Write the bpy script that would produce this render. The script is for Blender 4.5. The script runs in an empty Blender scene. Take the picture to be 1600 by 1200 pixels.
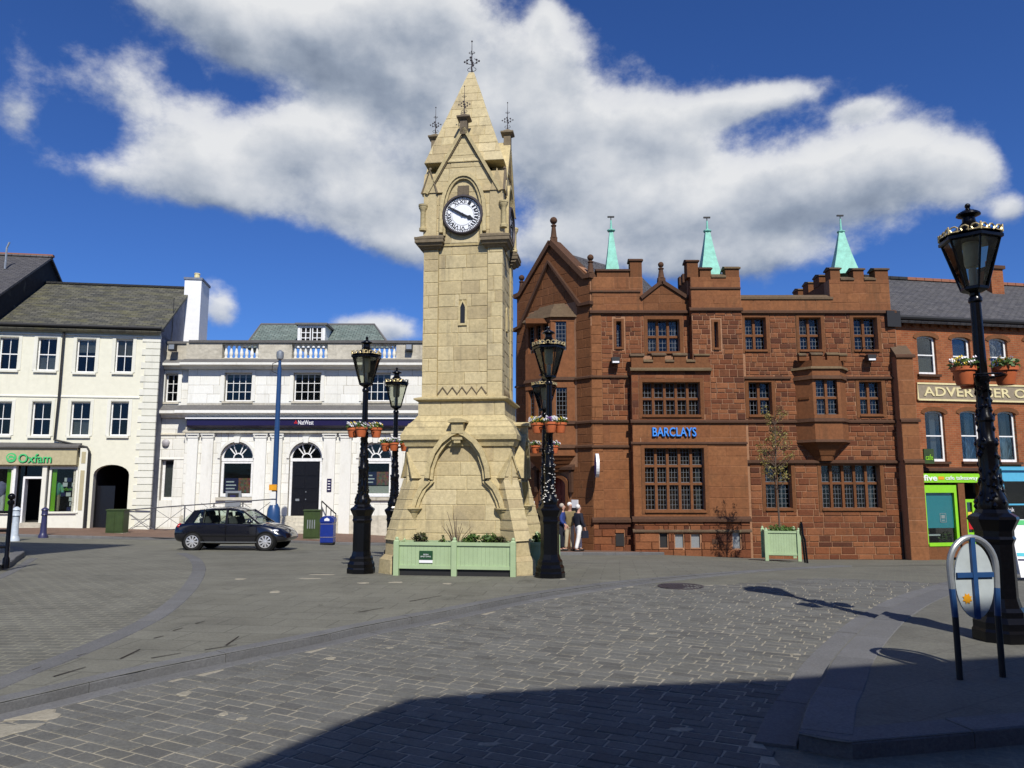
import bpy, bmesh, math, random
from mathutils import Vector, Matrix, noise
from mathutils.geometry import tessellate_polygon, delaunay_2d_cdt
random.seed(7)
R = math.radians
PI = math.pi
scene = bpy.context.scene
col = scene.collection

# ------------------------------------------------------------------ camera, world, sun, exposure
F = 1170.0; PITCH = math.atan(153 / 1170.0); CAMH = 1.85
cam = bpy.data.cameras.new('camera')
cam.sensor_width = 36; cam.sensor_fit = 'HORIZONTAL'; cam.lens = 36 * F / 1600
cam.clip_start = 0.05; cam.clip_end = 3000
camo = bpy.data.objects.new('camera', cam); col.objects.link(camo)
camo.location = (0, 0, CAMH); camo.rotation_euler = (PI / 2 + PITCH, 0, 0)
scene.camera = camo
SUN_EL = R(44.5); SUN_AZ = math.atan2(0.229, -0.973)          # compass-like angle of the sun: atan2(x, y)
SDIR = Vector((0.229 * math.cos(SUN_EL), -0.973 * math.cos(SUN_EL), math.sin(SUN_EL))).normalized()
sun = bpy.data.lights.new('sun', 'SUN'); sun.energy = 4.8; sun.angle = R(0.5); sun.color = (1, 0.955, 0.87)
suno = bpy.data.objects.new('sun', sun); col.objects.link(suno)
suno.rotation_euler = (-SDIR).to_track_quat('-Z', 'Y').to_euler()
scene.view_settings.view_transform = 'Standard'; scene.view_settings.look = 'None'
scene.view_settings.exposure = 0.0; scene.view_settings.gamma = 1.0
scene.view_settings.use_curve_mapping = False
scene.cycles.max_bounces = 5; scene.cycles.diffuse_bounces = 2; scene.cycles.glossy_bounces = 3; scene.cycles.transparent_max_bounces = 10
scene.cycles.caustics_reflective = False; scene.cycles.caustics_refractive = False


def ray(u, v):
    a = (u - 800) / F; b = (600 - v) / F
    return a, math.cos(PITCH) - b * math.sin(PITCH), math.sin(PITCH) + b * math.cos(PITCH)


def atY(u, v, Y):
    x, y, z = ray(u, v)
    return x / y * Y, CAMH + z / y * Y


class NT:
    """small helper round a node tree"""
    def __init__(s, tree): s.t = tree; s.n = tree.nodes; s.l = tree.links
    def new(s, typ, **kw):
        n = s.n.new(typ)
        for k, v in kw.items(): setattr(n, k, v)
        return n
    def put(s, sock, val):
        if isinstance(val, bpy.types.NodeSocket): s.l.new(val, sock)
        elif isinstance(val, (tuple, list)) and len(val) == 3 and sock.type == 'RGBA': sock.default_value = (*val, 1)
        else: sock.default_value = val
    def math(s, op, a, b=None, c=None, clamp=False):
        n = s.new('ShaderNodeMath', operation=op, use_clamp=clamp)
        s.put(n.inputs[0], a)
        if b is not None: s.put(n.inputs[1], b)
        if c is not None: s.put(n.inputs[2], c)
        return n.outputs[0]
    def vmath(s, op, a, b=None, c=None):
        n = s.new('ShaderNodeVectorMath', operation=op)
        s.put(n.inputs[0], a)
        if b is not None: s.put(n.inputs[1], b)
        if c is not None: s.put(n.inputs[2], c)
        return n.outputs['Value'] if op in ('DOT_PRODUCT', 'LENGTH', 'DISTANCE') else n.outputs['Vector']
    def noise(s, vec, scale, detail=4, rough=0.55, dist=0.0):
        n = s.new('ShaderNodeTexNoise')
        if vec is not None: s.l.new(vec, n.inputs['Vector'])
        n.inputs['Scale'].default_value = scale; n.inputs['Detail'].default_value = detail
        n.inputs['Roughness'].default_value = rough; n.inputs['Distortion'].default_value = dist
        return n.outputs['Fac']
    def ramp(s, fac, stops, interp='LINEAR'):
        n = s.new('ShaderNodeValToRGB'); n.color_ramp.interpolation = interp
        e = n.color_ramp.elements
        while len(e) < len(stops): e.new(0.5)
        for el, (p, c) in zip(e, stops):
            el.position = p; el.color = (*c, 1) if len(c) == 3 else c
        s.l.new(fac, n.inputs[0]); return n.outputs[0]
    def mix(s, fac, a, b, blend='MIX'):
        n = s.new('ShaderNodeMix', data_type='RGBA', blend_type=blend)
        s.put(n.inputs[0], fac); s.put(n.inputs[6], a); s.put(n.inputs[7], b)
        return n.outputs[2]
    def smooth(s, x, a, b, lo=0.0, hi=1.0):
        n = s.new('ShaderNodeMapRange', interpolation_type='SMOOTHSTEP')
        s.put(n.inputs[0], x); n.inputs[1].default_value = a; n.inputs[2].default_value = b
        n.inputs[3].default_value = lo; n.inputs[4].default_value = hi
        return n.outputs[0]


def build_world():
    w = bpy.data.worlds.new('World'); scene.world = w; w.use_nodes = True
    t = NT(w.node_tree); t.n.clear()
    out = t.new('ShaderNodeOutputWorld')
    sky = t.new('ShaderNodeTexSky'); sky.sky_type = 'NISHITA'; sky.sun_disc = False
    sky.sun_elevation = SUN_EL; sky.sun_rotation = SUN_AZ
    sky.altitude = 400; sky.air_density = 1.0; sky.dust_density = 0.3; sky.ozone_density = 4.0
    hs = t.mix(1.0, sky.outputs[0], (.43, .72, 1.27), 'MULTIPLY')
    bg = t.new('ShaderNodeBackground'); bg.inputs[1].default_value = 0.085
    t.l.new(hs, bg.inputs[0])
    d = t.new('ShaderNodeTexCoord').outputs['Generated']
    sep = t.new('ShaderNodeSeparateXYZ'); t.l.new(d, sep.inputs[0])
    az = t.math('ARCTAN2', sep.outputs[0], sep.outputs[1])
    el = t.math('ARCSINE', sep.outputs[2])
    comb = t.new('ShaderNodeCombineXYZ'); t.l.new(az, comb.inputs[0]); t.l.new(el, comb.inputs[1])
    ae = comb.outputs[0]
    blobs = [(290, 0, 120, 40, .8), (440, 35, 140, 60, .92), (590, 55, 120, 70, .95), (690, 30, 60, 60, .7), (570, 135, 90, 38, .62), (680, 140, 60, 60, .6), (380, 80, 70, 28, .4),
             (440, 215, 105, 42, .9), (290, 240, 80, 42, .72), (350, 298, 130, 30, .72), (540, 265, 115, 55, .95), (570, 335, 105, 38, .85), (640, 385, 60, 26, .75), (700, 270, 60, 60, .7),
             (800, 110, 55, 70, .75), (880, 100, 42, 52, .8), (856, 25, 20, 22, .65), (855, 215, 80, 60, .85), (1010, 195, 70, 45, .9), (950, 285, 120, 55, .9), (1080, 330, 130, 48, .9), (1060, 240, 60, 34, .65),
             (1230, 325, 135, 48, .92), (1330, 262, 85, 46, .9), (1440, 262, 78, 46, .95), (1520, 275, 40, 30, .75), (880, 380, 130, 38, .8), (1120, 408, 160, 26, .72),
             (215, 140, 80, 42, .74), (30, 180, 44, 38, .76), (1210, 150, 80, 18, .72), (1345, 170, 40, 15, .75), (345, 480, 30, 36, .9),
             (585, 515, 75, 20, .85), (1580, 325, 26, 16, .7), (130, 265, 80, 18, .36), (1120, 172, 50, 20, .6)]
    tot = None; vert = None
    for (u, v, ru, rv, wt) in blobs:
        x, y, z = ray(u, v); ln = math.sqrt(x * x + y * y + z * z)
        a = math.atan2(x, y); e = math.asin(z / ln)
        k = math.cos(math.atan((u - 800) / F))
        ia = F / ru / k; ie = F / rv
        q = t.vmath('MULTIPLY_ADD', ae, (ia, ie, 0), (-a * ia, -e * ie, 0))
        g = t.math('EXPONENT', t.math('MULTIPLY', t.vmath('DOT_PRODUCT', q, q), -0.72))
        g = t.math('MULTIPLY', g, wt)
        h = t.math('MULTIPLY', g, t.vmath('DOT_PRODUCT', q, (0.12, 1, 0)))
        tot = g if tot is None else t.math('ADD', tot, g)
        vert = h if vert is None else t.math('ADD', vert, h)
    # clouds go on round the rest of the sky
    low = t.noise(d, 2.1, 2, .5)
    front = t.smooth(sep.outputs[1], 0.5, 0.7)
    outw = t.math('MULTIPLY', t.math('SUBTRACT', 1.0, front), t.smooth(low, 0.56, 0.7))
    rel = t.math('DIVIDE', vert, t.math('ADD', tot, .12))
    tot = t.math('ADD', t.math('MINIMUM', tot, 1.25), outw)
    wd = t.vmath('MULTIPLY', d, (1, 1, 1.35))
    n1 = t.noise(wd, 5.2, 10, .62)
    dens = t.math('ADD', tot, t.math('MULTIPLY', t.math('SUBTRACT', n1, 0.5), 2.3))
    alpha = t.smooth(dens, 0.24, 0.74)
    alpha = t.math('MULTIPLY', alpha, t.smooth(dens, 0.2, 1.1, .72, 1.0))
    up = t.vmath('ADD', wd, (0.02, 0.0, 0.05))
    n2 = t.noise(up, 5.2, 4, .5)
    lit = t.math('MULTIPLY_ADD', t.math('SUBTRACT', n1, n2), 1.9, 0.75)
    lit = t.math('MULTIPLY_ADD', rel, 0.52, lit)
    thick = t.smooth(dens, 0.8, 1.7)
    lit = t.math('SUBTRACT', lit, t.math('MULTIPLY', thick, 0.16), clamp=True)
    ccol = t.ramp(lit, [(0.05, (.17, .215, .30)), (0.35, (.33, .385, .475)), (0.62, (.58, .62, .68)), (0.95, (.86, .87, .88))])
    cb = t.new('ShaderNodeBackground'); t.l.new(ccol, cb.inputs[0]); cb.inputs[1].default_value = 0.95
    mx = t.new('ShaderNodeMixShader')
    t.l.new(t.math('MULTIPLY', alpha, 0.96), mx.inputs[0]); t.l.new(bg.outputs[0], mx.inputs[1]); t.l.new(cb.outputs[0], mx.inputs[2])
    t.l.new(mx.outputs[0], out.inputs[0])
    try: w.cycles.sampling_method = 'MANUAL'; w.cycles.sample_map_resolution = 512
    except Exception: pass


build_world()

# ------------------------------------------------------------------ materials
MATS = {}


def principled(name):
    m = bpy.data.materials.new(name); m.use_nodes = True
    t = NT(m.node_tree)
    b = next(n for n in t.n if n.type == 'BSDF_PRINCIPLED')
    MATS[name] = m
    return m, t, b


def flat(name, c, rough=0.6, metal=0.0, var=0.12, nscale=9.0, bump=0.0, spec=0.5, coat=0.0):
    m, t, b = principled(name)
    co = t.new('ShaderNodeTexCoord').outputs['Object']
    n = t.noise(co, nscale, 5, .6)
    lo = tuple(x * (1 - var) for x in c); hi = tuple(min(1, x * (1 + var)) for x in c)
    t.l.new(t.ramp(n, [(0.3, lo), (0.7, hi)]), b.inputs['Base Color'])
    b.inputs['Roughness'].default_value = rough; b.inputs['Metallic'].default_value = metal
    b.inputs['Specular IOR Level'].default_value = spec
    b.inputs['Coat Weight'].default_value = coat; b.inputs['Coat Roughness'].default_value = 0.05
    if bump:
        bp = t.new('ShaderNodeBump'); bp.inputs['Strength'].default_value = bump; bp.inputs['Distance'].default_value = 0.02
        t.l.new(t.noise(co, nscale * 4, 4, .6), bp.inputs['Height']); t.l.new(bp.outputs[0], b.inputs['Normal'])
    return m


def stone(name, cols, rough=0.85, grain=14.0, bump=0.35, stain=(.3, .27, .2), stain_amt=0.5, stain_scale=.7, tonew=1.0, stretch=1.0, mott=1.0, streak=0.0):
    """masonry: colour differs from block to block (tone per piece), grain inside the block, stains over blocks"""
    m, t, b = principled(name)
    at = t.new('ShaderNodeAttribute', attribute_name='tone')
    oi = t.new('ShaderNodeObjectInfo')
    tone = t.math('FRACT', t.math('ADD', at.outputs['Fac'], t.math('MULTIPLY', oi.outputs['Random'], 0.999)))
    geo = t.new('ShaderNodeNewGeometry'); pos = geo.outputs['Position']
    if stretch != 1.0: pos = t.vmath('MULTIPLY', pos, (stretch, stretch, 1))
    if len(cols) == 1: cols = cols * 2
    k = len(cols)
    base = t.ramp(tone, [((i + .5) / k, c) for i, c in enumerate(cols)])
    if tonew < 1: base = t.mix(tonew, cols[k // 2], base)
    g = t.noise(pos, grain, 6, .65)
    base = t.mix(0.65 * mott, base, t.ramp(g, [(0.25, (.55, .55, .55)), (0.75, (1.3, 1.3, 1.3))]), 'MULTIPLY')
    g2 = t.noise(pos, 2.3, 5, .6)
    base = t.mix(0.35 * mott, base, t.ramp(g2, [(0.3, (.7, .68, .64)), (0.7, (1.2, 1.2, 1.2))]), 'MULTIPLY')
    sn = t.smooth(t.noise(pos, stain_scale, 7, .68, .4), 0.56, 0.74)
    base = t.mix(t.math('MULTIPLY', sn, stain_amt), base, stain)
    if streak:
        sv = t.vmath('MULTIPLY', geo.outputs['Position'], (4.5, 4.5, .38))
        sk = t.math('MULTIPLY', t.smooth(t.noise(sv, 1.0, 6, .62), .5, .72), t.smooth(t.noise(geo.outputs['Position'], .45, 3, .5), .42, .6))
        base = t.mix(t.math('MULTIPLY', sk, streak), base, tuple(c * .8 for c in stain))
    t.l.new(base, b.inputs['Base Color'])
    b.inputs['Roughness'].default_value = rough; b.inputs['Specular IOR Level'].default_value = 0.25
    bp = t.new('ShaderNodeBump'); bp.inputs['Strength'].default_value = bump; bp.inputs['Distance'].default_value = 0.02
    t.l.new(t.noise(pos, grain * 1.6, 5, .65), bp.inputs['Height']); t.l.new(bp.outputs[0], b.inputs['Normal'])
    return m


def slates(name, c1, c2, moss, w=.3, h=.14, mossamt=.5):
    """roof slates: object space, x along the eave, y up the slope"""
    m, t, b = principled(name)
    co = t.new('ShaderNodeTexCoord').outputs['Object']
    br = t.new('ShaderNodeTexBrick'); t.l.new(co, br.inputs[0])
    br.inputs['Scale'].default_value = 1.0; br.inputs['Brick Width'].default_value = w; br.inputs['Row Height'].default_value = h
    br.inputs['Mortar Size'].default_value = .012; br.inputs['Mortar Smooth'].default_value = .3
    br.inputs['Color1'].default_value = (*c1, 1); br.inputs['Color2'].default_value = (*c2, 1); br.inputs['Mortar'].default_value = (.012, .012, .012, 1)
    base = t.mix(.6, br.outputs['Color'], t.ramp(t.noise(co, 3.2, 8, .75), [(.3, (.35, .35, .35)), (.7, (1.9, 1.9, 1.9))]), 'MULTIPLY')
    st = t.vmath('MULTIPLY', co, (.5, 1.8, 1))
    base = t.mix(t.math('MULTIPLY', t.smooth(t.noise(st, 1.3, 7, .72), .45, .68), mossamt), base, moss)
    t.l.new(base, b.inputs['Base Color']); b.inputs['Roughness'].default_value = .75
    bp = t.new('ShaderNodeBump'); bp.inputs['Strength'].default_value = .8; bp.inputs['Distance'].default_value = .03
    hgt = t.math('ADD', t.math('MULTIPLY', br.outputs['Fac'], -1.0), t.noise(co, 5, 4, .6))
    t.l.new(hgt, bp.inputs['Height']); t.l.new(bp.outputs[0], b.inputs['Normal'])
    return m


def bricks(name, c1, c2, mortar, w=.23, h=.085):
    m, t, b = principled(name)
    co = t.new('ShaderNodeTexCoord').outputs['Object']
    sp = t.new('ShaderNodeSeparateXYZ'); t.l.new(co, sp.inputs[0])
    cb = t.new('ShaderNodeCombineXYZ'); t.l.new(sp.outputs[0], cb.inputs[0]); t.l.new(sp.outputs[2], cb.inputs[1])
    br = t.new('ShaderNodeTexBrick'); t.l.new(cb.outputs[0], br.inputs[0])
    br.inputs['Scale'].default_value = 1.0; br.inputs['Brick Width'].default_value = w; br.inputs['Row Height'].default_value = h
    br.inputs['Mortar Size'].default_value = .008; br.inputs['Mortar Smooth'].default_value = .2; br.inputs['Bias'].default_value = -.1
    br.inputs['Color1'].default_value = (*c1, 1); br.inputs['Color2'].default_value = (*c2, 1); br.inputs['Mortar'].default_value = (*mortar, 1)
    base = t.mix(.7, br.outputs['Color'], t.ramp(t.noise(co, 2.2, 6, .7), [(.3, (.62, .6, .58)), (.7, (1.3, 1.3, 1.3))]), 'MULTIPLY')
    t.l.new(base, b.inputs['Base Color']); b.inputs['Roughness'].default_value = .85; b.inputs['Specular IOR Level'].default_value = .2
    bp = t.new('ShaderNodeBump'); bp.inputs['Strength'].default_value = .6; bp.inputs['Distance'].default_value = .015
    t.l.new(t.math('MULTIPLY', br.outputs['Fac'], -1.0), bp.inputs['Height']); t.l.new(bp.outputs[0], b.inputs['Normal'])
    return m


def glass(name, tint=(.55, .6, .6), refl=1.0, wav=.02):
    m, t, b = principled(name); t.n.remove(b)
    out = next(n for n in t.n if n.type == 'OUTPUT_MATERIAL')
    tr = t.new('ShaderNodeBsdfTransparent'); tr.inputs[0].default_value = (*tint, 1)
    gl = t.new('ShaderNodeBsdfGlossy'); gl.inputs['Roughness'].default_value = .03
    co = t.new('ShaderNodeTexCoord').outputs['Object']
    oi = t.new('ShaderNodeObjectInfo')
    fr = t.new('ShaderNodeFresnel'); fr.inputs[0].default_value = 1.5
    geo = t.new('ShaderNodeNewGeometry')
    tilt = t.new('ShaderNodeCombineXYZ')
    r1 = t.math('SUBTRACT', oi.outputs['Random'], .5); t.l.new(t.math('MULTIPLY', r1, .05), tilt.inputs[0])
    r2 = t.math('SUBTRACT', t.math('FRACT', t.math('MULTIPLY', oi.outputs['Random'], 17.3)), .5); t.l.new(t.math('MULTIPLY', r2, .05), tilt.inputs[2])
    bp = t.new('ShaderNodeBump'); bp.inputs['Strength'].default_value = wav; bp.inputs['Distance'].default_value = .1
    t.l.new(t.noise(co, 3, 2), bp.inputs['Height'])
    nn = t.vmath('NORMALIZE', t.vmath('ADD', bp.outputs[0], tilt.outputs[0]))
    t.l.new(nn, gl.inputs['Normal'])
    mx = t.new('ShaderNodeMixShader')
    t.l.new(t.math('MULTIPLY', fr.outputs[0], refl, clamp=True), mx.inputs[0])
    t.l.new(tr.outputs[0], mx.inputs[1]); t.l.new(gl.outputs[0], mx.inputs[2]); t.l.new(mx.outputs[0], out.inputs[0])
    return m


def leafmat(name, c1, c2):
    m, t, b = principled(name)
    oi = t.new('ShaderNodeNewGeometry')
    t.l.new(t.ramp(oi.outputs['Random Per Island'], [(0, c1), (1, c2)]), b.inputs['Base Color'])
    b.inputs['Roughness'].default_value = .55
    b.inputs['Transmission Weight'].default_value = 0.0
    return m


def paving(name, c1, c2, joint, w, h, rot, bias=0.0, rough=.8, jw=.012, strength=.5, stain=.5):
    """far paving: the joints of the pieces, too far off to tell apart"""
    m, t, b = principled(name)
    pos = t.new('ShaderNodeNewGeometry').outputs['Position']
    mp = t.new('ShaderNodeMapping'); mp.inputs['Rotation'].default_value = (0, 0, rot); t.l.new(pos, mp.inputs[0])
    br = t.new('ShaderNodeTexBrick'); t.l.new(mp.outputs[0], br.inputs[0])
    br.inputs['Scale'].default_value = 1; br.inputs['Brick Width'].default_value = w; br.inputs['Row Height'].default_value = h
    br.inputs['Mortar Size'].default_value = jw; br.inputs['Mortar Smooth'].default_value = .2
    br.inputs['Color1'].default_value = (*c1, 1); br.inputs['Color2'].default_value = (*c2, 1); br.inputs['Mortar'].default_value = (*joint, 1)
    base = t.mix(strength, t.mix(.5, c1, c2), br.outputs['Color'])
    base = t.mix(.8, base, t.ramp(t.noise(pos, .9, 8, .7, .4), [(.3, (.72, .71, .7)), (.7, (1.22, 1.22, 1.2))]), 'MULTIPLY')
    base = t.mix(.6, base, t.ramp(t.noise(pos, 28, 4, .7), [(.3, (.65, .65, .65)), (.7, (1.3, 1.3, 1.3))]), 'MULTIPLY')
    sn = t.smooth(t.noise(pos, .55, 8, .75, .6), .57, .66)
    base = t.mix(t.math('MULTIPLY', sn, stain), base, tuple(x * .55 for x in c1))
    sp = t.smooth(t.noise(pos, 3.1, 3, .5), .74, .77)
    base = t.mix(t.math('MULTIPLY', sp, .5), base, (.32, .31, .28))
    t.l.new(base, b.inputs['Base Color']); b.inputs['Roughness'].default_value = rough; b.inputs['Specular IOR Level'].default_value = .3
    bp = t.new('ShaderNodeBump'); bp.inputs['Strength'].default_value = .35; bp.inputs['Distance'].default_value = .012
    t.l.new(t.math('ADD', t.math('MULTIPLY', br.outputs['Fac'], -.7 * strength), t.noise(pos, 40, 4, .7)), bp.inputs['Height'])
    t.l.new(bp.outputs[0], b.inputs['Normal'])
    return m


stone('tower_stone', [(0.437, 0.354, 0.204), (0.557, 0.463, 0.27), (0.513, 0.422, 0.238), (0.596, 0.502, 0.302), (0.538, 0.451, 0.261), (0.57, 0.473, 0.27)], stain=(0.265, 0.223, 0.149), stain_amt=.6, stain_scale=1.3, streak=0.6, mott=.8)
stone('tower_trim', [(0.560, 0.464, 0.257), (0.499, 0.414, 0.228)], stain=(0.163, 0.134, 0.089), stain_amt=.6, stain_scale=1.6, streak=0.5)
stone('tower_mortar', [(0.451, 0.363, 0.185)])
stone('weathered_shade_trim', [(.15, .12, .085), (.2, .16, .105)], stain=(.08, .07, .05), stain_amt=.6, stain_scale=2)  # weathered stone; also puts shade under copings and cornices into colour
RED = [(.088, .031, .016), (.215, .08, .032), (.155, .051, .022), (.27, .107, .046), (.12, .039, .018), (.195, .065, .026), (.24, .092, .038)]
stone('red_stone', RED, grain=13, stain=(.1, .05, .032), stain_amt=.55, stain_scale=1.0, bump=.6, streak=0.4)
stone('red_ashlar', [(0.234, 0.094, 0.037), (0.250, 0.104, 0.042), (0.217, 0.086, 0.035)], grain=9, stain=(0.131, 0.066, 0.030), stain_amt=.6, stain_scale=.8, bump=.2, streak=0.55)
stone('red_trim', [(0.184, 0.075, 0.030), (0.160, 0.063, 0.024)], stain=(0.082, 0.044, 0.020), stain_amt=.65, stain_scale=1.2, streak=0.5)
stone('red_dark', [(.1, .05, .028), (.08, .04, .024)], stain=(.06, .05, .03), stain_amt=.7, stain_scale=2.4)
stone('red_mortar', [(0.340, 0.180, 0.100), (0.365, 0.198, 0.115)])
stone('lichen_coping', [(.16, .11, .06), (.12, .08, .05)], stain=(.2, .18, .09), stain_amt=.7, stain_scale=2.6)
stone('portland', [(0.776, 0.764, 0.701), (0.808, 0.795, 0.733), (0.746, 0.734, 0.665), (0.828, 0.822, 0.764)], grain=6, bump=.12, stain=(0.605, 0.575, 0.481), stain_amt=.35, stain_scale=.6, stretch=2.2, mott=.22, streak=0.5)
stone('portland_dirty', [(.52, .48, .39), (.6, .56, .46)], grain=7, bump=.2, stain=(.22, .2, .155), stain_amt=.75, stain_scale=1.2, stretch=.6, streak=0.5)
stone('portland_mortar', [(.5, .47, .4)])
stone('lead_grey', [(.13, .125, .12), (.17, .165, .16)], stain=(.07, .065, .06), stain_scale=1.5)
stone('stucco', [(0.763, 0.743, 0.601), (0.781, 0.761, 0.630)], grain=5, bump=.08, stain=(0.688, 0.658, 0.514), stain_amt=.35, stain_scale=.5, mott=.22, streak=0.35)
stone('stucco_trim', [(0.763, 0.752, 0.660), (0.735, 0.724, 0.621)], grain=6, bump=.08, stain=(0.558, 0.536, 0.446), stain_amt=.35, stain_scale=1.2, mott=.22, streak=0.3)
stone('grey_render', [(.2, .225, .29), (.19, .21, .27)], grain=5, bump=.1, stain=(.14, .15, .19), stain_scale=.8)
stone('white_render', [(.84, .84, .84)], grain=5, bump=.1, stain=(.6, .58, .55), stain_amt=.3, mott=.22)
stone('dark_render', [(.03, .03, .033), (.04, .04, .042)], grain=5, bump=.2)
stone('sett_stone', [(0.130, 0.129, 0.117), (0.156, 0.155, 0.141), (0.143, 0.142, 0.130), (0.116, 0.114, 0.105), (0.165, 0.162, 0.145), (0.150, 0.149, 0.135)], grain=30, bump=.5, stain=(0.176, 0.165, 0.130), stain_amt=.5, stain_scale=.6)
stone('kerb_stone', [(0.141, 0.141, 0.141), (0.167, 0.167, 0.167), (0.154, 0.154, 0.152)], grain=40, bump=.3, stain=(0.097, 0.097, 0.085), stain_scale=.8)
stone('sett_mortar', [(0.342, 0.310, 0.240), (0.310, 0.285, 0.223)], grain=30, stain=(0.207, 0.192, 0.159), stain_scale=.5)
paving('road_paving', (0.146, 0.143, 0.114), (0.162, 0.159, 0.129), (0.227, 0.216, 0.158), .3, .16, R(27), strength=.35)
paving('square_paving', (0.157, 0.153, 0.124), (0.171, 0.167, 0.137), (0.108, 0.106, 0.086), .75, .5, R(8), strength=.9, jw=.012, stain=.75)
paving('left_setts', (0.125, 0.123, 0.104), (0.155, 0.152, 0.128), (0.235, 0.225, 0.171), .28, .15, R(3), strength=.85, jw=.014)
paving('pavement_red', (.17, .105, .075), (.2, .125, .09), (.1, .075, .06), .6, .45, 0, strength=.5)
paving('pavement_grey', (0.140, 0.137, 0.115), (0.155, 0.152, 0.128), (0.080, 0.080, 0.068), .9, .6, R(-30), strength=.3)
paving('far_ground', (0.100, 0.100, 0.086), (0.120, 0.120, 0.099), (0.100, 0.100, 0.090), 1, 1, 0, strength=.2)
slates('slate_mossy', (.045, .045, .038), (.11, .105, .08), (.15, .14, .055), h=.17, w=.36, mossamt=.65)
slates('slate_green', (.12, .16, .14), (.17, .21, .185), (.2, .23, .2), mossamt=.3)
slates('slate_dark', (.06, .058, .062), (.09, .085, .085), (.1, .095, .08), mossamt=.3)
bricks('orange_brick', (.32, .105, .04), (.24, .07, .028), (.3, .17, .09))
glass('window_glass', (.74, .77, .77), .8); glass('clear_glass', (.86, .9, .88), .5); glass('lamp_glass', (.72, .74, .66), 1.3); glass('car_glass', (.72, .8, .74), .5)
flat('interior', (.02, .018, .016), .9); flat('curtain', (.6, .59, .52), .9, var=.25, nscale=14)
flat('white_paint', (.82, .82, .8), .4); flat('cream_paint', (.75, .72, .56), .5); flat('olive_paint', (.46, .4, .24), .5)
flat('black_iron', (.003, .003, .004), .22, var=.3, nscale=30, bump=.05, spec=.3); flat('black_gloss', (.003, .003, .004), .1, var=.3, nscale=30, spec=.6); flat('black_matt', (.012, .012, .013), .6)
flat('gold', (.62, .5, .26), .35, .5, var=.3, nscale=40); flat('lead_line', (.16, .17, .18), .45, .3)
flat('dial_white', (.88, .9, .93), .3, var=.02); flat('dial_black', (.01, .01, .012), .4); flat('rusty_iron', (.06, .05, .055), .6, .3)
flat('copper_green', (.21, .54, .42), .6, var=.2, nscale=6); flat('purple_sign', (.014, .009, .055), .3, var=.06); flat('sign_white', (.85, .85, .86), .4, var=.03)
flat('dark_door', (.008, .008, .011), .25); flat('red_door', (.2, .03, .012), .4, var=.3, nscale=5); flat('letter_blue', (.06, .28, .8), .35, var=.04)
flat('letter_blue_side', (.01, .03, .25), .4); flat('oxfam_green', (.07, .5, .16), .4, var=.05); flat('lime', (.26, .62, .02), .4, var=.06)
flat('sky_blind', (.07, .5, .6), .6, var=.04); flat('blue_shop', (.1, .42, .62), .4, var=.06); flat('letter_cream', (.72, .62, .33), .6); flat('sign_grey', (.27, .22, .15), .7)
flat('plate_grey', (.42, .47, .48), .5, var=.08); flat('blue_paint', (.02, .065, .18), .35, var=.1); flat('bin_blue', (.01, .03, .22), .35); flat('cabinet_green', (.035, .06, .014), .5, var=.25, nscale=4)
flat('planter_green', (.36, .47, .27), .5, var=.08, nscale=3, bump=.1); flat('soil', (.03, .022, .015), .95); flat('terracotta', (.5, .12, .035), .7, var=.15)
flat('orange_box', (.75, .33, .01), .5); flat('grey_metal', (.35, .37, .38), .4, .5); flat('lamp_white', (.75, .72, .6), .5); flat('bollard_grey', (.5, .56, .62), .4)
flat('bollard_navy', (.03, .03, .09), .4); flat('tyre', (.012, .012, .012), .8); flat('alloy', (.75, .75, .77), .3, .6, var=.05); flat('car_black', (.004, .004, .009), .16, spec=.6, coat=1.0, var=.02)
flat('car_trim', (.004, .004, .004), .7, spec=.2); flat('headlight', (.8, .82, .85), .1, .3); flat('seat_fabric', (.04, .04, .045), .9); flat('red_lamp', (.35, .01, .01), .2)
flat('skin', (.5, .27, .19), .6, var=.06); flat('hair_white', (.75, .72, .68), .8); flat('hair_grey', (.42, .36, .3), .8); flat('cloth_blue', (.02, .045, .2), .85); flat('cloth_navy', (.008, .01, .022), .85)
flat('cloth_white', (.8, .79, .76), .8); flat('cloth_beige', (.5, .43, .3), .85); flat('cloth_olive', (.22, .17, .08), .85); flat('shoe', (.02, .015, .012), .5); flat('cloth_lilac', (.26, .25, .42), .85)
leafmat('leaf_green', (.03, .075, .012), (.10, .17, .03)); leafmat('leaf_dark', (.03, .02, .012), (.05, .07, .015)); leafmat('leaf_bronze', (.2, .13, .03), (.24, .23, .06))
leafmat('petal_white', (.8, .8, .75), (.85, .8, .9)); leafmat('petal_yellow', (.75, .5, .02), (.8, .65, .1)); leafmat('petal_purple', (.12, .04, .3), (.3, .1, .4)); flat('bark', (.1, .07, .05), .9)
flat('poster_navy', (.02, .02, .09), .4, var=.03); flat('paper', (.78, .78, .74), .7, var=.04); flat('alarm_grey', (.4, .38, .4), .5); flat('plate_green', (.01, .06, .02), .5)
flat('scaff_steel', (.07, .07, .08), .5, .2); flat('ridge_tile', (.28, .11, .06), .8); flat('red_paint', (.55, .02, .02), .4); flat('bottle_glass', (.02, .02, .03), .2)


def poster_mat():
    m, t, b = principled('poster_photo')
    co = t.new('ShaderNodeTexCoord').outputs['Object']
    v = t.new('ShaderNodeTexVoronoi'); t.l.new(co, v.inputs[0]); v.inputs['Scale'].default_value = 7
    t.l.new(t.mix(.75, (.5, .22, .14), v.outputs['Color'], 'MULTIPLY'), b.inputs['Base Color']); b.inputs['Roughness'].default_value = .5


poster_mat()

# ------------------------------------------------------------------ mesh helpers


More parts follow.
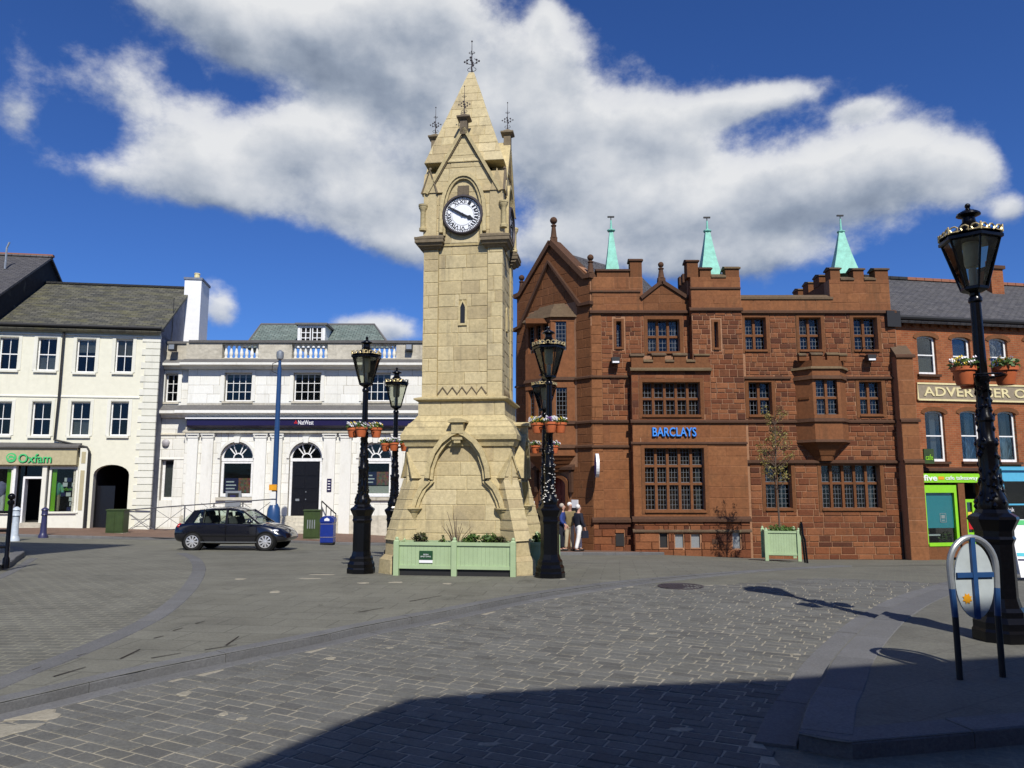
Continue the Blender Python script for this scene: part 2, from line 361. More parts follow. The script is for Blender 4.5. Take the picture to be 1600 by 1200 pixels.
class MB:
    def __init__(s): s.v = []; s.f = []; s.t = []; s.M = None
    def add(s, vs, fs, tone=0.0):
        o = len(s.v)
        if s.M is not None: vs = [tuple(s.M @ Vector(p)) for p in vs]
        s.v += [tuple(p) for p in vs]
        s.f += [tuple(i + o for i in f) for f in fs]; s.t += [tone] * len(fs)
        return s
    def box(s, x0, x1, y0, y1, z0, z1, tone=0.0):
        return s.add([(x0, y0, z0), (x1, y0, z0), (x1, y1, z0), (x0, y1, z0), (x0, y0, z1), (x1, y0, z1), (x1, y1, z1), (x0, y1, z1)],
                     [(0, 3, 2, 1), (4, 5, 6, 7), (0, 1, 5, 4), (1, 2, 6, 5), (2, 3, 7, 6), (3, 0, 4, 7)], tone)
    def prism(s, poly, y0, y1, tone=0.0):          # outline in x, z pushed along y
        n = len(poly)
        vs = [(x, y0, z) for x, z in poly] + [(x, y1, z) for x, z in poly]
        fs = [tuple(range(n)), tuple(range(2 * n - 1, n - 1, -1))] + [(i, i + n, (i + 1) % n + n, (i + 1) % n) for i in range(n)]
        return s.add(vs, fs, tone)
    def prismx(s, poly, x0, x1, tone=0.0):         # outline in y, z pushed along x
        n = len(poly)
        vs = [(x0, y, z) for y, z in poly] + [(x1, y, z) for y, z in poly]
        fs = [tuple(range(n)), tuple(range(2 * n - 1, n - 1, -1))] + [(i, i + n, (i + 1) % n + n, (i + 1) % n) for i in range(n)]
        return s.add(vs, fs, tone)
    def prismz(s, poly, z0, z1, tone=0.0, top=None):
        n = len(poly); top = top or poly
        vs = [(x, y, z0) for x, y in poly] + [(x, y, z1) for x, y in top]
        fs = [tuple(range(n)), tuple(range(2 * n - 1, n - 1, -1))] + [(i, i + n, (i + 1) % n + n, (i + 1) % n) for i in range(n)]
        return s.add(vs, fs, tone)
    def lathe(s, prof, n=16, cx=0, cy=0, rot=0.0, tone=0.0, cap=True):
        vs = []; fs = []
        for r, z in prof:
            for k in range(n):
                a = 2 * PI * k / n + rot; vs.append((cx + r * math.cos(a), cy + r * math.sin(a), z))
        for i in range(len(prof) - 1):
            for k in range(n):
                k2 = (k + 1) % n; fs.append((i * n + k, i * n + k2, (i + 1) * n + k2, (i + 1) * n + k))
        if cap: fs.append(tuple(range(n - 1, -1, -1))); fs.append(tuple(range((len(prof) - 1) * n, len(prof) * n)))
        return s.add(vs, fs, tone)
    def tube(s, path, r, n=8, tone=0.0):
        path = [Vector(p) for p in path]; m = len(path); vs = []; fs = []
        rr = r if isinstance(r, (list, tuple)) else [r] * m
        u = None
        for i, p in enumerate(path):
            d = (path[min(i + 1, m - 1)] - path[max(i - 1, 0)]).normalized()
            if u is None:
                u = d.cross(Vector((0, 0, 1)))
                if u.length < .1: u = d.cross(Vector((0, 1, 0)))
            u = u - d * u.dot(d); u.normalize(); w = d.cross(u)
            for k in range(n):
                a = 2 * PI * k / n; vs.append(tuple(p + (u * math.cos(a) + w * math.sin(a)) * rr[i]))
        for i in range(m - 1):
            for k in range(n):
                k2 = (k + 1) % n; fs.append((i * n + k, i * n + k2, (i + 1) * n + k2, (i + 1) * n + k))
        fs.append(tuple(range(n - 1, -1, -1))); fs.append(tuple(range((m - 1) * n, m * n)))
        return s.add(vs, fs, tone)
    def ball(s, c, r, n=12, tone=0.0, sz=1.0):
        prof = [(max(.001, r * math.sin(PI * i / 8)), c[2] - r * sz * math.cos(PI * i / 8)) for i in range(9)]
        return s.lathe(prof, n, c[0], c[1], 0, tone)
    def rods(s, a, b, w):                          # square bar
        a = Vector(a); b = Vector(b); d = (b - a).normalized(); u = d.cross(Vector((0, 1, 0)))
        if u.length < 1e-3: u = Vector((1, 0, 0))
        u.normalize(); q = d.cross(u); h = w / 2
        vs = [tuple(p + u * i * h + q * j * h) for p in (a, b) for i, j in ((-1, -1), (1, -1), (1, 1), (-1, 1))]
        return s.add(vs, [(0, 3, 2, 1), (4, 5, 6, 7), (0, 1, 5, 4), (1, 2, 6, 5), (2, 3, 7, 6), (3, 0, 4, 7)])
    def mesh(s, name, mat, smooth=False, normals=True):
        me = bpy.data.meshes.new(name); me.from_pydata(s.v, [], s.f)
        if any(s.t):
            a = me.attributes.new('tone', 'FLOAT', 'FACE'); a.data.foreach_set('value', s.t)
        if normals:
            bm = bmesh.new(); bm.from_mesh(me); bmesh.ops.recalc_face_normals(bm, faces=bm.faces); bm.to_mesh(me); bm.free()
        if smooth:
            me.polygons.foreach_set('use_smooth', [True] * len(me.polygons)); me.set_sharp_from_angle(angle=R(35))
        me.materials.append(MATS[mat]); me.update()
        return me
    def obj(s, name, mat, parent=None, smooth=False, normals=True, kind=None):
        o = bpy.data.objects.new(name, s.mesh(name, mat, smooth, normals)); col.objects.link(o)
        o.parent = parent
        if kind: o['kind'] = kind
        return o


def tag(o, label, cat, group=None):
    o['label'] = label; o['category'] = cat
    if group: o['group'] = group
    return o


def thing(name, label, cat, loc=(0, 0, 0), rz=0.0, group=None):
    o = bpy.data.objects.new(name, None); col.objects.link(o); o.empty_display_size = .3
    o.location = loc; o.rotation_euler = (0, 0, rz)
    return tag(o, label, cat, group)


def copy_tree(o, parent=None):
    c = o.copy(); col.objects.link(c)
    if parent is not None: c.parent = parent; c.matrix_parent_inverse = o.matrix_parent_inverse
    for ch in o.children: copy_tree(ch, c)
    return c


UNIT = {}


def unit_box(name, mat):
    k = (name, mat)
    if k not in UNIT: UNIT[k] = MB().box(0, 1, 0, 1, 0, 1).mesh(name, mat)
    return UNIT[k]


def piece(name, mat, parent, x0, x1, y0, y1, z0, z1):
    o = bpy.data.objects.new(name, unit_box(name, mat)); col.objects.link(o); o.parent = parent
    o.location = (x0, y0, z0); o.scale = (x1 - x0, y1 - y0, z1 - z0); return o


def box(name, mat, parent, x0, x1, y0, y1, z0, z1): return MB().box(x0, x1, y0, y1, z0, z1).obj(name, mat, parent)


def text(name, body, mat, parent, x0, x1, z0, z1, y, extrude=.02, bold=.0, shear=0.0):
    cu = bpy.data.curves.new(name, 'FONT'); cu.body = body; cu.extrude = extrude / 2; cu.offset = bold; cu.shear = shear
    cu.resolution_u = 3
    tmp = bpy.data.objects.new(name, cu); me = bpy.data.meshes.new_from_object(tmp)
    bpy.data.objects.remove(tmp)
    xs = [v.co.x for v in me.vertices]; ys = [v.co.y for v in me.vertices]
    sx = (x1 - x0) / (max(xs) - min(xs)); sy = (z1 - z0) / (max(ys) - min(ys))
    for v in me.vertices:
        X, Yv, Zv = v.co
        v.co = ((X - min(xs)) * sx + x0, y - Zv, (Yv - min(ys)) * sy + z0)
    me.materials.clear(); me.materials.append(MATS[mat])
    o = bpy.data.objects.new(name, me); col.objects.link(o); o.parent = parent
    return o


class Fac:
    """a vertical facade: local x along the front, local -y out of it, z up"""
    def __init__(s, A, B):
        s.A = A; s.ang = math.atan2(B[1] - A[1], B[0] - A[0]); s.W = math.hypot(B[0] - A[0], B[1] - A[1])
        s.dx, s.dy = math.cos(s.ang), math.sin(s.ang)
    def p(s, u, v, d=0.0):
        ox, oy = s.A[0] + d * s.dy, s.A[1] - d * s.dx
        x, y, z = ray(u, v)
        det = -x * s.dy + s.dx * y
        t = (-ox * s.dy + s.dx * oy) / det
        return (t * x - ox) * s.dx + (t * y - oy) * s.dy, CAMH + z * t
    def x(s, u, v=650, d=0.0): return s.p(u, v, d)[0]
    def z(s, v, u, d=0.0): return s.p(u, v, d)[1]
    def r(s, u0, v0, u1, v1, d=0.0):
        vm = (v0 + v1) / 2; um = (u0 + u1) / 2
        return s.p(u0, vm, d)[0], s.p(u1, vm, d)[0], s.p(um, v1, d)[1], s.p(um, v0, d)[1]


def clip_poly(poly, clip):
    """convex clip of poly by convex counter-clockwise clip polygon"""
    out = poly
    for i in range(len(clip)):
        a = clip[i]; b = clip[(i + 1) % len(clip)]; inp = out; out = []
        if not inp: break
        def side(p): return (b[0] - a[0]) * (p[1] - a[1]) - (b[1] - a[1]) * (p[0] - a[0])
        for k in range(len(inp)):
            p, q = inp[k - 1], inp[k]; sp, sq = side(p), side(q)
            if sq >= 0:
                if sp < 0: t = sp / (sp - sq); out.append((p[0] + (q[0] - p[0]) * t, p[1] + (q[1] - p[1]) * t))
                out.append(q)
            elif sp >= 0: t = sp / (sp - sq); out.append((p[0] + (q[0] - p[0]) * t, p[1] + (q[1] - p[1]) * t))
    return out


def area(p): return abs(sum(p[i - 1][0] * p[i][1] - p[i][0] * p[i - 1][1] for i in range(len(p)))) / 2


def ccw(p):
    s = sum(p[i - 1][0] * p[i][1] - p[i][0] * p[i - 1][1] for i in range(len(p)))
    return p if s > 0 else p[::-1]


FRONT = Matrix(((1, 0, 0, 0), (0, 0, -1, 0), (0, 1, 0, 0), (0, 0, 0, 1)))     # s, t, n  ->  x, z, -y


def frame(o, ex, ey):
    ex = Vector(ex).normalized(); ey = Vector(ey).normalized(); en = ex.cross(ey)
    return Matrix(((ex.x, ey.x, en.x, o[0]), (ex.y, ey.y, en.y, o[1]), (ex.z, ey.z, en.z, o[2]), (0, 0, 0, 1)))


def unit_stone(mat, name, k):
    key = ('stone', mat, name, k)
    if key not in UNIT:
        rnd = random.Random(k); c = .03
        j = lambda: rnd.uniform(-.012, .012)
        b = [(0, 0), (1, 0), (1, 1), (0, 1)]
        vs = [(x, y, 0) for x, y in b] + [(x, y, .7) for x, y in b] + [(x + (c if x < .5 else -c) + j(), y + (c if y < .5 else -c) * 1.6 + j(), 1 + rnd.uniform(-.12, .12)) for x, y in b]
        fs = [(i, (i + 1) % 4, (i + 1) % 4 + 4, i + 4) for i in range(4)] + [(i + 4, (i + 1) % 4 + 4, (i + 1) % 4 + 8, i + 8) for i in range(4)] + [(8, 9, 10, 11)]
        m = MB(); m.add(vs, fs); UNIT[key] = m.mesh(name, mat, normals=False)
    return UNIT[key]


class Stones:
    def __init__(s, parent, mat, name='stone', limit=300): s.p = parent; s.mat = mat; s.name = name; s.limit = limit; s.L = []
    def rect(s, M, a0, a1, b0, b1, proud=.014, weight=1.0, mat=None):
        s.L.append((M, [(a0, b0), (a1, b0), (a1, b1), (a0, b1)], True, proud, weight, mat or s.mat))
    def wall(s, M, region, holes=(), hr=(.2, .3), wr=(.3, .6), joint=.012, proud=.014, weight=1.0, seed=1, mat=None, courses=None):
        rnd = random.Random(seed); region = ccw(region)
        a0 = min(p[0] for p in region); a1 = max(p[0] for p in region); b0 = min(p[1] for p in region); b1 = max(p[1] for p in region)
        z = b0; rows = []
        while z < b1 - 1e-6:
            h = rnd.uniform(*hr)
            if b1 - z - h < hr[0] * .5: h = b1 - z
            rows.append((z, z + h)); z += h
        j = joint / 2
        for (r0, r1) in rows:
            x = a0
            if rnd.random() < .7: x = a0 - rnd.uniform(0, wr[0])
            while x < a1:
                w = rnd.uniform(*wr); q = x + w
                if a1 - q < wr[0] * .5: q = a1
                rects = [(max(x, a0), min(q, a1), r0, r1)]; x = q
                for (h0, h1, g0, g1) in holes:
                    new = []
                    for (p0, p1, q0, q1) in rects:
                        if p1 <= h0 or p0 >= h1 or q1 <= g0 or q0 >= g1: new.append((p0, p1, q0, q1)); continue
                        if p0 < h0: new.append((p0, h0, q0, q1))
                        if p1 > h1: new.append((h1, p1, q0, q1))
                        m0, m1 = max(p0, h0), min(p1, h1)
                        if q0 < g0: new.append((m0, m1, q0, g0))
                        if q1 > g1: new.append((m0, m1, g1, q1))
                    rects = new
                for (p0, p1, q0, q1) in rects:
                    if p1 - p0 < .04 or q1 - q0 < .035: continue
                    rc = [(p0 + j, q0 + j), (p1 - j, q0 + j), (p1 - j, q1 - j), (p0 + j, q1 - j)]
                    cl = clip_poly(rc, region)
                    if len(cl) < 3 or area(cl) < .003: continue
                    full = abs(area(cl) - area(rc)) < 1e-6
                    s.L.append((M, cl if not full else rc, full, proud * rnd.uniform(.6, 1.3), weight, mat or s.mat))
    def finish(s, restname=None):
        L = sorted(s.L, key=lambda e: -area(e[1]) * e[4])
        rest = {}
        for i, (M, poly, full, proud, wt, mat) in enumerate(L):
            if i < s.limit and wt > 0:
                if full:
                    o = bpy.data.objects.new(s.name, unit_stone(mat, s.name, i % 5)); col.objects.link(o); o.parent = s.p
                    (x0, y0), (x1, y1) = poly[0], poly[2]
                    o.matrix_local = M @ Matrix.Translation((x0, y0, -.02)) @ Matrix.Diagonal((x1 - x0, y1 - y0, .02 + proud, 1))
                else:
                    mb = MB(); mb.M = M; s.poly(mb, poly, proud); mb.obj(s.name, mat, s.p, normals=False)
            else:
                mb = rest.setdefault(mat, MB()); mb.M = M; s.poly(mb, poly, proud, random.random() * .98 + .01)
        for mat, mb in rest.items():
            o = mb.obj(restname or (s.name + 'work'), mat, s.p, normals=False); o['kind'] = 'stuff'
    @staticmethod
    def poly(mb, poly, proud, tone=0.0):
        n = len(poly); cx = sum(p[0] for p in poly) / n; cy = sum(p[1] for p in poly) / n
        ins = []
        for x, y in poly:
            dx, dy = cx - x, cy - y; ins.append((x + math.copysign(min(.012, abs(dx) * .3), dx), y + math.copysign(min(.012, abs(dy) * .3), dy)))
        vs = [(x, y, -.02) for x, y in poly] + [(x, y, proud * .6) for x, y in poly] + [(x, y, proud) for x, y in ins]
        fs = [(i, (i + 1) % n, (i + 1) % n + n, i + n) for i in range(n)] + [(i + n, (i + 1) % n + n, (i + 1) % n + 2 * n, i + 2 * n) for i in range(n)] + [tuple(range(2 * n, 3 * n))]
        mb.add(vs, fs, tone)


def wall(parent, outline, holes, mat, y=0.0, thick=.35, name='wall', M=None):
    """a wall with openings: front face, reveals and edges"""
    mb = MB(); mb.M = M
    loops = [[Vector((x, z, 0)) for x, z in ccw(outline)]] + [[Vector((x, z, 0)) for x, z in ccw(h)[::-1]] for h in holes]
    pts = [p for l in loops for p in l]
    edges = []; o_ = 0
    for l in loops: edges += [(o_ + i, o_ + (i + 1) % len(l)) for i in range(len(l))]; o_ += len(l)
    cv, _, cf, _, _, _ = delaunay_2d_cdt([p.to_2d() for p in pts], edges, [], 1, 1e-6)
    hp = [[tuple(p.to_2d()) for p in l] for l in loops[1:]]; op = [tuple(p.to_2d()) for p in loops[0]]
    def mid(f): return (sum(cv[i].x for i in f) / 3, sum(cv[i].y for i in f) / 3)
    cf = [f for f in cf if inside(mid(f), op) and not any(inside(mid(f), h) for h in hp)]
    mb.add([(p.x, y, p.y) for p in cv], [tuple(f) for f in cf])
    for l in loops:
        n = len(l)
        mb.add([(p.x, y, p.y) for p in l] + [(p.x, y + thick, p.y) for p in l], [(i, i + n, (i + 1) % n + n, (i + 1) % n) for i in range(n)])
    return mb.obj(name, mat, parent)


def rectp(x0, x1, z0, z1): return [(x0, z0), (x1, z0), (x1, z1), (x0, z1)]


def archp(x0, x1, z0, zs, rise=None, n=10):
    """opening with a round (or flattened) head springing at zs"""
    c = (x0 + x1) / 2; r = (x1 - x0) / 2; rise = rise or r
    return [(x0, z0), (x1, z0)] + [(c + r * math.cos(PI * k / n), zs + rise * math.sin(PI * k / n)) for k in range(n + 1)]


def pointed(c, r, zs, rise, n=8):
    """points of a pointed arch from right to left"""
    out = []
    for k in range(n + 1):
        t = k / n; out.append((c + r * (1 - t ** 1.75), zs + rise * math.sin(t * PI / 2) ** .92))
    return out + [(2 * c - x, z) for x, z in out[:-1]][::-1]


def ribbon(mb, path, w, y0, y1, closed=False):
    """a moulding of width w following a path in x, z"""
    n = len(path); L = []; Rr = []
    for i in range(n):
        a = Vector(path[max(i - 1, 0)]); b = Vector(path[min(i + 1, n - 1)]); d = (b - a)
        d = d.normalized() if d.length > 0 else Vector((1, 0)); nn = Vector((-d.y, d.x)); p = Vector(path[i])
        L.append(p + nn * w / 2); Rr.append(p - nn * w / 2)
    for i in range(n - 1):
        mb.prism([tuple(L[i]), tuple(L[i + 1]), tuple(Rr[i + 1]), tuple(Rr[i])], y0, y1)


def sash(parent, x0, x1, z0, z1, y, nx=2, ny=2, mat='white_paint', fw=.055, bw=.028, sill='stucco_trim', pane='window_glass', arch=0.0, blind=None, meet=True):
    mb = MB()
    if arch:
        c = (x0 + x1) / 2
        top = archp(x0, x1, z0, z1 - arch, arch)[2:]
        ribbon(mb, [(x, z - fw / 2) for x, z in top], fw, y - .03, y + .05)
        mb.box(x0, x0 + fw, y - .03, y + .05, z0, z1 - arch); mb.box(x1 - fw, x1, y - .03, y + .05, z0, z1 - arch)
    else:
        mb.box(x0, x0 + fw, y - .03, y + .05, z0, z1); mb.box(x1 - fw, x1, y - .03, y + .05, z0, z1)
        mb.box(x0 + fw, x1 - fw, y - .03, y + .05, z1 - fw, z1)
    mb.box(x0 + fw, x1 - fw, y - .03, y + .05, z0, z0 + fw * 1.3)
    xs = [x0 + fw + (x1 - x0 - 2 * fw) * k / nx for k in range(nx + 1)]; zs = [z0 + fw + (z1 - z0 - 2 * fw) * k / ny for k in range(ny + 1)]
    for k in range(1, nx): mb.box(xs[k] - bw / 2, xs[k] + bw / 2, y - .012, y + .03, z0 + fw, z1 - fw - (arch * .1))
    for k in range(1, ny):
        b = bw * (1.7 if meet and k == ny // 2 else 1); mb.box(x0 + fw, x1 - fw, y - .02, y + .035, zs[k] - b / 2, zs[k] + b / 2)
    w = mb.obj('window', mat, parent)
    for i in range(nx):
        for k in range(ny): piece('pane', pane, w, xs[i], xs[i + 1], y + .012, y + .018, zs[k], zs[k + 1])
    if sill: box('sill', sill, w, x0 - .09, x1 + .09, y - .26, y - .031, z0 - .1, z0 - .002)
    if blind: piece('blind', blind[1], w, x0 + .02, x1 - .02, y + .09, y + .11, z0 + (z1 - z0) * blind[0], z1) if blind[0] >= 0 else piece('curtain', blind[1], w, x0 + .02, x1 - .02, y + .09, y + .11, z0, z0 + (z1 - z0) * -blind[0])
    return w


def mullioned(parent, x0, x1, z0, z1, y, nx, rows, mat='red_trim', mw=.1, pitch=.14, M=None, curtains=(), surround=.14, proud=.03, wy=None):
    """stone mullions and transoms, a leaded light in each opening; y is the wall face"""
    g = y + (.3 if surround else .2)
    mb = MB(); mb.M = M
    zs = [z0 + (z1 - z0) * r for r in rows]
    xs = [x0 + (x1 - x0) * k / nx for k in range(nx + 1)]
    for k in range(1, nx): mb.box(xs[k] - mw / 2, xs[k] + mw / 2, g - .1, g + .08, z0, z1)
    for r in zs[1:-1]: mb.box(x0, x1, g - .09, g + .08, r - mw * .45, r + mw * .45)
    if surround:
        s = surround
        for a in ((x0 - s, x0 - .002, z0 - s, z1 + s), (x1 + .002, x1 + s, z0 - s, z1 + s), (x0, x1, z1 + .002, z1 + s), (x0, x1, z0 - s, z0 - .002)):
            mb.box(a[0], a[1], y - proud, y + .05, a[2], a[3])
        mb.prismx([(y - proud - .05, z0 - .06), (y + .1, z0 + .02), (y + .1, z0 - .1), (y - proud - .05, z0 - .1)], x0 - .03, x1 + .03)
    w = mb.obj('window', mat, parent)
    ld = MB(); ld.M = M
    for i in range(nx):
        for k in range(len(zs) - 1):
            a0, a1, b0, b1 = xs[i] + (mw / 2 if i else 0), xs[i + 1] - (mw / 2 if i < nx - 1 else 0), zs[k] + (mw * .45 if k else 0), zs[k + 1] - (mw * .45 if k < len(zs) - 2 else 0)
            o = piece('pane', 'window_glass', w, a0, a1, g + .0, g + .006, b0, b1)
            if M is not None: o.matrix_local = M @ Matrix.Translation((a0, g, b0)) @ Matrix.Diagonal((a1 - a0, .006, b1 - b0, 1))
            nn = max(2, round((a1 - a0) / pitch)); mm = max(2, round((b1 - b0) / (pitch * 1.3)))
            for q in range(1, nn): x = a0 + (a1 - a0) * q / nn; ld.box(x - .007, x + .007, g - .008, g - .001, b0, b1)
            for q in range(1, mm): z = b0 + (b1 - b0) * q / mm; ld.box(a0, a1, g - .009, g - .0015, z - .007, z + .007)
            ld.box(a0, a0 + .025, g - .012, g - .001, b0, b1); ld.box(a1 - .025, a1, g - .012, g - .001, b0, b1); ld.box(a0, a1, g - .0125, g - .0015, b1 - .025, b1); ld.box(a0, a1, g - .0125, g - .0015, b0, b0 + .025)
    ld.obj('leading', 'lead_line', w, normals=False, kind='stuff')
    for cx, cw in curtains:
        c = MB(); c.M = M; c.box(x0 + (x1 - x0) * cx, x0 + (x1 - x0) * (cx + cw), g + .1, g + .13, z0, z1); c.obj('curtain', 'curtain', w)
    return w


def coping_box(parent, mat, x0, x1, y0, y1, z0, z1, over=.06, name='coping'):
    mb = MB(); h = z1 - z0
    mb.prismx([(y0 - over, z0), (y1 + over, z0), (y1 + over, z0 + h * .35), ((y0 + y1) / 2, z1), (y0 - over, z0 + h * .35)], x0 - over * .5, x1 + over * .5)
    return mb.obj(name, mat, parent)


def string(parent, mat, x0, x1, y, z, h=.14, d=.1, name='string_course'):
    """moulded string course: sloped top, flat soffit"""
    mb = MB(); mb.prismx([(y + .02, z - h / 2), (y - d, z - h / 2), (y - d, z), (y - d * .5, z + h * .25), (y + .02, z + h / 2)], x0, x1)
    return mb.obj(name, mat, parent)


def leaves(mb, c, rad, n, size, rnd, flat_=1.0):
    for _ in range(n):
        while True:
            p = Vector((rnd.uniform(-1, 1), rnd.uniform(-1, 1), rnd.uniform(-1, 1)))
            if p.length < 1: break
        q = Vector((c[0] + p.x * rad[0], c[1] + p.y * rad[1], c[2] + p.z * rad[2]))
        a = Vector((rnd.uniform(-1, 1), rnd.uniform(-1, 1), rnd.uniform(-.6, .8))).normalized()
        b = a.cross(Vector((rnd.uniform(-1, 1), rnd.uniform(-1, 1), rnd.uniform(-1, 1)))).normalized()
        s = size * rnd.uniform(.6, 1.3)
        mb.add([tuple(q - a * s), tuple(q + b * s * .45), tuple(q + a * s), tuple(q - b * s * .45)], [(0, 1, 2, 3)])

# ------------------------------------------------------------------ the ground


def interp(x, xs, ys):
    if x <= xs[0]: return ys[0]
    for i in range(1, len(xs)):
        if x <= xs[i]:
            t = (x - xs[i - 1]) / (xs[i] - xs[i - 1]); t = t * t * (3 - 2 * t); return ys[i - 1] + (ys[i] - ys[i - 1]) * t
    return ys[-1]


def gh(x, y):
    """height of the square: level near the camera, falling away towards the bank"""
    k = interp(x, (-30, -22, -10, 3, 12, 25), (.012, .0145, .029, .06, .077, .082))
    d = min(max(y - 14.0, 0), 24.0); d = d * d / (d + 1.2)
    return -k * d


def drop(x, y): return .095 * (1 - min(1, max(0, (x + 1.0) / 6.5)))


def rh(x, y): return gh(x, y) - drop(x, y)              # the carriageway in front


def G(u, v, h=gh):
    x, y, z = ray(u, v); zz = 0.0
    for _ in range(30):
        t = (zz - CAMH) / z; zz = h(x * t, y * t)
    return x * t, y * t


def sheet(name, poly, h, off, mat, cell=1.0, parent=None, kind='structure'):
    bm = bmesh.new()
    clean = [p for i, p in enumerate(poly) if math.hypot(p[0] - poly[i - 1][0], p[1] - poly[i - 1][1]) > 1e-4]
    vs = [bm.verts.new((x, y, 0)) for x, y in clean]
    for t in tessellate_polygon([[Vector((x, y, 0)) for x, y in clean]]):
        try: bm.faces.new([vs[i] for i in t])
        except ValueError: pass
    x0 = min(p[0] for p in poly); x1 = max(p[0] for p in poly); y0 = min(p[1] for p in poly); y1 = max(p[1] for p in poly)
    for ax, a, b in ((0, max(x0, -40), min(x1, 40)), (1, max(y0, 12), min(y1, 42))):
        c = math.floor(a) + cell
        while c < b:
            no = (1, 0, 0) if ax == 0 else (0, 1, 0); co = (c, 0, 0) if ax == 0 else (0, c, 0)
            bmesh.ops.bisect_plane(bm, geom=bm.verts[:] + bm.edges[:] + bm.faces[:], plane_co=co, plane_no=no)
            c += cell
    for v in bm.verts: v.co.z = h(v.co.x, v.co.y) + off
    bmesh.ops.recalc_face_normals(bm, faces=bm.faces)
    if sum(f.normal.z for f in bm.faces) < 0: bmesh.ops.reverse_faces(bm, faces=bm.faces[:])
    me = bpy.data.meshes.new(name); bm.to_mesh(me); bm.free(); me.materials.append(MATS[mat])
    o = bpy.data.objects.new(name, me); col.objects.link(o); o.parent = parent
    if kind: o['kind'] = kind
    return o


def inside(p, poly):
    x, y = p; c = False; n = len(poly)
    for i in range(n):
        (x1, y1), (x2, y2) = poly[i - 1], poly[i]
        if (y1 > y) != (y2 > y) and x < (x2 - x1) * (y - y1) / (y2 - y1) + x1: c = not c
    return c


def resample(pts, step):
    out = [Vector(pts[0])]; L = []
    P = [Vector(p) for p in pts]
    # Catmull-Rom through the points
    dense = []
    for i in range(len(P) - 1):
        p0, p1, p2, p3 = P[max(i - 1, 0)], P[i], P[i + 1], P[min(i + 2, len(P) - 1)]
        for k in range(24):
            t = k / 24; dense.append(.5 * ((2 * p1) + (p2 - p0) * t + (2 * p0 - 5 * p1 + 4 * p2 - p3) * t * t + (3 * p1 - p0 - 3 * p2 + p3) * t ** 3))
    dense.append(P[-1]); acc = 0
    for a, b in zip(dense, dense[1:]):
        acc += (b - a).length
        if acc >= step: out.append(b); acc = 0
    if acc > step * .3: out.append(dense[-1])
    return out


def offset_line(pts, w):
    out = []
    for i, p in enumerate(pts):
        d = (pts[min(i + 1, len(pts) - 1)] - pts[max(i - 1, 0)]).normalized(); out.append(p + Vector((-d.y, d.x)) * w)
    return out


def kerb(parent, pts, step, w, h, top, depth, mat='kerb_stone', name='kerb_stone', gap=.008, sub=3):
    """kerb stones one by one along a line; w to the left of the travel direction"""
    fine = resample(pts, step / sub); a = 0
    while a < len(fine) - 1:
        seg = fine[a:min(a + sub + 1, len(fine))]; n = len(seg)
        if n < 2: break
        ins = offset_line(fine, w)[a:a + n]
        dr = (seg[-1] - seg[0]).normalized() * gap
        A = [p.copy() for p in seg]; B = [p.copy() for p in ins]
        A[0] += dr; B[0] += dr
        c = .018 if depth > .05 else .006
        mb = MB(); jz = random.uniform(-.004, .004)
        prof = []
        for p, q in zip(A, B):
            d = (q - p).normalized(); z = h(p.x, p.y) + top + jz; z2 = h(q.x, q.y) + top + jz
            prof.append([(p.x, p.y, z - depth), (p.x, p.y, z - c), (p.x + d.x * c, p.y + d.y * c, z), (q.x - d.x * c, q.y - d.y * c, z2), (q.x, q.y, z2 - c), (q.x, q.y, z2 - depth)])
        vs = [p for r in prof for p in r]; fs = []
        for i in range(n - 1):
            for k in range(5): fs.append((i * 6 + k, i * 6 + k + 1, (i + 1) * 6 + k + 1, (i + 1) * 6 + k))
        fs.append(tuple(range(5, -1, -1))); fs.append(tuple(range((n - 1) * 6, n * 6)))
        mb.add(vs, fs); mb.obj(name, mat, parent)
        a += sub


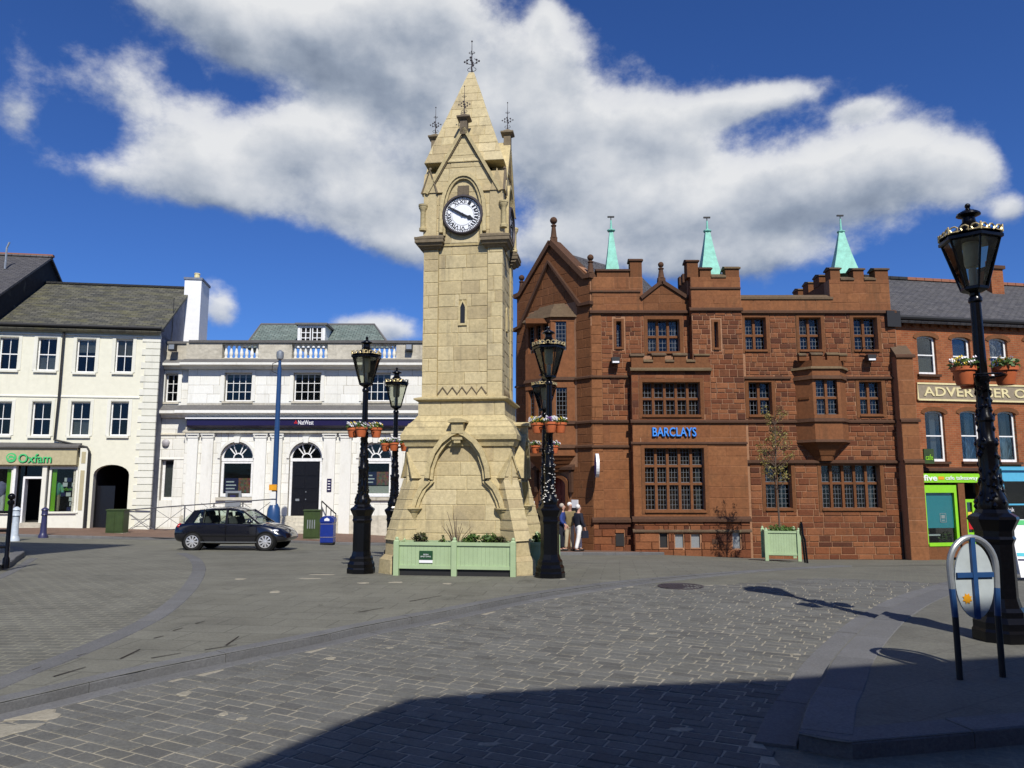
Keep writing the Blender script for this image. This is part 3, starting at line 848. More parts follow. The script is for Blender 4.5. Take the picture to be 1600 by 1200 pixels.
def build_ground():
    # lowest sheet, out to the horizon
    def base_h(x, y): return min(gh(x, y), rh(x, y))
    sheet('ground', [(-900, -300), (900, -300), (900, 1500), (-900, 1500)], base_h, -.09, 'far_ground', 2.0)
    kf = [(-140, 1128), (0, 1098), (110, 1073), (219, 1048), (391, 1014), (500, 993), (572, 977), (700, 954), (839, 928), (1000, 907), (1100, 898), (1206, 890), (1320, 884)]
    K = [Vector(G(u, v)) for u, v in kf]
    isl = [tuple(p) for p in resample(K, .5)]
    ring = isl + [G(u, v) for u, v in ((1300, 880), (1100, 876), (900, 874), (700, 866), (520, 860), (420, 860), (330, 862), (285, 866))]
    band = [(292, 864), (312, 872), (322, 886), (318, 905), (300, 930), (262, 962), (205, 992), (130, 1025), (60, 1052), (0, 1078), (-140, 1122)]
    BL = resample([G(u, v) for u, v in band], .4)
    ring += [tuple(p) for p in BL]
    island = sheet('paved_island', ring, gh, 0.0, 'square_paving', 1.0)
    kerb(island, K, 1.35, .22, gh, .006, .3)
    kerb(island, [tuple(p) for p in BL], .9, -.3, gh, .006, .12, name='band_stone')
    # gutter along the kerb and the carriageway in front
    rp_out = [(1160, 1290), (1205, 1225), (1247, 1169), (1262, 1118), (1285, 1081), (1303, 1045), (1341, 1000), (1381, 965), (1438, 934), (1520, 908), (1620, 890), (1800, 872)]
    RO = [Vector(G(u, v, rh)) for u, v in rp_out[2:]]
    road_poly = [(-60, -40), (60, -40), (60, 18)] + [G(1620, 884), G(1500, 882)] + isl[::-1] + [(-60, isl[0][1])]
    road = sheet('road', road_poly, rh, -.014, 'road_paving', 1.0)
    # gutter course
    gut = offset_line(resample([tuple(p) for p in K], .3), -.012)
    kerb(road, [tuple(p) for p in gut], 1.6, -.2, rh, .009, .05, name='gutter_stone', mat='kerb_stone')
    kerb(road, [tuple(p) for p in offset_line(resample([tuple(p) for p in RO], .3), .01)], 1.1, .3, rh, .009, .05, name='gutter_stone')
    # right-hand pavement
    near = [G(u, v, rh) for u, v in ((1247, 1169), (1290, 1179), (1326, 1184), (1600, 1160), (1760, 1148))]
    # edge goes: from far right back along the carriageway kerb to the corner, then to the right
    corner = [tuple(p) for p in resample([tuple(p) for p in RO][::-1], .35)]
    pav = corner + [p for p in near[1:]] + [(40, near[-1][1] + 1.0), (40, 20)]
    def ph(x, y): return rh(x, y) + .105 * (1 - min(1, max(0, (y - 8) / 9)))
    rp = sheet('right_pavement', pav, ph, -.004, 'pavement_grey', 1.0)
    kerb(rp, corner, 1.25, .38, ph, .002, .3)
    kerb(rp, [near[0], near[1], near[2], near[3], near[4]], 1.3, .3, ph, .004, .3)
    # left road with its small setts
    lr = [tuple(p) for p in BL][::-1] + [G(285, 866), G(265, 852), (-60, 22), (-60, BL[-1].y)]
    sheet('left_road', lr, gh, -.002, 'left_setts', 1.0)
    # roadway behind the island
    back = [(60, 18.0), (60, 40), (-60, 40), (-60, 21.5), G(265, 852), G(285, 866), G(330, 862), G(420, 860), G(520, 860), G(700, 866), G(900, 874), G(1100, 876), G(1300, 880), G(1320, 884), G(1500, 882), G(1620, 884)]
    sheet('back_road', back[:], gh, -.008, 'road_paving', 1.0)
    # pavements in front of the buildings
    pk = [(-200, 836), (0, 838), (120, 841), (230, 843), (300, 845), (530, 851), (640, 852)]
    LP = [G(u, v) for u, v in pk]
    lp = sheet('left_pavement', LP + [(-1.5, 30.5), (-1.5, 44), (-60, 44), (-60, LP[0][1])], gh, .09, 'pavement_red', 1.0)
    kerb(lp, LP, 1.0, .16, gh, .095, .25)
    rk = [(815, 866), (900, 867), (1000, 867), (1170, 869), (1300, 871), (1440, 873), (1620, 878)]
    BP = [G(u, v) for u, v in rk]
    bp = sheet('bank_pavement', BP + [(40, BP[-1][1] + 3), (40, 46), (-.9, 46), (-.9, 29)], gh, .09, 'pavement_red', 1.0)
    kerb(bp, BP, 1.0, .16, gh, .095, .25)
    # setts of the carriageway
    rnd = random.Random(3)
    ex = Vector((math.cos(R(-27)), math.sin(R(-27)))); ey = Vector((-ex.y, ex.x))
    gutp = [Vector(p) for p in offset_line(resample([tuple(p) for p in K], .3), -.17)]
    rgut = offset_line(resample([tuple(p) for p in RO], .3), .24)
    sett_poly = [tuple(p) for p in gutp] + [tuple(p) for p in rgut[::-1] if p.y < 16.5]
    sett_poly += [(rgut[0].x - .2, 2.0), (-12, 2.0)]
    L, Wd = .27, .145; items = []
    for r in range(-85, 124):
        off = rnd.uniform(0, L); q = -60
        x = -14.0 + off
        while x < 14:
            ln = L * rnd.uniform(.82, 1.2)
            c = ex * (x + ln / 2) + ey * (r * Wd) + Vector((0, 8))
            x += ln
            if not (2.2 < c.y < 14.6 + .5 * math.sin(c.x * 1.3) and abs(c.x) < .74 * c.y + .6): continue
            if not inside((c.x, c.y), sett_poly): continue
            a = .06 + .25 * max(0, (c.y - 11.5) / 2.7)
            items.append((c, ln - .017, Wd - .015))
    # the setts that show largest and lie in the frame
    def size(it):
        c = it[0]
        vis = -.67 * c.y < c.x < .67 * c.y and c.y > 4.15
        return (0 if vis else 1, c.y * c.y)
    items.sort(key=size)
    def top(c): return Vector((0, 0, 1))
    mesh_cache = [None] * 8; rest = MB(); ang = math.atan2(ex.y, ex.x)
    for i, (c, l, w) in enumerate(items):
        z = rh(c.x, c.y) + rnd.uniform(-.004, .003)
        if i < 300:
            k = i % 8
            if mesh_cache[k] is None:
                mb = MB(); rr = random.Random(k)
                b = [(-.5, -.5), (.5, -.5), (.5, .5), (-.5, .5)]
                jj = [(x + rr.uniform(-.015, .015), y + rr.uniform(-.03, .03)) for x, y in b]
                mb.add([(x, y, -.03) for x, y in jj] + [(x, y, -.005) for x, y in jj] + [(x * .955, y * .91, rr.uniform(-.0015, .0015)) for x, y in jj],
                       [(a, (a + 1) % 4, (a + 1) % 4 + 4, a + 4) for a in range(4)] + [(a + 4, (a + 1) % 4 + 4, (a + 1) % 4 + 8, a + 8) for a in range(4)] + [(8, 9, 10, 11)])
                mesh_cache[k] = mb.mesh('sett', 'sett_stone', normals=False)
            o = bpy.data.objects.new('sett', mesh_cache[k]); col.objects.link(o); o.parent = road
            o.matrix_local = Matrix.Translation((c.x, c.y, z)) @ Matrix.Rotation(ang + rnd.uniform(-.012, .012), 4, 'Z') @ Matrix.Rotation(rnd.uniform(-.008, .008), 4, 'X') @ Matrix.Diagonal((l, w, 1, 1))
        else:
            b = []
            for sx, sy in ((-.5, -.5), (.5, -.5), (.5, .5), (-.5, .5)):
                b.append((sx + rnd.uniform(-.015, .015), sy + rnd.uniform(-.03, .03)))
            P = lambda s, t, zz: (c.x + ex.x * s * l + ey.x * t * w, c.y + ex.y * s * l + ey.y * t * w, z + zz)
            rest.add([P(x, y, -.02) for x, y in b] + [P(x, y, -.005) for x, y in b] + [P(x * .955, y * .91, rnd.uniform(-.0015, .0015)) for x, y in b],
                     [(a, (a + 1) % 4, (a + 1) % 4 + 4, a + 4) for a in range(4)] + [(a + 4, (a + 1) % 4 + 4, (a + 1) % 4 + 8, a + 8) for a in range(4)] + [(8, 9, 10, 11)], rnd.random() * .98 + .01)
    rest.obj('setts', 'sett_stone', road, normals=False, kind='stuff')
    xs = [tuple(p) for p in gutp if p.y < 14.3] + [tuple(p) for p in rgut[::-1] if p.y < 14.3] + [(rgut[0].x - .2, 2.0), (-12, 2.0)]
    sheet('mortar_bed', xs, rh, -.0065, 'sett_mortar', 1.0, road, None)
    # pale mortar patches and bits of grit on the setts
    for (u, v, rx, ry) in ((52, 1118, .34, .11), (15, 1140, .26, .12), (288, 1084, .07, .05), (348, 1116, .05, .03), (378, 1123, .05, .025), (515, 1029, .07, .05), (608, 1012, .05, .03), (745, 1088, .09, .05), (1065, 1140, .12, .03), (1245, 1023, .06, .03), (1020, 990, .06, .03), (765, 1163, .1, .03), (975, 985, .06, .03)):
        x, y = G(u, v, rh); pts = []
        for k in range(14):
            a = 2 * PI * k / 14; q = rnd.uniform(.6, 1.15); pts.append((x + rx * q * math.cos(a), y + ry * q * math.sin(a) * 1.6))
        mb = MB(); z = rh(x, y)
        mb.prismz(pts, z - .002, z + .0045, top=[(x + (a - x) * .9, y + (b - y) * .9) for a, b in pts]); mb.obj('mortar_patch', 'sett_mortar', road)
    for (u0, v0, u1, v1) in ((188, 1030, 219, 1015), (240, 998, 256, 994), (320, 1016, 370, 1008), (353, 1009, 373, 995), (83, 1058, 134, 1043), (50, 1048, 64, 1043), (120, 1026, 134, 1022), (236, 1029, 283, 1021), (305, 975, 320, 971), (270, 986, 285, 982), (560, 957, 600, 950), (640, 940, 690, 931)):
        a = Vector(G(u0, v0)); b = Vector(G(u1, v1)); d_ = (b - a).normalized(); q = Vector((-d_.y, d_.x)) * .012
        mb = MB(); mb.add([(*(a - q), gh(*a) + .0075), (*(b - q * .6), gh(*b) + .0075), (*(b + q * .6), gh(*b) + .0075), (*(a + q), gh(*a) + .0075)], [(0, 1, 2, 3)]); mb.obj('open_joint', 'soil', island)
    for (u, v, rx, ry) in ((482, 904, .22, .02), (505, 898, .3, .02), (568, 911, .12, .02), (620, 910, .16, .02), (430, 925, .1, .03), (700, 912, .1, .02), (375, 905, .12, .03), (880, 905, .08, .02)):
        x, y = G(u, v); pts = []
        for k in range(12):
            a = 2 * PI * k / 12; q = rnd.uniform(.6, 1.2); pts.append((x + rx * q * math.cos(a), y + ry * q * 4 * math.sin(a)))
        mb = MB(); z = gh(x, y); mb.prismz(pts, z - .002, z + .006, top=[(x + (a - x) * .9, y + (b - y) * .9) for a, b in pts]); mb.obj('mortar_patch', 'sett_mortar', island)
    # round iron cover
    x, y = G(1064, 916, rh); mb = MB(); z = rh(x, y)
    mb.lathe([(.42, z - .02), (.42, z + .006), (.36, z + .006), (.355, z + .001), (.01, z + .001)], 24, x, y)
    for k in range(-5, 6): mb.box(x + k * .06 - .012, x + k * .06 + .012, y - .28, y + .28, z + .001, z + .006)
    c = mb.obj('manhole_cover', 'rusty_iron', road)
    # low raised corner with railing at the far left
    rr = [G(u, v) for u, v in ((-120, 905), (0, 892), (26, 878), (38, 868), (30, 862), (-10, 858), (-120, 856))]
    lc = sheet('raised_corner', rr, gh, .13, 'pavement_grey', 1.0)
    kerb(lc, rr[:-1], .8, .25, gh, .136, .25)
    kerb(lc, [tuple(Vector(p)) for p in offset_line([Vector(G(u, v)) for u, v in ((-120, 925), (0, 905), (60, 872))], 0)], .9, .22, gh, .004, .1, name='band_stone')


build_ground()

# ------------------------------------------------------------------ the clock tower
TC = (-1.0, 17.45); TH = R(-7.5); TZ = -.04
TF = Fac(TC, (TC[0] + math.cos(TH), TC[1] + math.sin(TH)))


def iron_finial(h, spread, r=.014):
    mb = MB(); mb.tube([(0, 0, 0), (0, 0, h)], [r * 1.3, r * .5], 6)
    for k in range(4):
        a = PI / 2 * k; ca, sa = math.cos(a), math.sin(a)
        for z0, s, up in ((h * .08, spread * .8, .45), (h * .3, spread, .5), (h * .62, spread * .55, .3)):
            pts = [(0, 0, z0)] + [(ca * s * math.sin(t), sa * s * math.sin(t), z0 + s * up * (1 - math.cos(t)) * 1.1) for t in (.5, 1.0, 1.6, 2.2, 2.7)]
            mb.tube(pts, r * .6, 5)
        q = Vector((ca * spread, sa * spread, h * .3 + spread * .55))
        for j in range(3):
            b = j * 2.1; c = q + Vector((ca * .04 * math.cos(b), sa * .04 * math.cos(b), .045 * math.sin(b)))
            mb.ball(c, r * 2.0, 6)
    mb.ball((0, 0, h), r * 1.8, 6)
    return mb


def build_tower():
    T = thing('clock_tower', 'tall sandstone clock tower with gabled white clock face and pointed spire', 'clock tower', (*TC, TZ), TH)
    S = Stones(T, 'tower_stone'); rot = [Matrix.Rotation(PI / 2 * k, 4, 'Z') for k in range(4)]
    wts = (1.0, .55, 0, 0)
    core = MB()
    core.prismz([(-1.235, -1.235), (1.235, -1.235), (1.235, 1.235), (-1.235, 1.235)], -.4, 2.72, top=[(-1.135, -1.135), (1.135, -1.135), (1.135, 1.135), (-1.135, 1.135)])
    core.box(-.965, .965, -.965, .965, 3.3, 3.7)
    core.box(-.865, .865, -.865, .865, 3.7, 8.62)
    for k in range(4):
        sx, sy = (1, 1) if k == 0 else (1, -1) if k == 1 else (-1, 1) if k == 2 else (-1, -1)
        core.box(min(sx * .57, sx * .905), max(sx * .57, sx * .905), min(sy * .57, sy * .905), max(sy * .57, sy * .905), 3.7, 7.25)
    core.prism([(-.84, 8.5), (.84, 8.5), (0, 10.0)], -.895, .895); core.prismx([(-.84, 8.5), (.84, 8.5), (0, 10.0)], -.895, .895)
    core.prism(rectp(-.8, .8, 7.25, 8.55), -.895, .895); core.prismx(rectp(-.8, .8, 7.25, 8.55), -.895, .895)
    core.prismz([(-.93, -.93), (.93, -.93), (.93, .93), (-.93, .93)], 9.25, 11.95, top=[(-.055, -.055), (.055, -.055), (.055, .055), (-.055, .055)])
    core.obj('body', 'tower_mortar', T)
    for k in range(4):
        Rk = rot[k]; w = wts[k]
        slope = Vector((0, .1, 2.72 + .4)).normalized()
        Fb = Rk @ frame((0, -1.235 - .0, -.4), (1, 0, 0), slope)
        S.wall(Fb, [(-1.22, 0), (1.22, 0), (1.12, 3.115), (-1.12, 3.115)], hr=(.26, .34), wr=(.42, .8), joint=.006, proud=.01, weight=w, seed=21 + k)
        Fd = Rk @ frame((0, -.965, 0), (1, 0, 0), (0, 0, 1))
        S.wall(Fd, rectp(-.975, .975, 3.34, 3.67), hr=(.3, .36), wr=(.45, .8), joint=.006, proud=.008, weight=w, seed=31 + k)
        Fp = Rk @ frame((0, -.865, 0), (1, 0, 0), (0, 0, 1)); Fq = Rk @ frame((0, -.905, 0), (1, 0, 0), (0, 0, 1))
        S.wall(Fp, rectp(-.57, .57, 3.76, 7.25), holes=[(-.09, .09, 5.44, 5.98)], hr=(.26, .33), wr=(.34, .72), joint=.006, proud=.012, weight=w, seed=41 + k)
        for sg in (-1, 1):
            S.wall(Fq, rectp(min(sg * .57, sg * .915), max(sg * .57, sg * .915), 3.76, 7.22), hr=(.26, .33), wr=(.33, .36) if (k + sg) % 2 else (.16, .36), joint=.006, proud=.01, weight=w, seed=51 + k * 2 + sg)
        Fg = Rk @ frame((0, -.895, 0), (1, 0, 0), (0, 0, 1))
        S.wall(Fg, [(-.84, 7.3), (.84, 7.3), (.84, 8.5), (0, 9.98), (-.84, 8.5)], hr=(.27, .33), wr=(.4, .75), joint=.006, proud=.01, weight=w, seed=61 + k)
        sl = Vector((0, .875, 2.7)); n_ = sl.length
        Fs = Rk @ frame((0, -.93, 9.25), (1, 0, 0), sl)
        S.wall(Fs, [(-.93, 0), (.93, 0), (.06, n_), (-.06, n_)], hr=(.24, .29), wr=(.35, .65), joint=.007, proud=.012, weight=w * .9, seed=71 + k)
        # roof slopes of the gables
        for sg in (-1, 1):
            e = Vector((-sg * .84, 0, 1.5))
            Fr = Rk @ frame((sg * .84, -.9 if sg > 0 else 0.0, 8.5), (0, 1, 0) if sg > 0 else (0, -1, 0), e)
            if sg < 0: Fr = Rk @ frame((sg * .84, 0, 8.5), (0, -1, 0), e)
            S.wall(Fr, rectp(.1, .82, .05, 1.6), hr=(.24, .3), wr=(.3, .6), joint=.007, proud=.01, weight=w * .5, seed=81 + k)
    # mouldings, one ring or face at a time
    def ring(name, mat, steps):
        mb = MB()
        for z0, a, z1, b in steps: mb.prismz([(-a, -a), (a, -a), (a, a), (-a, a)], z0, z1, top=[(-b, -b), (b, -b), (b, b), (-b, b)])
        return mb.obj(name, mat, T)
    ring('cornice', 'tower_trim', [(2.66, 1.19, 2.72, 1.21), (2.722, 1.21, 2.80, 1.24), (2.802, 1.275, 2.9, 1.285), (2.902, 1.28, 3.06, 1.2)])
    ring('weathering', 'tower_trim', [(3.06, 1.2, 3.09, 1.2), (3.092, 1.18, 3.2, 1.09), (3.202, 1.08, 3.22, 1.08), (3.222, 1.065, 3.345, .98)])
    ring('string_course', 'tower_trim', [(3.665, .99, 3.70, 1.05), (3.702, 1.06, 3.735, 1.06), (3.737, 1.05, 3.775, .93)])
    for k in range(4):
        Rk = rot[k]
        # zigzag at the panel's foot: dark ribbon in place of its shadow line
        mb = MB(); mb.M = Rk; pts = [(-.55 + 1.1 * i / 10, 3.99 if i % 2 else 3.84) for i in range(11)]
        ribbon(mb, pts, .03, -.895, -.86); mb.obj('zigzag', 'weathered_shade_trim', T)
        # lancet
        mb = MB(); mb.M = Rk; mb.prism([(-.055, 5.44), (.055, 5.44), (.055, 5.8), (0, 5.92), (-.055, 5.8)], -.875, -.8); sl = mb.obj('lancet_window', 'dial_black', T)
        mb = MB(); mb.M = Rk; ribbon(mb, [(-.08, 5.44), (-.08, 5.81), (0, 5.96), (.08, 5.81), (.08, 5.44)], .05, -.9, -.84); mb.box(-.1, .1, -.91, -.86, 5.39, 5.437); mb.obj('surround', 'tower_trim', sl)
        # great arch of the base, cusped
        left = [(647, 794), (651, 780), (660, 762), (672, 750)]; up = [(670, 747), (672, 730), (680, 707), (692, 690), (706, 679), (718, 673)]
        c0 = TF.p(718, 673, 1.3)[0]
        L1 = [(TF.p(u, v, 1.3)[0] - c0, TF.p(u, v, 1.3)[1] - TZ) for u, v in left]; U1 = [(TF.p(u, v, 1.3)[0] - c0, TF.p(u, v, 1.3)[1] - TZ) for u, v in up]
        U1[-1] = (0, U1[-1][1])
        mb = MB(); mb.M = Rk
        for sg in (1, -1):
            ribbon(mb, [(sg * x, z) for x, z in L1], .1, -1.3, -1.12); ribbon(mb, [(sg * x, z) for x, z in U1], .1, -1.36, -1.1)
        mb.obj('arch_moulding', 'tower_trim', T)
        mb = MB(); mb.M = Rk
        for sg in (1, -1):
            ribbon(mb, [(sg * (abs(x) - .085) * -1, z - .02) for x, z in L1], .06, -1.25, -1.1); ribbon(mb, [(sg * -(abs(x) - .085 if abs(x) > .085 else 0), z - (.03 if abs(x) > .1 else .1)) for x, z in U1], .06, -1.28, -1.1)
        mb.obj('inner_moulding', 'tower_trim', T)
        for sg in (1, -1):
            mb = MB(); mb.M = Rk; x = sg * abs(L1[0][0]); z = L1[0][1]
            mb.lathe([(.02, z - .33), (.1, z - .12), (.12, z - .07), (.15, z - .06), (.15, z - .03), (.19, z - .015), (.19, z + .01)], 12, x, -1.2); mb.obj('corbel', 'tower_trim', T, True)
        mb = MB(); mb.M = Rk; mb.box(-.13, .13, -1.37, -1.0, 2.93, 3.16); mb.box(-.2, .2, -1.42, -1.0, 3.162, 3.2); mb.prism([(-.2, 3.202), (.2, 3.202), (.1, 3.25), (-.1, 3.25)], -1.42, -1.0)
        mb.box(-.11, .11, -1.4, -1.2, 2.79, 2.84); mb.box(-.07, .07, -1.38, -1.2, 2.72, 2.788); mb.obj('keystone', 'tower_trim', T)
        # clock stage: hood, gable coping, cap
        mb = MB(); mb.M = Rk
        hood = [(.5, 7.55), (.5, 7.8)] + pointed(0, .5, 8.02, .9) + [(-.5, 7.8), (-.5, 7.55)]
        ribbon(mb, hood, .08, -1.0, -.88); mb.obj('hood_moulding', 'weathered_shade_trim' if k == 5 else 'tower_trim', T)
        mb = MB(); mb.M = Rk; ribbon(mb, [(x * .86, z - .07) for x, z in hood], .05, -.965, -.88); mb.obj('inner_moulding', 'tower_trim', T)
        mb = MB(); mb.M = Rk; mb.box(-.13, .13, -.945, -.88, 8.44, 8.66); mb.obj('stone_tablet', 'weathered_shade_trim', T)
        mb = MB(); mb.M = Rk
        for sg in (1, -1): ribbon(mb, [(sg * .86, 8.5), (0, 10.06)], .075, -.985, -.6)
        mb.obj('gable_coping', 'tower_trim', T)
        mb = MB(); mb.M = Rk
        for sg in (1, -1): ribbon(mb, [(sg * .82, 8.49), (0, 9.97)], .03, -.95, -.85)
        mb.obj('gable_shade_line', 'weathered_shade_trim', T)  # dark strip: the shade line under the coping, as colour
        mb = MB(); mb.M = Rk @ Matrix.Translation((0, -.9, 0)); mb.box(-.085, .085, -.085, .085, 9.9, 10.24)
        mb.prismz([(-.09, -.09), (.09, -.09), (.09, .09), (-.09, .09)], 10.242, 10.29, top=[(-.15, -.15), (.15, -.15), (.15, .15), (-.15, .15)])
        mb.box(-.155, .155, -.155, .155, 10.292, 10.33); mb.prismz([(-.13, -.13), (.13, -.13), (.13, .13), (-.13, .13)], 10.332, 10.42, top=[(-.03, -.03), (.03, -.03), (.03, .03), (-.03, .03)])
        cap = mb.obj('gable_cap', 'weathered_shade_trim', T)
        mb = iron_finial(.72, .09, .009); mb.M = None
        mb.v = [tuple(Rk @ Vector((x, y - .9, z + 10.4))) for x, y, z in mb.v]; mb.obj('iron_finial', 'rusty_iron', cap)
        # corner: bracketed block, pier with gablets, colonnette
        Ck = Rk
        mb = MB(); mb.M = Ck
        def cb(a, b, z0, z1, a2=None):
            mb.prismz([(-a, -a), (-b, -a), (-b, -b), (-a, -b)], z0, z1, top=None if a2 is None else [(-a2, -a2), (-b, -a2), (-b, -b), (-a2, -b)])
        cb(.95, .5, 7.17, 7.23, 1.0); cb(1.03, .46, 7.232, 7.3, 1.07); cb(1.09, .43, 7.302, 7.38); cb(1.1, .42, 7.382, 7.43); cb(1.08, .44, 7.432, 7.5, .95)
        mb.obj('corner_cornice', 'weathered_shade_trim', T)  # dark all over, with the shade of its undersides in the colour
        mb = MB(); mb.M = Ck; cb(.93, .62, 7.5, 8.6); mb.obj('corner_pier', 'tower_stone', T)
        mb = MB(); mb.M = Ck
        mb.prism([(-.95, 8.52), (-.62, 8.52), (-.785, 9.05)], -.955, -.4); mb.prismx([(-.95, 8.52), (-.62, 8.52), (-.785, 9.05)], -.955, -.4)
        gb = mb.obj('corner_gablet', 'tower_stone', T)
        mb = MB(); mb.M = Ck
        ribbon(mb, [(-.975, 8.5), (-.785, 9.08), (-.6, 8.5)], .035, -.985, -.93); mb.ball((-.785, -.94, 9.1), .035, 8)
        mb.obj('gablet_coping', 'weathered_shade_trim', gb)
        mb = MB(); mb.M = Ck
        mb.lathe([(.085, 7.62), (.085, 7.68), (.062, 7.7), (.06, 8.07), (.065, 8.08), (.075, 8.12), (.1, 8.16), (.1, 8.19), (.11, 8.2), (.11, 8.24)], 12, -.94, -.94); mb.obj('colonnette', 'tower_trim', T, True)
        # stepped diagonal buttress, block by block
        D = Rk @ Matrix.Rotation(-PI / 4 - PI / 2, 4, 'Z')
        def blk(z0, r0, z1, r1, w0, w1=None, mat='tower_stone'):
            m = MB(); m.M = D; w1 = w1 or w0
            m.add([(.9, -w0, z0), (r0, -w0, z0), (r0, w0, z0), (.9, w0, z0), (.9, -w1, z1), (r1, -w1, z1), (r1, w1, z1), (.9, w1, z1)],
                  [(0, 3, 2, 1), (4, 5, 6, 7), (0, 1, 5, 4), (1, 2, 6, 5), (2, 3, 7, 6), (3, 0, 4, 7)]); m.obj('buttress_stone', mat, T)
        blk(-.4, 2.15, .0, 2.13, .26); blk(.003, 2.13, .26, 2.12, .25); blk(.263, 2.12, .36, 2.02, .25, .21); blk(.363, 2.01, .67, 2.0, .205)
        z = .673; r = 2.04
        for i in range(6):
            blk(z, r, z + .03, r - .012, .21); blk(z + .032, r - .02, z + .21, r - .08, .2); z += .213; r -= .072
        blk(z, r, 2.0, r - .03, .2)
        m = MB(); m.M = D; m.prismx([(-.22, 2.003), (.22, 2.003), (0, 2.5)], .9, r); m.obj('buttress_gablet', 'tower_stone', T)
        m = MB(); m.M = D
        for sg in (1, -1): m.prismx([(sg * .25, 1.97), (sg * .21, 1.97), (0, 2.46), (0, 2.54)], .9, r + .04)
        m.obj('gablet_coping', 'tower_trim', T)
    S.finish()
    mb = iron_finial(.88, .14, .013); mb.v = [(x, y, z + 11.93) for x, y, z in mb.v]; mb.obj('iron_finial', 'rusty_iron', T)
    # clock
    def clock():
        zc = 7.95; y = -.93
        def disc(rad, y0, y1, n=40): return [(rad * math.cos(2 * PI * k / n), zc + rad * math.sin(2 * PI * k / n)) for k in range(n)], y0, y1
        mb = MB(); prof = [(.475, -.0), (.475, -.075), (.45, -.1), (.425, -.1), (.41, -.06), (.41, -.0)]; n = 44
        vs = [(r * math.cos(2 * PI * k / n), y + yy, zc + r * math.sin(2 * PI * k / n)) for r, yy in prof for k in range(n)]
        fs = [(i * n + k, i * n + (k + 1) % n, (i + 1) * n + (k + 1) % n, (i + 1) * n + k) for i in range(len(prof) - 1) for k in range(n)]
        mb.add(vs, fs); ck = mb.obj('clock', 'rusty_iron', T, True)
        p, a, b = disc(.412, y - .05, y - .01); MB().prism(p, a, b).obj('dial', 'dial_white', ck)
        mb = MB()
        for k in range(60):
            an = 2 * PI * k / 60; mb.M = Matrix.Translation((0, y - .052, zc)) @ Matrix.Rotation(an, 4, 'Y'); w = .011 if k % 5 == 0 else .006; mb.box(-w, w, -.004, .004, .365, .402)
        for rr in (.358, .25):
            for k in range(60):
                mb.M = Matrix.Translation((0, y - .052, zc)) @ Matrix.Rotation(2 * PI * k / 60, 4, 'Y'); mb.box(-.02 * rr / .36, .02 * rr / .36, -.003, .003, rr, rr + (.008 if rr > .3 else .004))
        mb.obj('minute_track', 'dial_black', ck, kind='stuff')
        for h, s in enumerate(['XII', 'I', 'II', 'III', 'IIII', 'V', 'VI', 'VII', 'VIII', 'IX', 'X', 'XI']):
            w = .024 * len(s) + .012
            o = text('numeral', s, 'dial_black', ck, -w, w, .27, .352, 0, .006, .012)
            o.matrix_local = Matrix.Translation((0, y - .054, zc)) @ Matrix.Rotation(2 * PI * h / 12, 4, 'Y')
        def hand(an, poly, yy):
            mb = MB(); mb.M = Matrix.Translation((0, yy, zc)) @ Matrix.Rotation(R(an), 4, 'Y'); mb.prism(poly, -.006, .006); mb.obj('hand', 'dial_black', ck)
        hand(300, [(-.012, -.1), (.012, -.1), (.022, 0), (.026, .12), (.013, .37), (0, .4), (-.013, .37), (-.026, .12), (-.022, 0)], y - .085)
        hand(115, [(-.02, -.08), (.02, -.08), (.026, 0), (.022, .12), (.055, .17), (.03, .22), (.012, .27), (-.012, .27), (-.03, .22), (-.055, .17), (-.022, .12), (-.026, 0)], y - .068)
        mb = MB(); p, a, b = disc(.03, y - .1, y - .05, 12); mb.prism(p, a, b); mb.obj('hub', 'dial_black', ck)
        return ck
    ck = clock()
    for k in (1, 2, 3):
        c = copy_tree(ck, T); c.matrix_local = rot[k]
    return T


TOWER = build_tower()

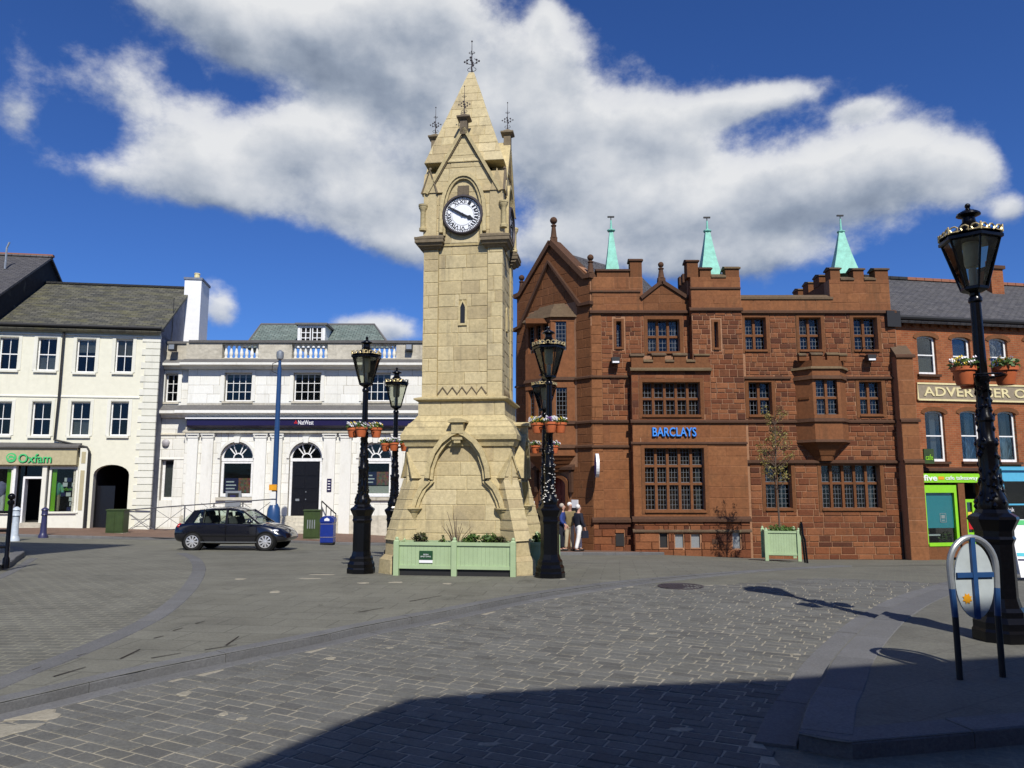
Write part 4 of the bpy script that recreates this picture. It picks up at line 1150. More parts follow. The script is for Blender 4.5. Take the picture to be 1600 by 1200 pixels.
# ------------------------------------------------------------------ the red sandstone bank
def bank_building():
    P1 = (3.16, 29.5); P0 = (.22, 32.75)
    f = Fac(P1, (16.3, 29.5)); ZB = -1.6
    T = thing('red_bank_building', 'red sandstone castellated bank building with battlements and mullioned windows', 'bank', (*P1, 0), f.ang)
    S = Stones(T, 'red_stone')
    W = f.x(1409); zt = f.z(487, 1150); d2 = .45
    X = f.x
    # openings in the main wall
    w2 = f.r(1012, 499, 1062, 549); slit1 = f.r(963, 502, 971, 542)
    up = [f.r(1164, 496, 1197, 546), f.r(1249, 496, 1283, 546), f.r(1334, 496, 1371, 546)]
    mid = [f.r(1170, 597, 1206, 648), f.r(1343, 596, 1378, 647)]
    gnd = [f.r(1196, 727, 1237, 794), f.r(1284, 727, 1376, 794)]
    holes = [w2, slit1] + up + mid + gnd
    wall(T, rectp(0, W, ZB, zt), [rectp(*h) for h in holes], 'red_mortar', 0, .4)
    xs2 = X(1168)
    pad = lambda h, a=.15: (h[0] - a, h[1] + a, h[2] - a, h[3] + a)
    zmid = f.z(658, 1250); zlow = f.z(721, 1300); zl2 = f.z(697, 960)
    sh = [pad(h) for h in holes]
    # rubble above, ashlar below on the left
    S.wall(FRONT, rectp(.42, X(1005), zmid, zt - .05), sh, (.15, .24), (.2, .5), .026, .024, seed=5)
    S.wall(FRONT, rectp(X(1005), X(1082), f.z(552, 1040), zt), sh, (.18, .26), (.25, .5), .02, .018, seed=6)
    S.wall(FRONT, rectp(xs2, W - .02, zmid + .06, zt - .05), sh, (.15, .24), (.2, .52), .026, .024, seed=7)
    S.wall(FRONT, rectp(xs2, W - .02, zlow + .04, zmid - .06), sh, (.15, .24), (.22, .55), .028, .026, seed=8)
    S.wall(FRONT, rectp(xs2, W - .02, ZB, zlow - .06), sh, (.19, .3), (.35, .8), .028, .026, seed=9)
    S.wall(FRONT, rectp(0, .42, f.z(811, 940), zt - .05), [], (.3, .42), (.42, .43), .006, .03, seed=10, mat='red_ashlar')
    S.wall(FRONT, rectp(.42, X(990), f.z(811, 940), zmid - .04), [], (.32, .42), (.6, 1.1), .006, .012, seed=11, mat='red_ashlar')
    S.wall(FRONT, rectp(0, X(990), ZB, f.z(811, 940)), [pad(f.r(962, 834, 975, 853), .02)], (.28, .4), (.5, .9), .012, .05, seed=12, mat='red_stone')
    # projecting bay with the lettering, carried up as a turret on its right
    bx0 = X(988, 650, d2); bx1 = X(1165, 650, d2); zb = f.z(577, 1040, d2); tx0 = X(1081, 500, d2); tx1 = X(1157, 460, d2); ztt = f.z(433, 1120, d2)
    w3 = f.r(1004, 597, 1094, 648, d2); w4 = f.r(1008, 700, 1101, 797, d2); slit2 = f.r(1116, 503, 1122, 543, d2)
    cells = [f.r(1031, 833, 1043, 856, d2), f.r(1055, 835, 1068, 856, d2), f.r(1080, 835, 1094, 856, d2), f.r(1145, 832, 1157, 857, d2)]
    outl = [(bx0, ZB), (bx1, ZB), (bx1, ztt), (tx0, ztt), (tx0, zb), (bx0, zb)]
    wall(T, outl, [rectp(*h) for h in [w3, w4, slit2] + cells], 'red_mortar', -d2, d2 + .2, 'bay_wall')
    MF = frame((0, -d2, 0), (1, 0, 0), (0, 0, 1))
    bh = [pad(h) for h in (w3, w4, slit2)]; zpl = f.z(811, 1100, d2); zmd = f.z(658, 1100, d2)
    S.wall(MF, rectp(bx0, bx1, zpl, zmd - .05), bh, (.34, .46), (.7, 1.3), .005, .012, seed=13, mat='red_ashlar')
    S.wall(MF, rectp(bx0, X(1110, 600, d2), zmd + .05, zb), bh, (.2, .3), (.3, .6), .012, .014, seed=14)
    S.wall(MF, rectp(X(1110, 600, d2), bx1, zmd + .05, zb), bh, (.16, .25), (.22, .5), .026, .024, seed=15)
    S.wall(MF, rectp(tx0, bx1, zb, zt - .05), bh, (.16, .25), (.22, .5), .026, .024, seed=16)
    S.wall(MF, rectp(tx0, tx1, zt, ztt), [], (.3, .4), (.5, .9), .006, .012, seed=17, mat='red_ashlar')
    S.wall(MF, rectp(bx0, bx1, ZB, zpl - .05), [pad(h, .03) for h in cells], (.26, .36), (.4, .8), .014, .05, seed=18, mat='red_stone')
    ML = frame((bx0, 0, 0), (0, -1, 0), (0, 0, 1))
    S.wall(ML, rectp(0, d2, ZB, zb), [], (.28, .4), (.44, .46), .01, .01, weight=.2, seed=19)
    ML = frame((tx0, 0, 0), (0, -1, 0), (0, 0, 1))
    S.wall(ML, rectp(0, d2, zb, ztt), [], (.28, .4), (.44, .46), .01, .01, weight=.2, seed=20)
    # windows
    mullioned(T, *w2, 0, 3, (0, .48, 1), curtains=((.02, .12), (.86, .1)))
    for i, h in enumerate(up): mullioned(T, *h, 0, 2, (0, .46, 1))
    mullioned(T, *mid[0], 0, 2, (0, .5, 1)); mullioned(T, *mid[1], 0, 2, (0, .5, 1))
    mullioned(T, *gnd[0], 0, 2, (0, .58, 1), curtains=((.7, .08),)); mullioned(T, *gnd[1], 0, 5, (0, .58, 1), curtains=((.86, .07),))
    mullioned(T, *slit1, 0, 1, (0, 1), surround=.1, pitch=.12)
    mullioned(T, *slit2, -d2, 1, (0, 1), surround=.1, pitch=.12)
    mullioned(T, *w3, -d2, 5, (0, .5, 1), curtains=((.22, .03), (.99, .01)))
    mullioned(T, *w4, -d2, 5, (0, .42, .71, 1), curtains=((.0, .03), (.9, .05)))
    for i, h in enumerate(cells): piece('cellar_grille', 'black_matt' if i == 0 else 'grey_metal', T, h[0], h[1], -d2 + .08, -d2 + .1, h[2], h[3])
    h = f.r(962, 834, 975, 853); piece('cellar_grille', 'black_matt', T, h[0], h[1], -.065, -.055, h[2], h[3])
    h = f.r(1112, 842, 1121, 850, d2); piece('air_vent', 'red_dark', T, h[0], h[1], -d2 - .07, -d2 - .03, h[2], h[3])
    # string courses
    string(T, 'red_dark', -.04, tx0 - .002, 0, zt, .16, .12); string(T, 'red_dark', tx0 - .1, tx1 + .05, -d2, zt, .16, .12)
    string(T, 'red_dark', tx1 + .06, W + .02, 0, zt, .16, .12)
    string(T, 'red_dark', -.04, bx0 - .002, 0, zmid, .14, .1); string(T, 'red_dark', bx0 - .08, bx1 + .05, -d2, zmd, .14, .1); string(T, 'red_dark', bx1 + .06, W, 0, zmid, .14, .1)
    string(T, 'red_dark', -.04, bx0 - .002, 0, zl2, .12, .09); string(T, 'red_dark', bx0 - .08, bx1 + .02, -d2, f.z(692, 1050, d2), .1, .07)
    string(T, 'red_dark', bx1 + .06, W + .02, 0, zlow, .14, .12)
    z3 = f.z(590, 1300); string(T, 'red_dark', bx1 + .06, f.x(1238), 0, z3, .12, .1); string(T, 'red_dark', f.x(1322), W, 0, z3, .12, .1)
    string(T, 'red_dark', -.04, bx0 - .002, 0, f.z(588, 960), .12, .1)
    string(T, 'red_dark', -.05, bx0 - .002, -.03, f.z(812, 950), .2, .1, 'plinth_course'); string(T, 'red_dark', bx0 - .1, bx1 + .04, -d2 - .03, zpl, .2, .1, 'plinth_course')
    string(T, 'lichen_coping', bx0 - .08, bx1 + .04, -d2 - .03, f.z(829, 1080, d2), .12, .06, 'plinth_course')
    # battlemented parapet of the bay, in front of the gablet window
    a0 = X(984, 575, d2); a1 = X(1111, 575, d2)
    string(T, 'lichen_coping', a0, a1, -d2 - .02, zb, .15, .14)
    box('parapet', 'red_trim', T, bx0, X(1110, 575, d2), -d2 - .03, -d2 + .22, zb + .06, f.z(566, 1040, d2))
    for u0, u1, v in ((985, 1006, 553), (1006, 1019, 562), (1019, 1040, 552), (1040, 1052, 562), (1052, 1073, 552), (1073, 1085, 562), (1085, 1108, 552)):
        p0, p1 = X(u0, 560, d2), X(u1, 560, d2); z1 = f.z(v, u0, d2)
        if v < 560: box('merlon', 'red_trim', T, p0 + .03, p1 - .03, -d2 - .025, -d2 + .2, f.z(566, 1040, d2) + .002, z1 - .1)
        coping_box(T, 'lichen_coping', p0, p1, -d2 - .03, -d2 + .2, z1 - .098, z1 + .03, .05)
    # parapets along the top
    def para(u0, u1, v0, v1, d=0.0, dep=.4, mat='red_ashlar', seed=30, side=True):
        x0, x1 = X(u0, v1, d), X(u1, v1, d); z0, z1 = f.z(v1, (u0 + u1) / 2, d), f.z(v0, (u0 + u1) / 2, d)
        box('parapet', 'red_mortar', T, x0, x1, -d, -d + dep, z0, z1)
        S.wall(frame((0, -d, 0), (1, 0, 0), (0, 0, 1)), rectp(x0, x1, z0, z1), [], (.3, .42), (.5, 1.0), .006, .012, seed=seed, mat=mat)
        return x0, x1, z0, z1
    def cope(u0, u1, v0, v1, d=0.0, dep=.4):
        x0, x1 = X(u0, v1, d), X(u1, v1, d); coping_box(T, 'lichen_coping' if u0 > 1100 else 'red_dark', x0, x1, -d, -d + dep, f.z(v1, u0, d), f.z(v0, u0, d), .06)
    def merlon(u0, u1, v0, v1, d=0.0, dep=.4):
        x0, x1 = X(u0, v1, d), X(u1, v1, d); z0 = f.z(v1, u0, d) + .002; z1 = f.z(v0, u0, d)
        box('merlon', 'red_trim', T, x0 + .02, x1 - .02, -d + .002, -d + dep - .002, z0, z1 - .16)
        coping_box(T, 'lichen_coping' if u0 > 1100 else 'red_dark', x0, x1, -d, -d + dep, z1 - .158, z1, .06)
    para(925, 1005, 433, 487, seed=31); merlon(984, 1004, 402, 433); merlon(932, 984, 418, 433)
    string(T, 'red_dark', -.02, X(1005), 0, f.z(455, 960), .1, .06)
    gx0, gx1 = X(1005, 470), X(1081, 470)
    ga = f.p(1034, 440); ge0 = f.p(1003, 464); ge1 = f.p(1070, 464)
    MB().prism([(gx0, zt), (gx1, zt), (gx1, ge1[1]), (ga[0], ga[1] - .08), (gx0, ge0[1])], 0, .4).obj('gablet_wall', 'red_mortar', T)
    S.wall(FRONT, [(gx0, zt), (gx1, zt), (gx1, ge1[1]), (ga[0], ga[1] - .08), (gx0, ge0[1])], [], (.28, .4), (.4, .9), .008, .014, seed=33, mat='red_trim')
    mb = MB(); ribbon(mb, [(ge0[0] - .05, ge0[1] - .05), ga], .14, -.1, .42); ribbon(mb, [ga, (ge1[0] + .12, ge1[1] - .05)], .14, -.1, .42); mb.obj('gablet_coping', 'red_dark', T)
    def ball_finial(x, y, z, h, name='ball_finial'):
        mb = MB(); mb.prismz([(x - .16, y - .16), (x + .16, y - .16), (x + .16, y + .16), (x - .16, y + .16)], z - .15, z + h * .18, top=[(x - .14, y - .14), (x + .14, y - .14), (x + .14, y + .14), (x - .14, y + .14)])
        mb.lathe([(.17, z + h * .18), (.13, z + h * .24), (.085, z + h * .62), (.12, z + h * .64), (.12, z + h * .68), (.06, z + h * .7), (.06, z + h * .74)], 10, x, y); mb.ball((x, y, z + h * .86), h * .14, 12); return mb.obj(name, 'red_dark', T, True)
    ball_finial(ga[0], .1, ga[1], .85)
    x0, x1, z0, z1 = para(1081, 1157, 433, 487, d2, .5, seed=32)
    merlon(1073, 1092, 403, 433, d2, .5); merlon(1093, 1112, 415, 433, d2, .45); cope(1112, 1133, 426, 434, d2, .45); merlon(1133, 1156, 414, 433, d2, .45)
    string(T, 'red_dark', x0 - .05, x1 + .03, -d2, f.z(450, 1120, d2), .1, .06)
    mb = MB(); zc = f.z(433, 1085, d2); mb.box(x0, x0 + .35, -d2 + .5, 2.2, zc - 1.2, zc + .1); mb.obj('side_parapet', 'red_trim', T)
    for k in range(3): box('merlon', 'red_dark', T, x0 - .03, x0 + .38, .2 + k * .62, .5 + k * .62, zc + .1, zc + .45 + .05 * k)
    para(1157, 1300, 468, 487, seed=34); cope(1157, 1300, 459, 468)
    x0, x1, z0, z1 = para(1298, 1392, 437, 487, 0, .5, seed=35)
    merlon(1297, 1314, 415, 437, 0, .5); cope(1314, 1333, 430, 438, 0, .5); merlon(1333, 1351, 416, 437, 0, .5); cope(1351, 1367, 430, 438, 0, .5); merlon(1367, 1389, 416, 437, 0, .5)
    MB().box(x0, x0 + .4, .5, 6.5, z0 - .2, z1).obj('side_parapet', 'red_trim', T)
    for k in range(5):
        box('merlon', 'red_trim', T, x0 - .02, x0 + .42, .9 + k * 1.15, 1.5 + k * 1.15, z1 + .002, z1 + .4); coping_box(T, 'lichen_coping', x0 - .02, x0 + .42, .9 + k * 1.15, 1.5 + k * 1.15, z1 + .402, z1 + .55, .05)
    # green copper spirelets
    for u0, u1, vb, va, vf, y in ((944, 968, 427, 362, 340, .75), (1091, 1124, 429, 363, 341, .4), (1299, 1336, 421, 364, 338, 1.1)):
        x0, x1 = X(u0, vb, -y), X(u1, vb, -y); za = f.z(va, u0, -y); z0 = f.z(vb, u0, -y) - .3; xc = (x0 + x1) / 2; hw = (x1 - x0) / 2
        mb = MB(); n = 4; prof = [(1.0, 0), (.8, .2), (.56, .48), (.36, .76), (.2, 1.0)]
        rr = R(45 if u0 != 1299 else 35)
        mb.lathe([(hw * 1.5 * a, z0 + (za - z0) * b) for a, b in prof], 4, xc, y, rr)
        mb.lathe([(.14, za), (.17, za + .03), (.17, za + .07), (.08, za + .1), (.05, za + .13), (.03, f.z(vf + 4, u0, -y))], 8, xc, y)
        sp = mb.obj('copper_spire', 'copper_green', T)
        zf = f.z(vf, u0, -y); mb = MB(); mb.tube([(xc, y, zf - .15), (xc, y, zf)], .02, 6); mb.box(xc - .14, xc + .14, y - .03, y + .03, zf, zf + .06); mb.obj('vane', 'black_matt', sp)
    # oriel on the first floor
    ox0, ox1 = f.x(1243), f.x(1325); od = .62; zc = f.z(575, 1280, .5); zo = f.z(690, 1280, .5); zk = f.z(720, 1285, .1)
    base = [(ox0, 0), (ox0 + .5, -od), (ox1 - .5, -od), (ox1, 0)]
    def scale(p, k, dy=1): c = (ox0 + ox1) / 2; return [(c + (x - c) * k, y * dy) for x, y in p]
    g = f.r(1263, 594, 1301, 647, .5)
    om = MB()
    ort = f.z(590, 1280, .5)
    om.prismz(base, zo, g[2] - .02); om.prismz(base, g[3] + .02, zc)
    om.prismz([(ox0 + .03, 0), (ox0 + .5, -od + .04), (ox0 + .62, -od + .04), (ox0 + .62, -od + .2), (ox0 + .2, 0)], g[2] - .02, g[3] + .02)
    om.prismz([(ox1 - .03, 0), (ox1 - .5, -od + .04), (ox1 - .62, -od + .04), (ox1 - .62, -od + .2), (ox1 - .2, 0)], g[2] - .02, g[3] + .02)
    om.obj('oriel', 'red_ashlar', T)
    mullioned(T, ox0 + .6, ox1 - .6, g[2], g[3], -od - .0, 2, (0, .48, 1), surround=.0)
    e = Vector((.5, -od, 0)); el = e.length
    Ms = frame((ox0, 0, 0), (e.x, e.y, 0), (0, 0, 1)) @ Matrix(((1, 0, 0, 0), (0, 0, 1, 0), (0, -1, 0, 0), (0, 0, 0, 1)))
    mullioned(T, .18, el - .18, g[2], g[3], -.12, 1, (0, .48, 1), surround=0, M=Ms)
    for z, k, h, mt in ((zmid, 1.07, .14, 'red_dark'), (ort, 1.06, .14, 'red_dark'), (zc, 1.12, .1, 'lichen_coping')):
        p = scale(base, k, 1.13); q = scale(base, 1.0, 1.0); MB().prismz(p, z - h / 2, z + h / 2, top=scale(base, k * .98, 1.05)).obj('string_course', mt, T)
    mb = MB(); mb.prismz(scale(base, .98), zc + .05, zc + .3); mb.obj('oriel_parapet', 'red_trim', T)
    for x0, x1, y0 in ((ox0 + .1, ox0 + .38, -.42), (ox0 + .5, ox0 + .95, -od + .02), (ox1 - .95, ox1 - .5, -od + .02), (ox1 - .38, ox1 - .1, -.42)):
        box('merlon', 'red_trim', T, x0, x1, y0, y0 + .2, zc + .3, zc + .5); coping_box(T, 'lichen_coping', x0, x1, y0, y0 + .2, zc + .502, zc + .62, .04)
    steps = [(1.0, zo), (.86, zo - .1), (.8, zo - .11), (.66, zo - .3), (.62, zo - .31), (.48, zo - .52), (.44, zo - .53), (.36, zk)]
    mb = MB()
    for (k0, a), (k1, b) in zip(steps, steps[1:]):
        if a - b < .005: continue
        mb.prismz(scale(base, k1, k1), b, a, top=scale(base, k0, k0))
    mb.obj('corbel', 'red_trim', T)
    MB().prismz(scale(base, 1.05, 1.1), zo - .02, zo + .08, top=scale(base, 1.0)).obj('string_course', 'red_dark', T)
    # corner buttress on the right
    b0, b1 = X(1411, 700, .45), X(1437, 700, .45)
    stg = [(ZB, zlow, .52), (zlow + .01, zmid, .46), (zmid + .01, f.z(556, 1400, .4), .4)]
    for i, (a, b, d) in enumerate(stg):
        box('buttress', 'red_mortar', T, b0, b1 + .02 * (2 - i), -d, .1, a, b)
        S.wall(frame((0, -d, 0), (1, 0, 0), (0, 0, 1)), rectp(b0, b1 + .02 * (2 - i), a, b), [], (.4, .6), (.7, .9), .006, .01, seed=44 + i, mat='red_ashlar')
        string(T, 'red_dark', b0 - .05, b1 + .08, -d, b, .15, .08)
    zz = f.z(556, 1400, .4); MB().prismx([(-.44, zz), (.05, zz), (.05, zz + .5)], b0 - .02, b1 + .02).obj('buttress_cap', 'lichen_coping', T)
    # lettering and fittings
    l = f.r(1019, 668, 1087, 682, d2)
    text('lettering', 'BARCLAYS', 'letter_blue', T, l[0], l[1], l[2], l[3], -d2 - .08, .05, .012)
    text('letter_backs', 'BARCLAYS', 'letter_blue_side', T, l[0] - .015, l[1] + .025, l[2] - .025, l[3] + .005, -d2 - .045, .04, .02)
    for u, v, d in ((960, 566, 0), (1355, 562, 0)):
        x, z = f.p(u, v); mb = MB(); mb.box(x - .16, x + .16, -.42, -.12, z - .1, z + .14); mb.tube([(x, 0, z + .1), (x, -.25, z + .16)], .025, 6); o = mb.obj('floodlight', 'black_matt', T); piece('lens', 'sign_white', o, x - .13, x + .13, -.43, -.421, z - .09, z - .02)
    x, z = f.p(1352, 552); MB().tube([(x - .25, -.1, z), (x - .2, -.3, z + .18), (x, -.35, z + .22), (x + .2, -.3, z + .05)], .02, 6).obj('cable', 'black_matt', T)
    # round hanging sign, seen nearly edge on
    x, z = f.p(930, 728); mb = MB(); mb.M = Matrix.Translation((x, -.62, z)) @ Matrix.Rotation(R(-1), 4, 'Z'); n = 24
    vs = [(sx, .42 * math.cos(2 * PI * k / n), .46 * math.sin(2 * PI * k / n)) for sx in (-.06, .06) for k in range(n)]
    mb.add(vs, [tuple(range(n)), tuple(range(2 * n - 1, n - 1, -1))] + [(k, k + n, (k + 1) % n + n, (k + 1) % n) for k in range(n)])
    hs = mb.obj('hanging_sign', 'sign_white', T); mb = MB(); mb.M = Matrix.Translation((x, -.62, z)) @ Matrix.Rotation(R(-1), 4, 'Z')
    vs = [(sx, .38 * math.cos(2 * PI * k / n), .42 * math.sin(2 * PI * k / n)) for sx in (-.068, .0) for k in range(n)]
    mb.add(vs, [tuple(range(n)), tuple(range(2 * n - 1, n - 1, -1))] + [(k, k + n, (k + 1) % n + n, (k + 1) % n) for k in range(n)]); mb.obj('sign_face', 'letter_blue_side', hs)
    MB().tube([(x, 0, z), (x, -.3, z)], .03, 6).obj('bracket', 'black_matt', hs)
    # pipes at the right end
    for u in (1399, 1404):
        x = X(u, 700); MB().tube([(x, -.07, ZB), (x, -.07, f.z(800, u))], .035, 6).obj('pipe', 'black_matt', T)
    # ---- splayed entrance corner
    fa = Fac(P0, P1); dl = Matrix.Translation((P0[0] - P1[0], P0[1] - P1[1], 0)) @ Matrix.Rotation(fa.ang, 4, 'Z')
    fm = Matrix.Rotation(-f.ang, 4, 'Z') @ dl
    L = fa.W; c = L / 2
    za = fa.z(378, 862); ze = fa.z(425, 910) - .25; zs = zt
    door = (c - .55, c + .75, fa.z(852, 880), fa.z(745, 880))
    ent = archp(door[0], door[1], -1.57, door[3] - .35, .35)
    gab = [(0, -1.6), (L, -1.6), (L, ze), (L - .1, ze), (c, za), (.1, ze), (0, ze)]
    wall(T, [(0, -1.6), (L, -1.6), (L, ze), (c, za - .1), (0, ze)], [ent], 'red_mortar', 0, .5, 'entrance_wall', M=fm)
    Mx = fm @ FRONT
    S.wall(Mx, [(0, -1.6), (L, -1.6), (L, ze), (c, za - .1), (0, ze)], [(c - 1.45, c + 1.4, zl2 - .8, fa.z(480, 862)), (door[0] - .3, door[1] + .3, -1.6, door[3] + .2)], (.3, .42), (.45, .95), .008, .014, .9, seed=50, mat='red_trim')
    mb = MB(); mb.M = fm; ribbon(mb, [(-.1, ze - .05), (.25, ze), (c, za)], .2, -.14, .5); ribbon(mb, [(c, za), (L - .25, ze), (L + .1, ze)], .2, -.14, .5); mb.obj('gable_coping', 'red_dark', T)
    mb = MB(); mb.M = fm; z2 = fa.z(410, 858)
    ribbon(mb, [(-.15, zs - .1), (.3, zs), (c - .1, z2), (L - .5, zs + .35), (L + .1, zs + .35)], .14, -.16, .06); mb.obj('string_course', 'red_dark', T)
    for s_, z in ((.15, ze), (c, za), (L - .1, ze)):
        p = fm @ Vector((s_, .15, z)); ball_finial(p.x, p.y, p.z, 1.15 if s_ == c else .95)
    # the two-storey bay over the door
    by = -.75; bb = [(c - 1.35, 0), (c - .85, by), (c + .65, by), (c + 1.3, 0)]
    zu0, zu1 = fa.z(548, 862, .6), fa.z(503, 862, .6); zl0, zl1 = fa.z(655, 862, .6), fa.z(606, 862, .6); zr = fa.z(497, 862, .6); zbot = zl2 - .35
    mb = MB(); mb.M = fm
    for a, b in ((zbot, zl0), (zl1, zu0), (zu1, zr)): mb.prismz(bb, a, b)
    for a, b in ((zl0, zl1), (zu0, zu1)):
        mb.prismz([(c - 1.33, 0), (c - .86, by + .03), (c - .7, by + .03), (c - .7, by + .25), (c - 1.0, .0)], a, b)
        mb.prismz([(c + 1.28, 0), (c + 1.08, -.25), (c + .95, -.15), (c + .95, 0)], a, b); mb.prismz([(c + .66, by + .03), (c + .5, by + .03), (c + .5, by + .25), (c + .76, by + .2)], a, b)
        for q in (c - .3, c + .1): mb.box(q - .06, q + .06, by + .05, by + .2, a, b)
    mb.obj('bay', 'red_ashlar', T)
    for a, b in ((zl0, zl1), (zu0, zu1)):
        mullioned(T, c - .7, c + .5, a, b, by - .02, 3, (0, 1), surround=0, M=fm)
        e = Vector((.65, .75, 0)); el = e.length
        Mr = fm @ frame((c + .65, by, 0), (e.x, e.y, 0), (0, 0, 1)) @ Matrix(((1, 0, 0, 0), (0, 0, 1, 0), (0, -1, 0, 0), (0, 0, 0, 1)))
        mullioned(T, .22, el - .24, a, b, -.12, 1, (0, 1), surround=0, M=Mr)
    def sc(p, k, dy): return [(c + (x - c) * k, y * dy) for x, y in p]
    mb = MB(); mb.M = fm
    z = zr
    for k, dy, hgt in ((1.12, 1.12, .12), (1.02, 1.0, .14), (.92, .85, .14), (.8, .62, .14), (.66, .4, .14)):
        mb.prismz(sc(bb, k, dy), z, z + hgt, top=sc(bb, k - .06, dy - .08)); z += hgt + .002
    mb.obj('bay_roof', 'lichen_coping', T)
    for z in (zl2 + .02, zmid, f.z(588, 960)):
        m = MB(); m.M = fm; m.prismz(sc(bb, 1.07, 1.1), z - .07, z + .07, top=sc(bb, 1.03, 1.03)); m.obj('string_course', 'red_dark', T)
        for a, b in ((-.05, c - 1.4), (c + 1.36, L + .05)):
            m = MB(); m.M = fm; m.prismx([(.02, z - .07), (-.1, z - .07), (-.1, z), (.02, z + .07)], a, b); m.obj('string_course', 'red_dark', T)
    m = MB(); m.M = fm; zk = zbot
    for k in range(4): m.prismz(sc(bb, .86 - .12 * k, .86 - .16 * k), zk - .16, zk - .002, top=sc(bb, .97 - .12 * k, .97 - .16 * k)); zk -= .16
    m.obj('corbel', 'red_trim', T)
    m = MB(); m.M = fm; zh = door[3] + .28
    m.prismx([(.02, zh), (-.2, zh), (-.2, zh + .1), (.02, zh + .22)], door[0] - .5, door[1] + .5)
    for sx in (door[0] - .42, door[1] + .28): m.box(sx, sx + .14, -.14, .02, zh - .9, zh - .002)
    m.obj('door_hood', 'red_dark', T)
    m = MB(); m.M = fm; ribbon(m, [(door[1] + .1, -1.3)] + archp(door[0] - .1, door[1] + .1, -1.3, door[3] - .35, .42)[2:] + [(door[0] - .1, -1.3)], .16, -.08, .3); m.obj('door_surround', 'red_trim', T)
    m = MB(); m.M = fm; m.box(door[0] - .05, door[1] + .05, .42, .5, -1.3, door[3]); dr = m.obj('door', 'red_door', T)
    for i in range(4):
        for k in range(3): m = MB(); m.M = fm; w = (door[1] - door[0]) / 4; h = (door[3] + .5) / 3; x = door[0] + i * w; z = -.45 + k * h; m.prism(rectp(x + .05, x + w - .05, z + .06, z + h - .06), .395, .42); m.obj('panel', 'red_door', dr)
    for k in range(2):
        m = MB(); m.M = fm; m.box(door[0] - .2, door[1] + .2, -.35 + .3 * k, .5, -1.5, -.72 + .15 * k); m.obj('door_step', 'red_dark', T)
    for s_, hh in ((c - 1.25, .55), (c + 1.25, .75)):
        m = MB(); m.M = fm; z = fa.z(795, 880); m.box(s_ - .17, s_ + .17, -.05, -.015, z - hh / 2, z + hh / 2); o = m.obj('notice_plate', 'sign_white', T)
        m = MB(); m.M = fm; m.box(s_ - .17, s_ + .17, -.065, -.051, z - .2, z + .06); m.obj('dark_band', 'black_matt', o)
    # bodies, roofs, dark rooms behind the glass
    mb = MB(); mb.box(W - .3, W, .4, 12, ZB, zt); mb.box(0, W, 12, 12.3, ZB, zt); mb.box(-2.6, W, .8, 12, zt - .3, zt - .1); mb.obj('back_walls', 'red_trim', T)
    mb = MB(); mb.box(-2.95, -2.6, 3.3, 12, ZB, zt); mb.obj('side_wall', 'red_trim', T)
    mb = MB(); mb.box(.3, W - .35, 1.3, 1.4, ZB, zt - .32); mb.M = fm; mb.box(.2, L - .2, 1.1, 1.2, ZB, zt - .3); mb.obj('interior', 'interior', T)
    mb = MB(); mb.M = fm; mb.prism([(.2, ze - .4), (L - .2, ze - .4), (c, za - .3)], .5, 6.0); mb.obj('roof', 'slate_dark', T)
    S.finish('stonework')
    return T


bank_building()

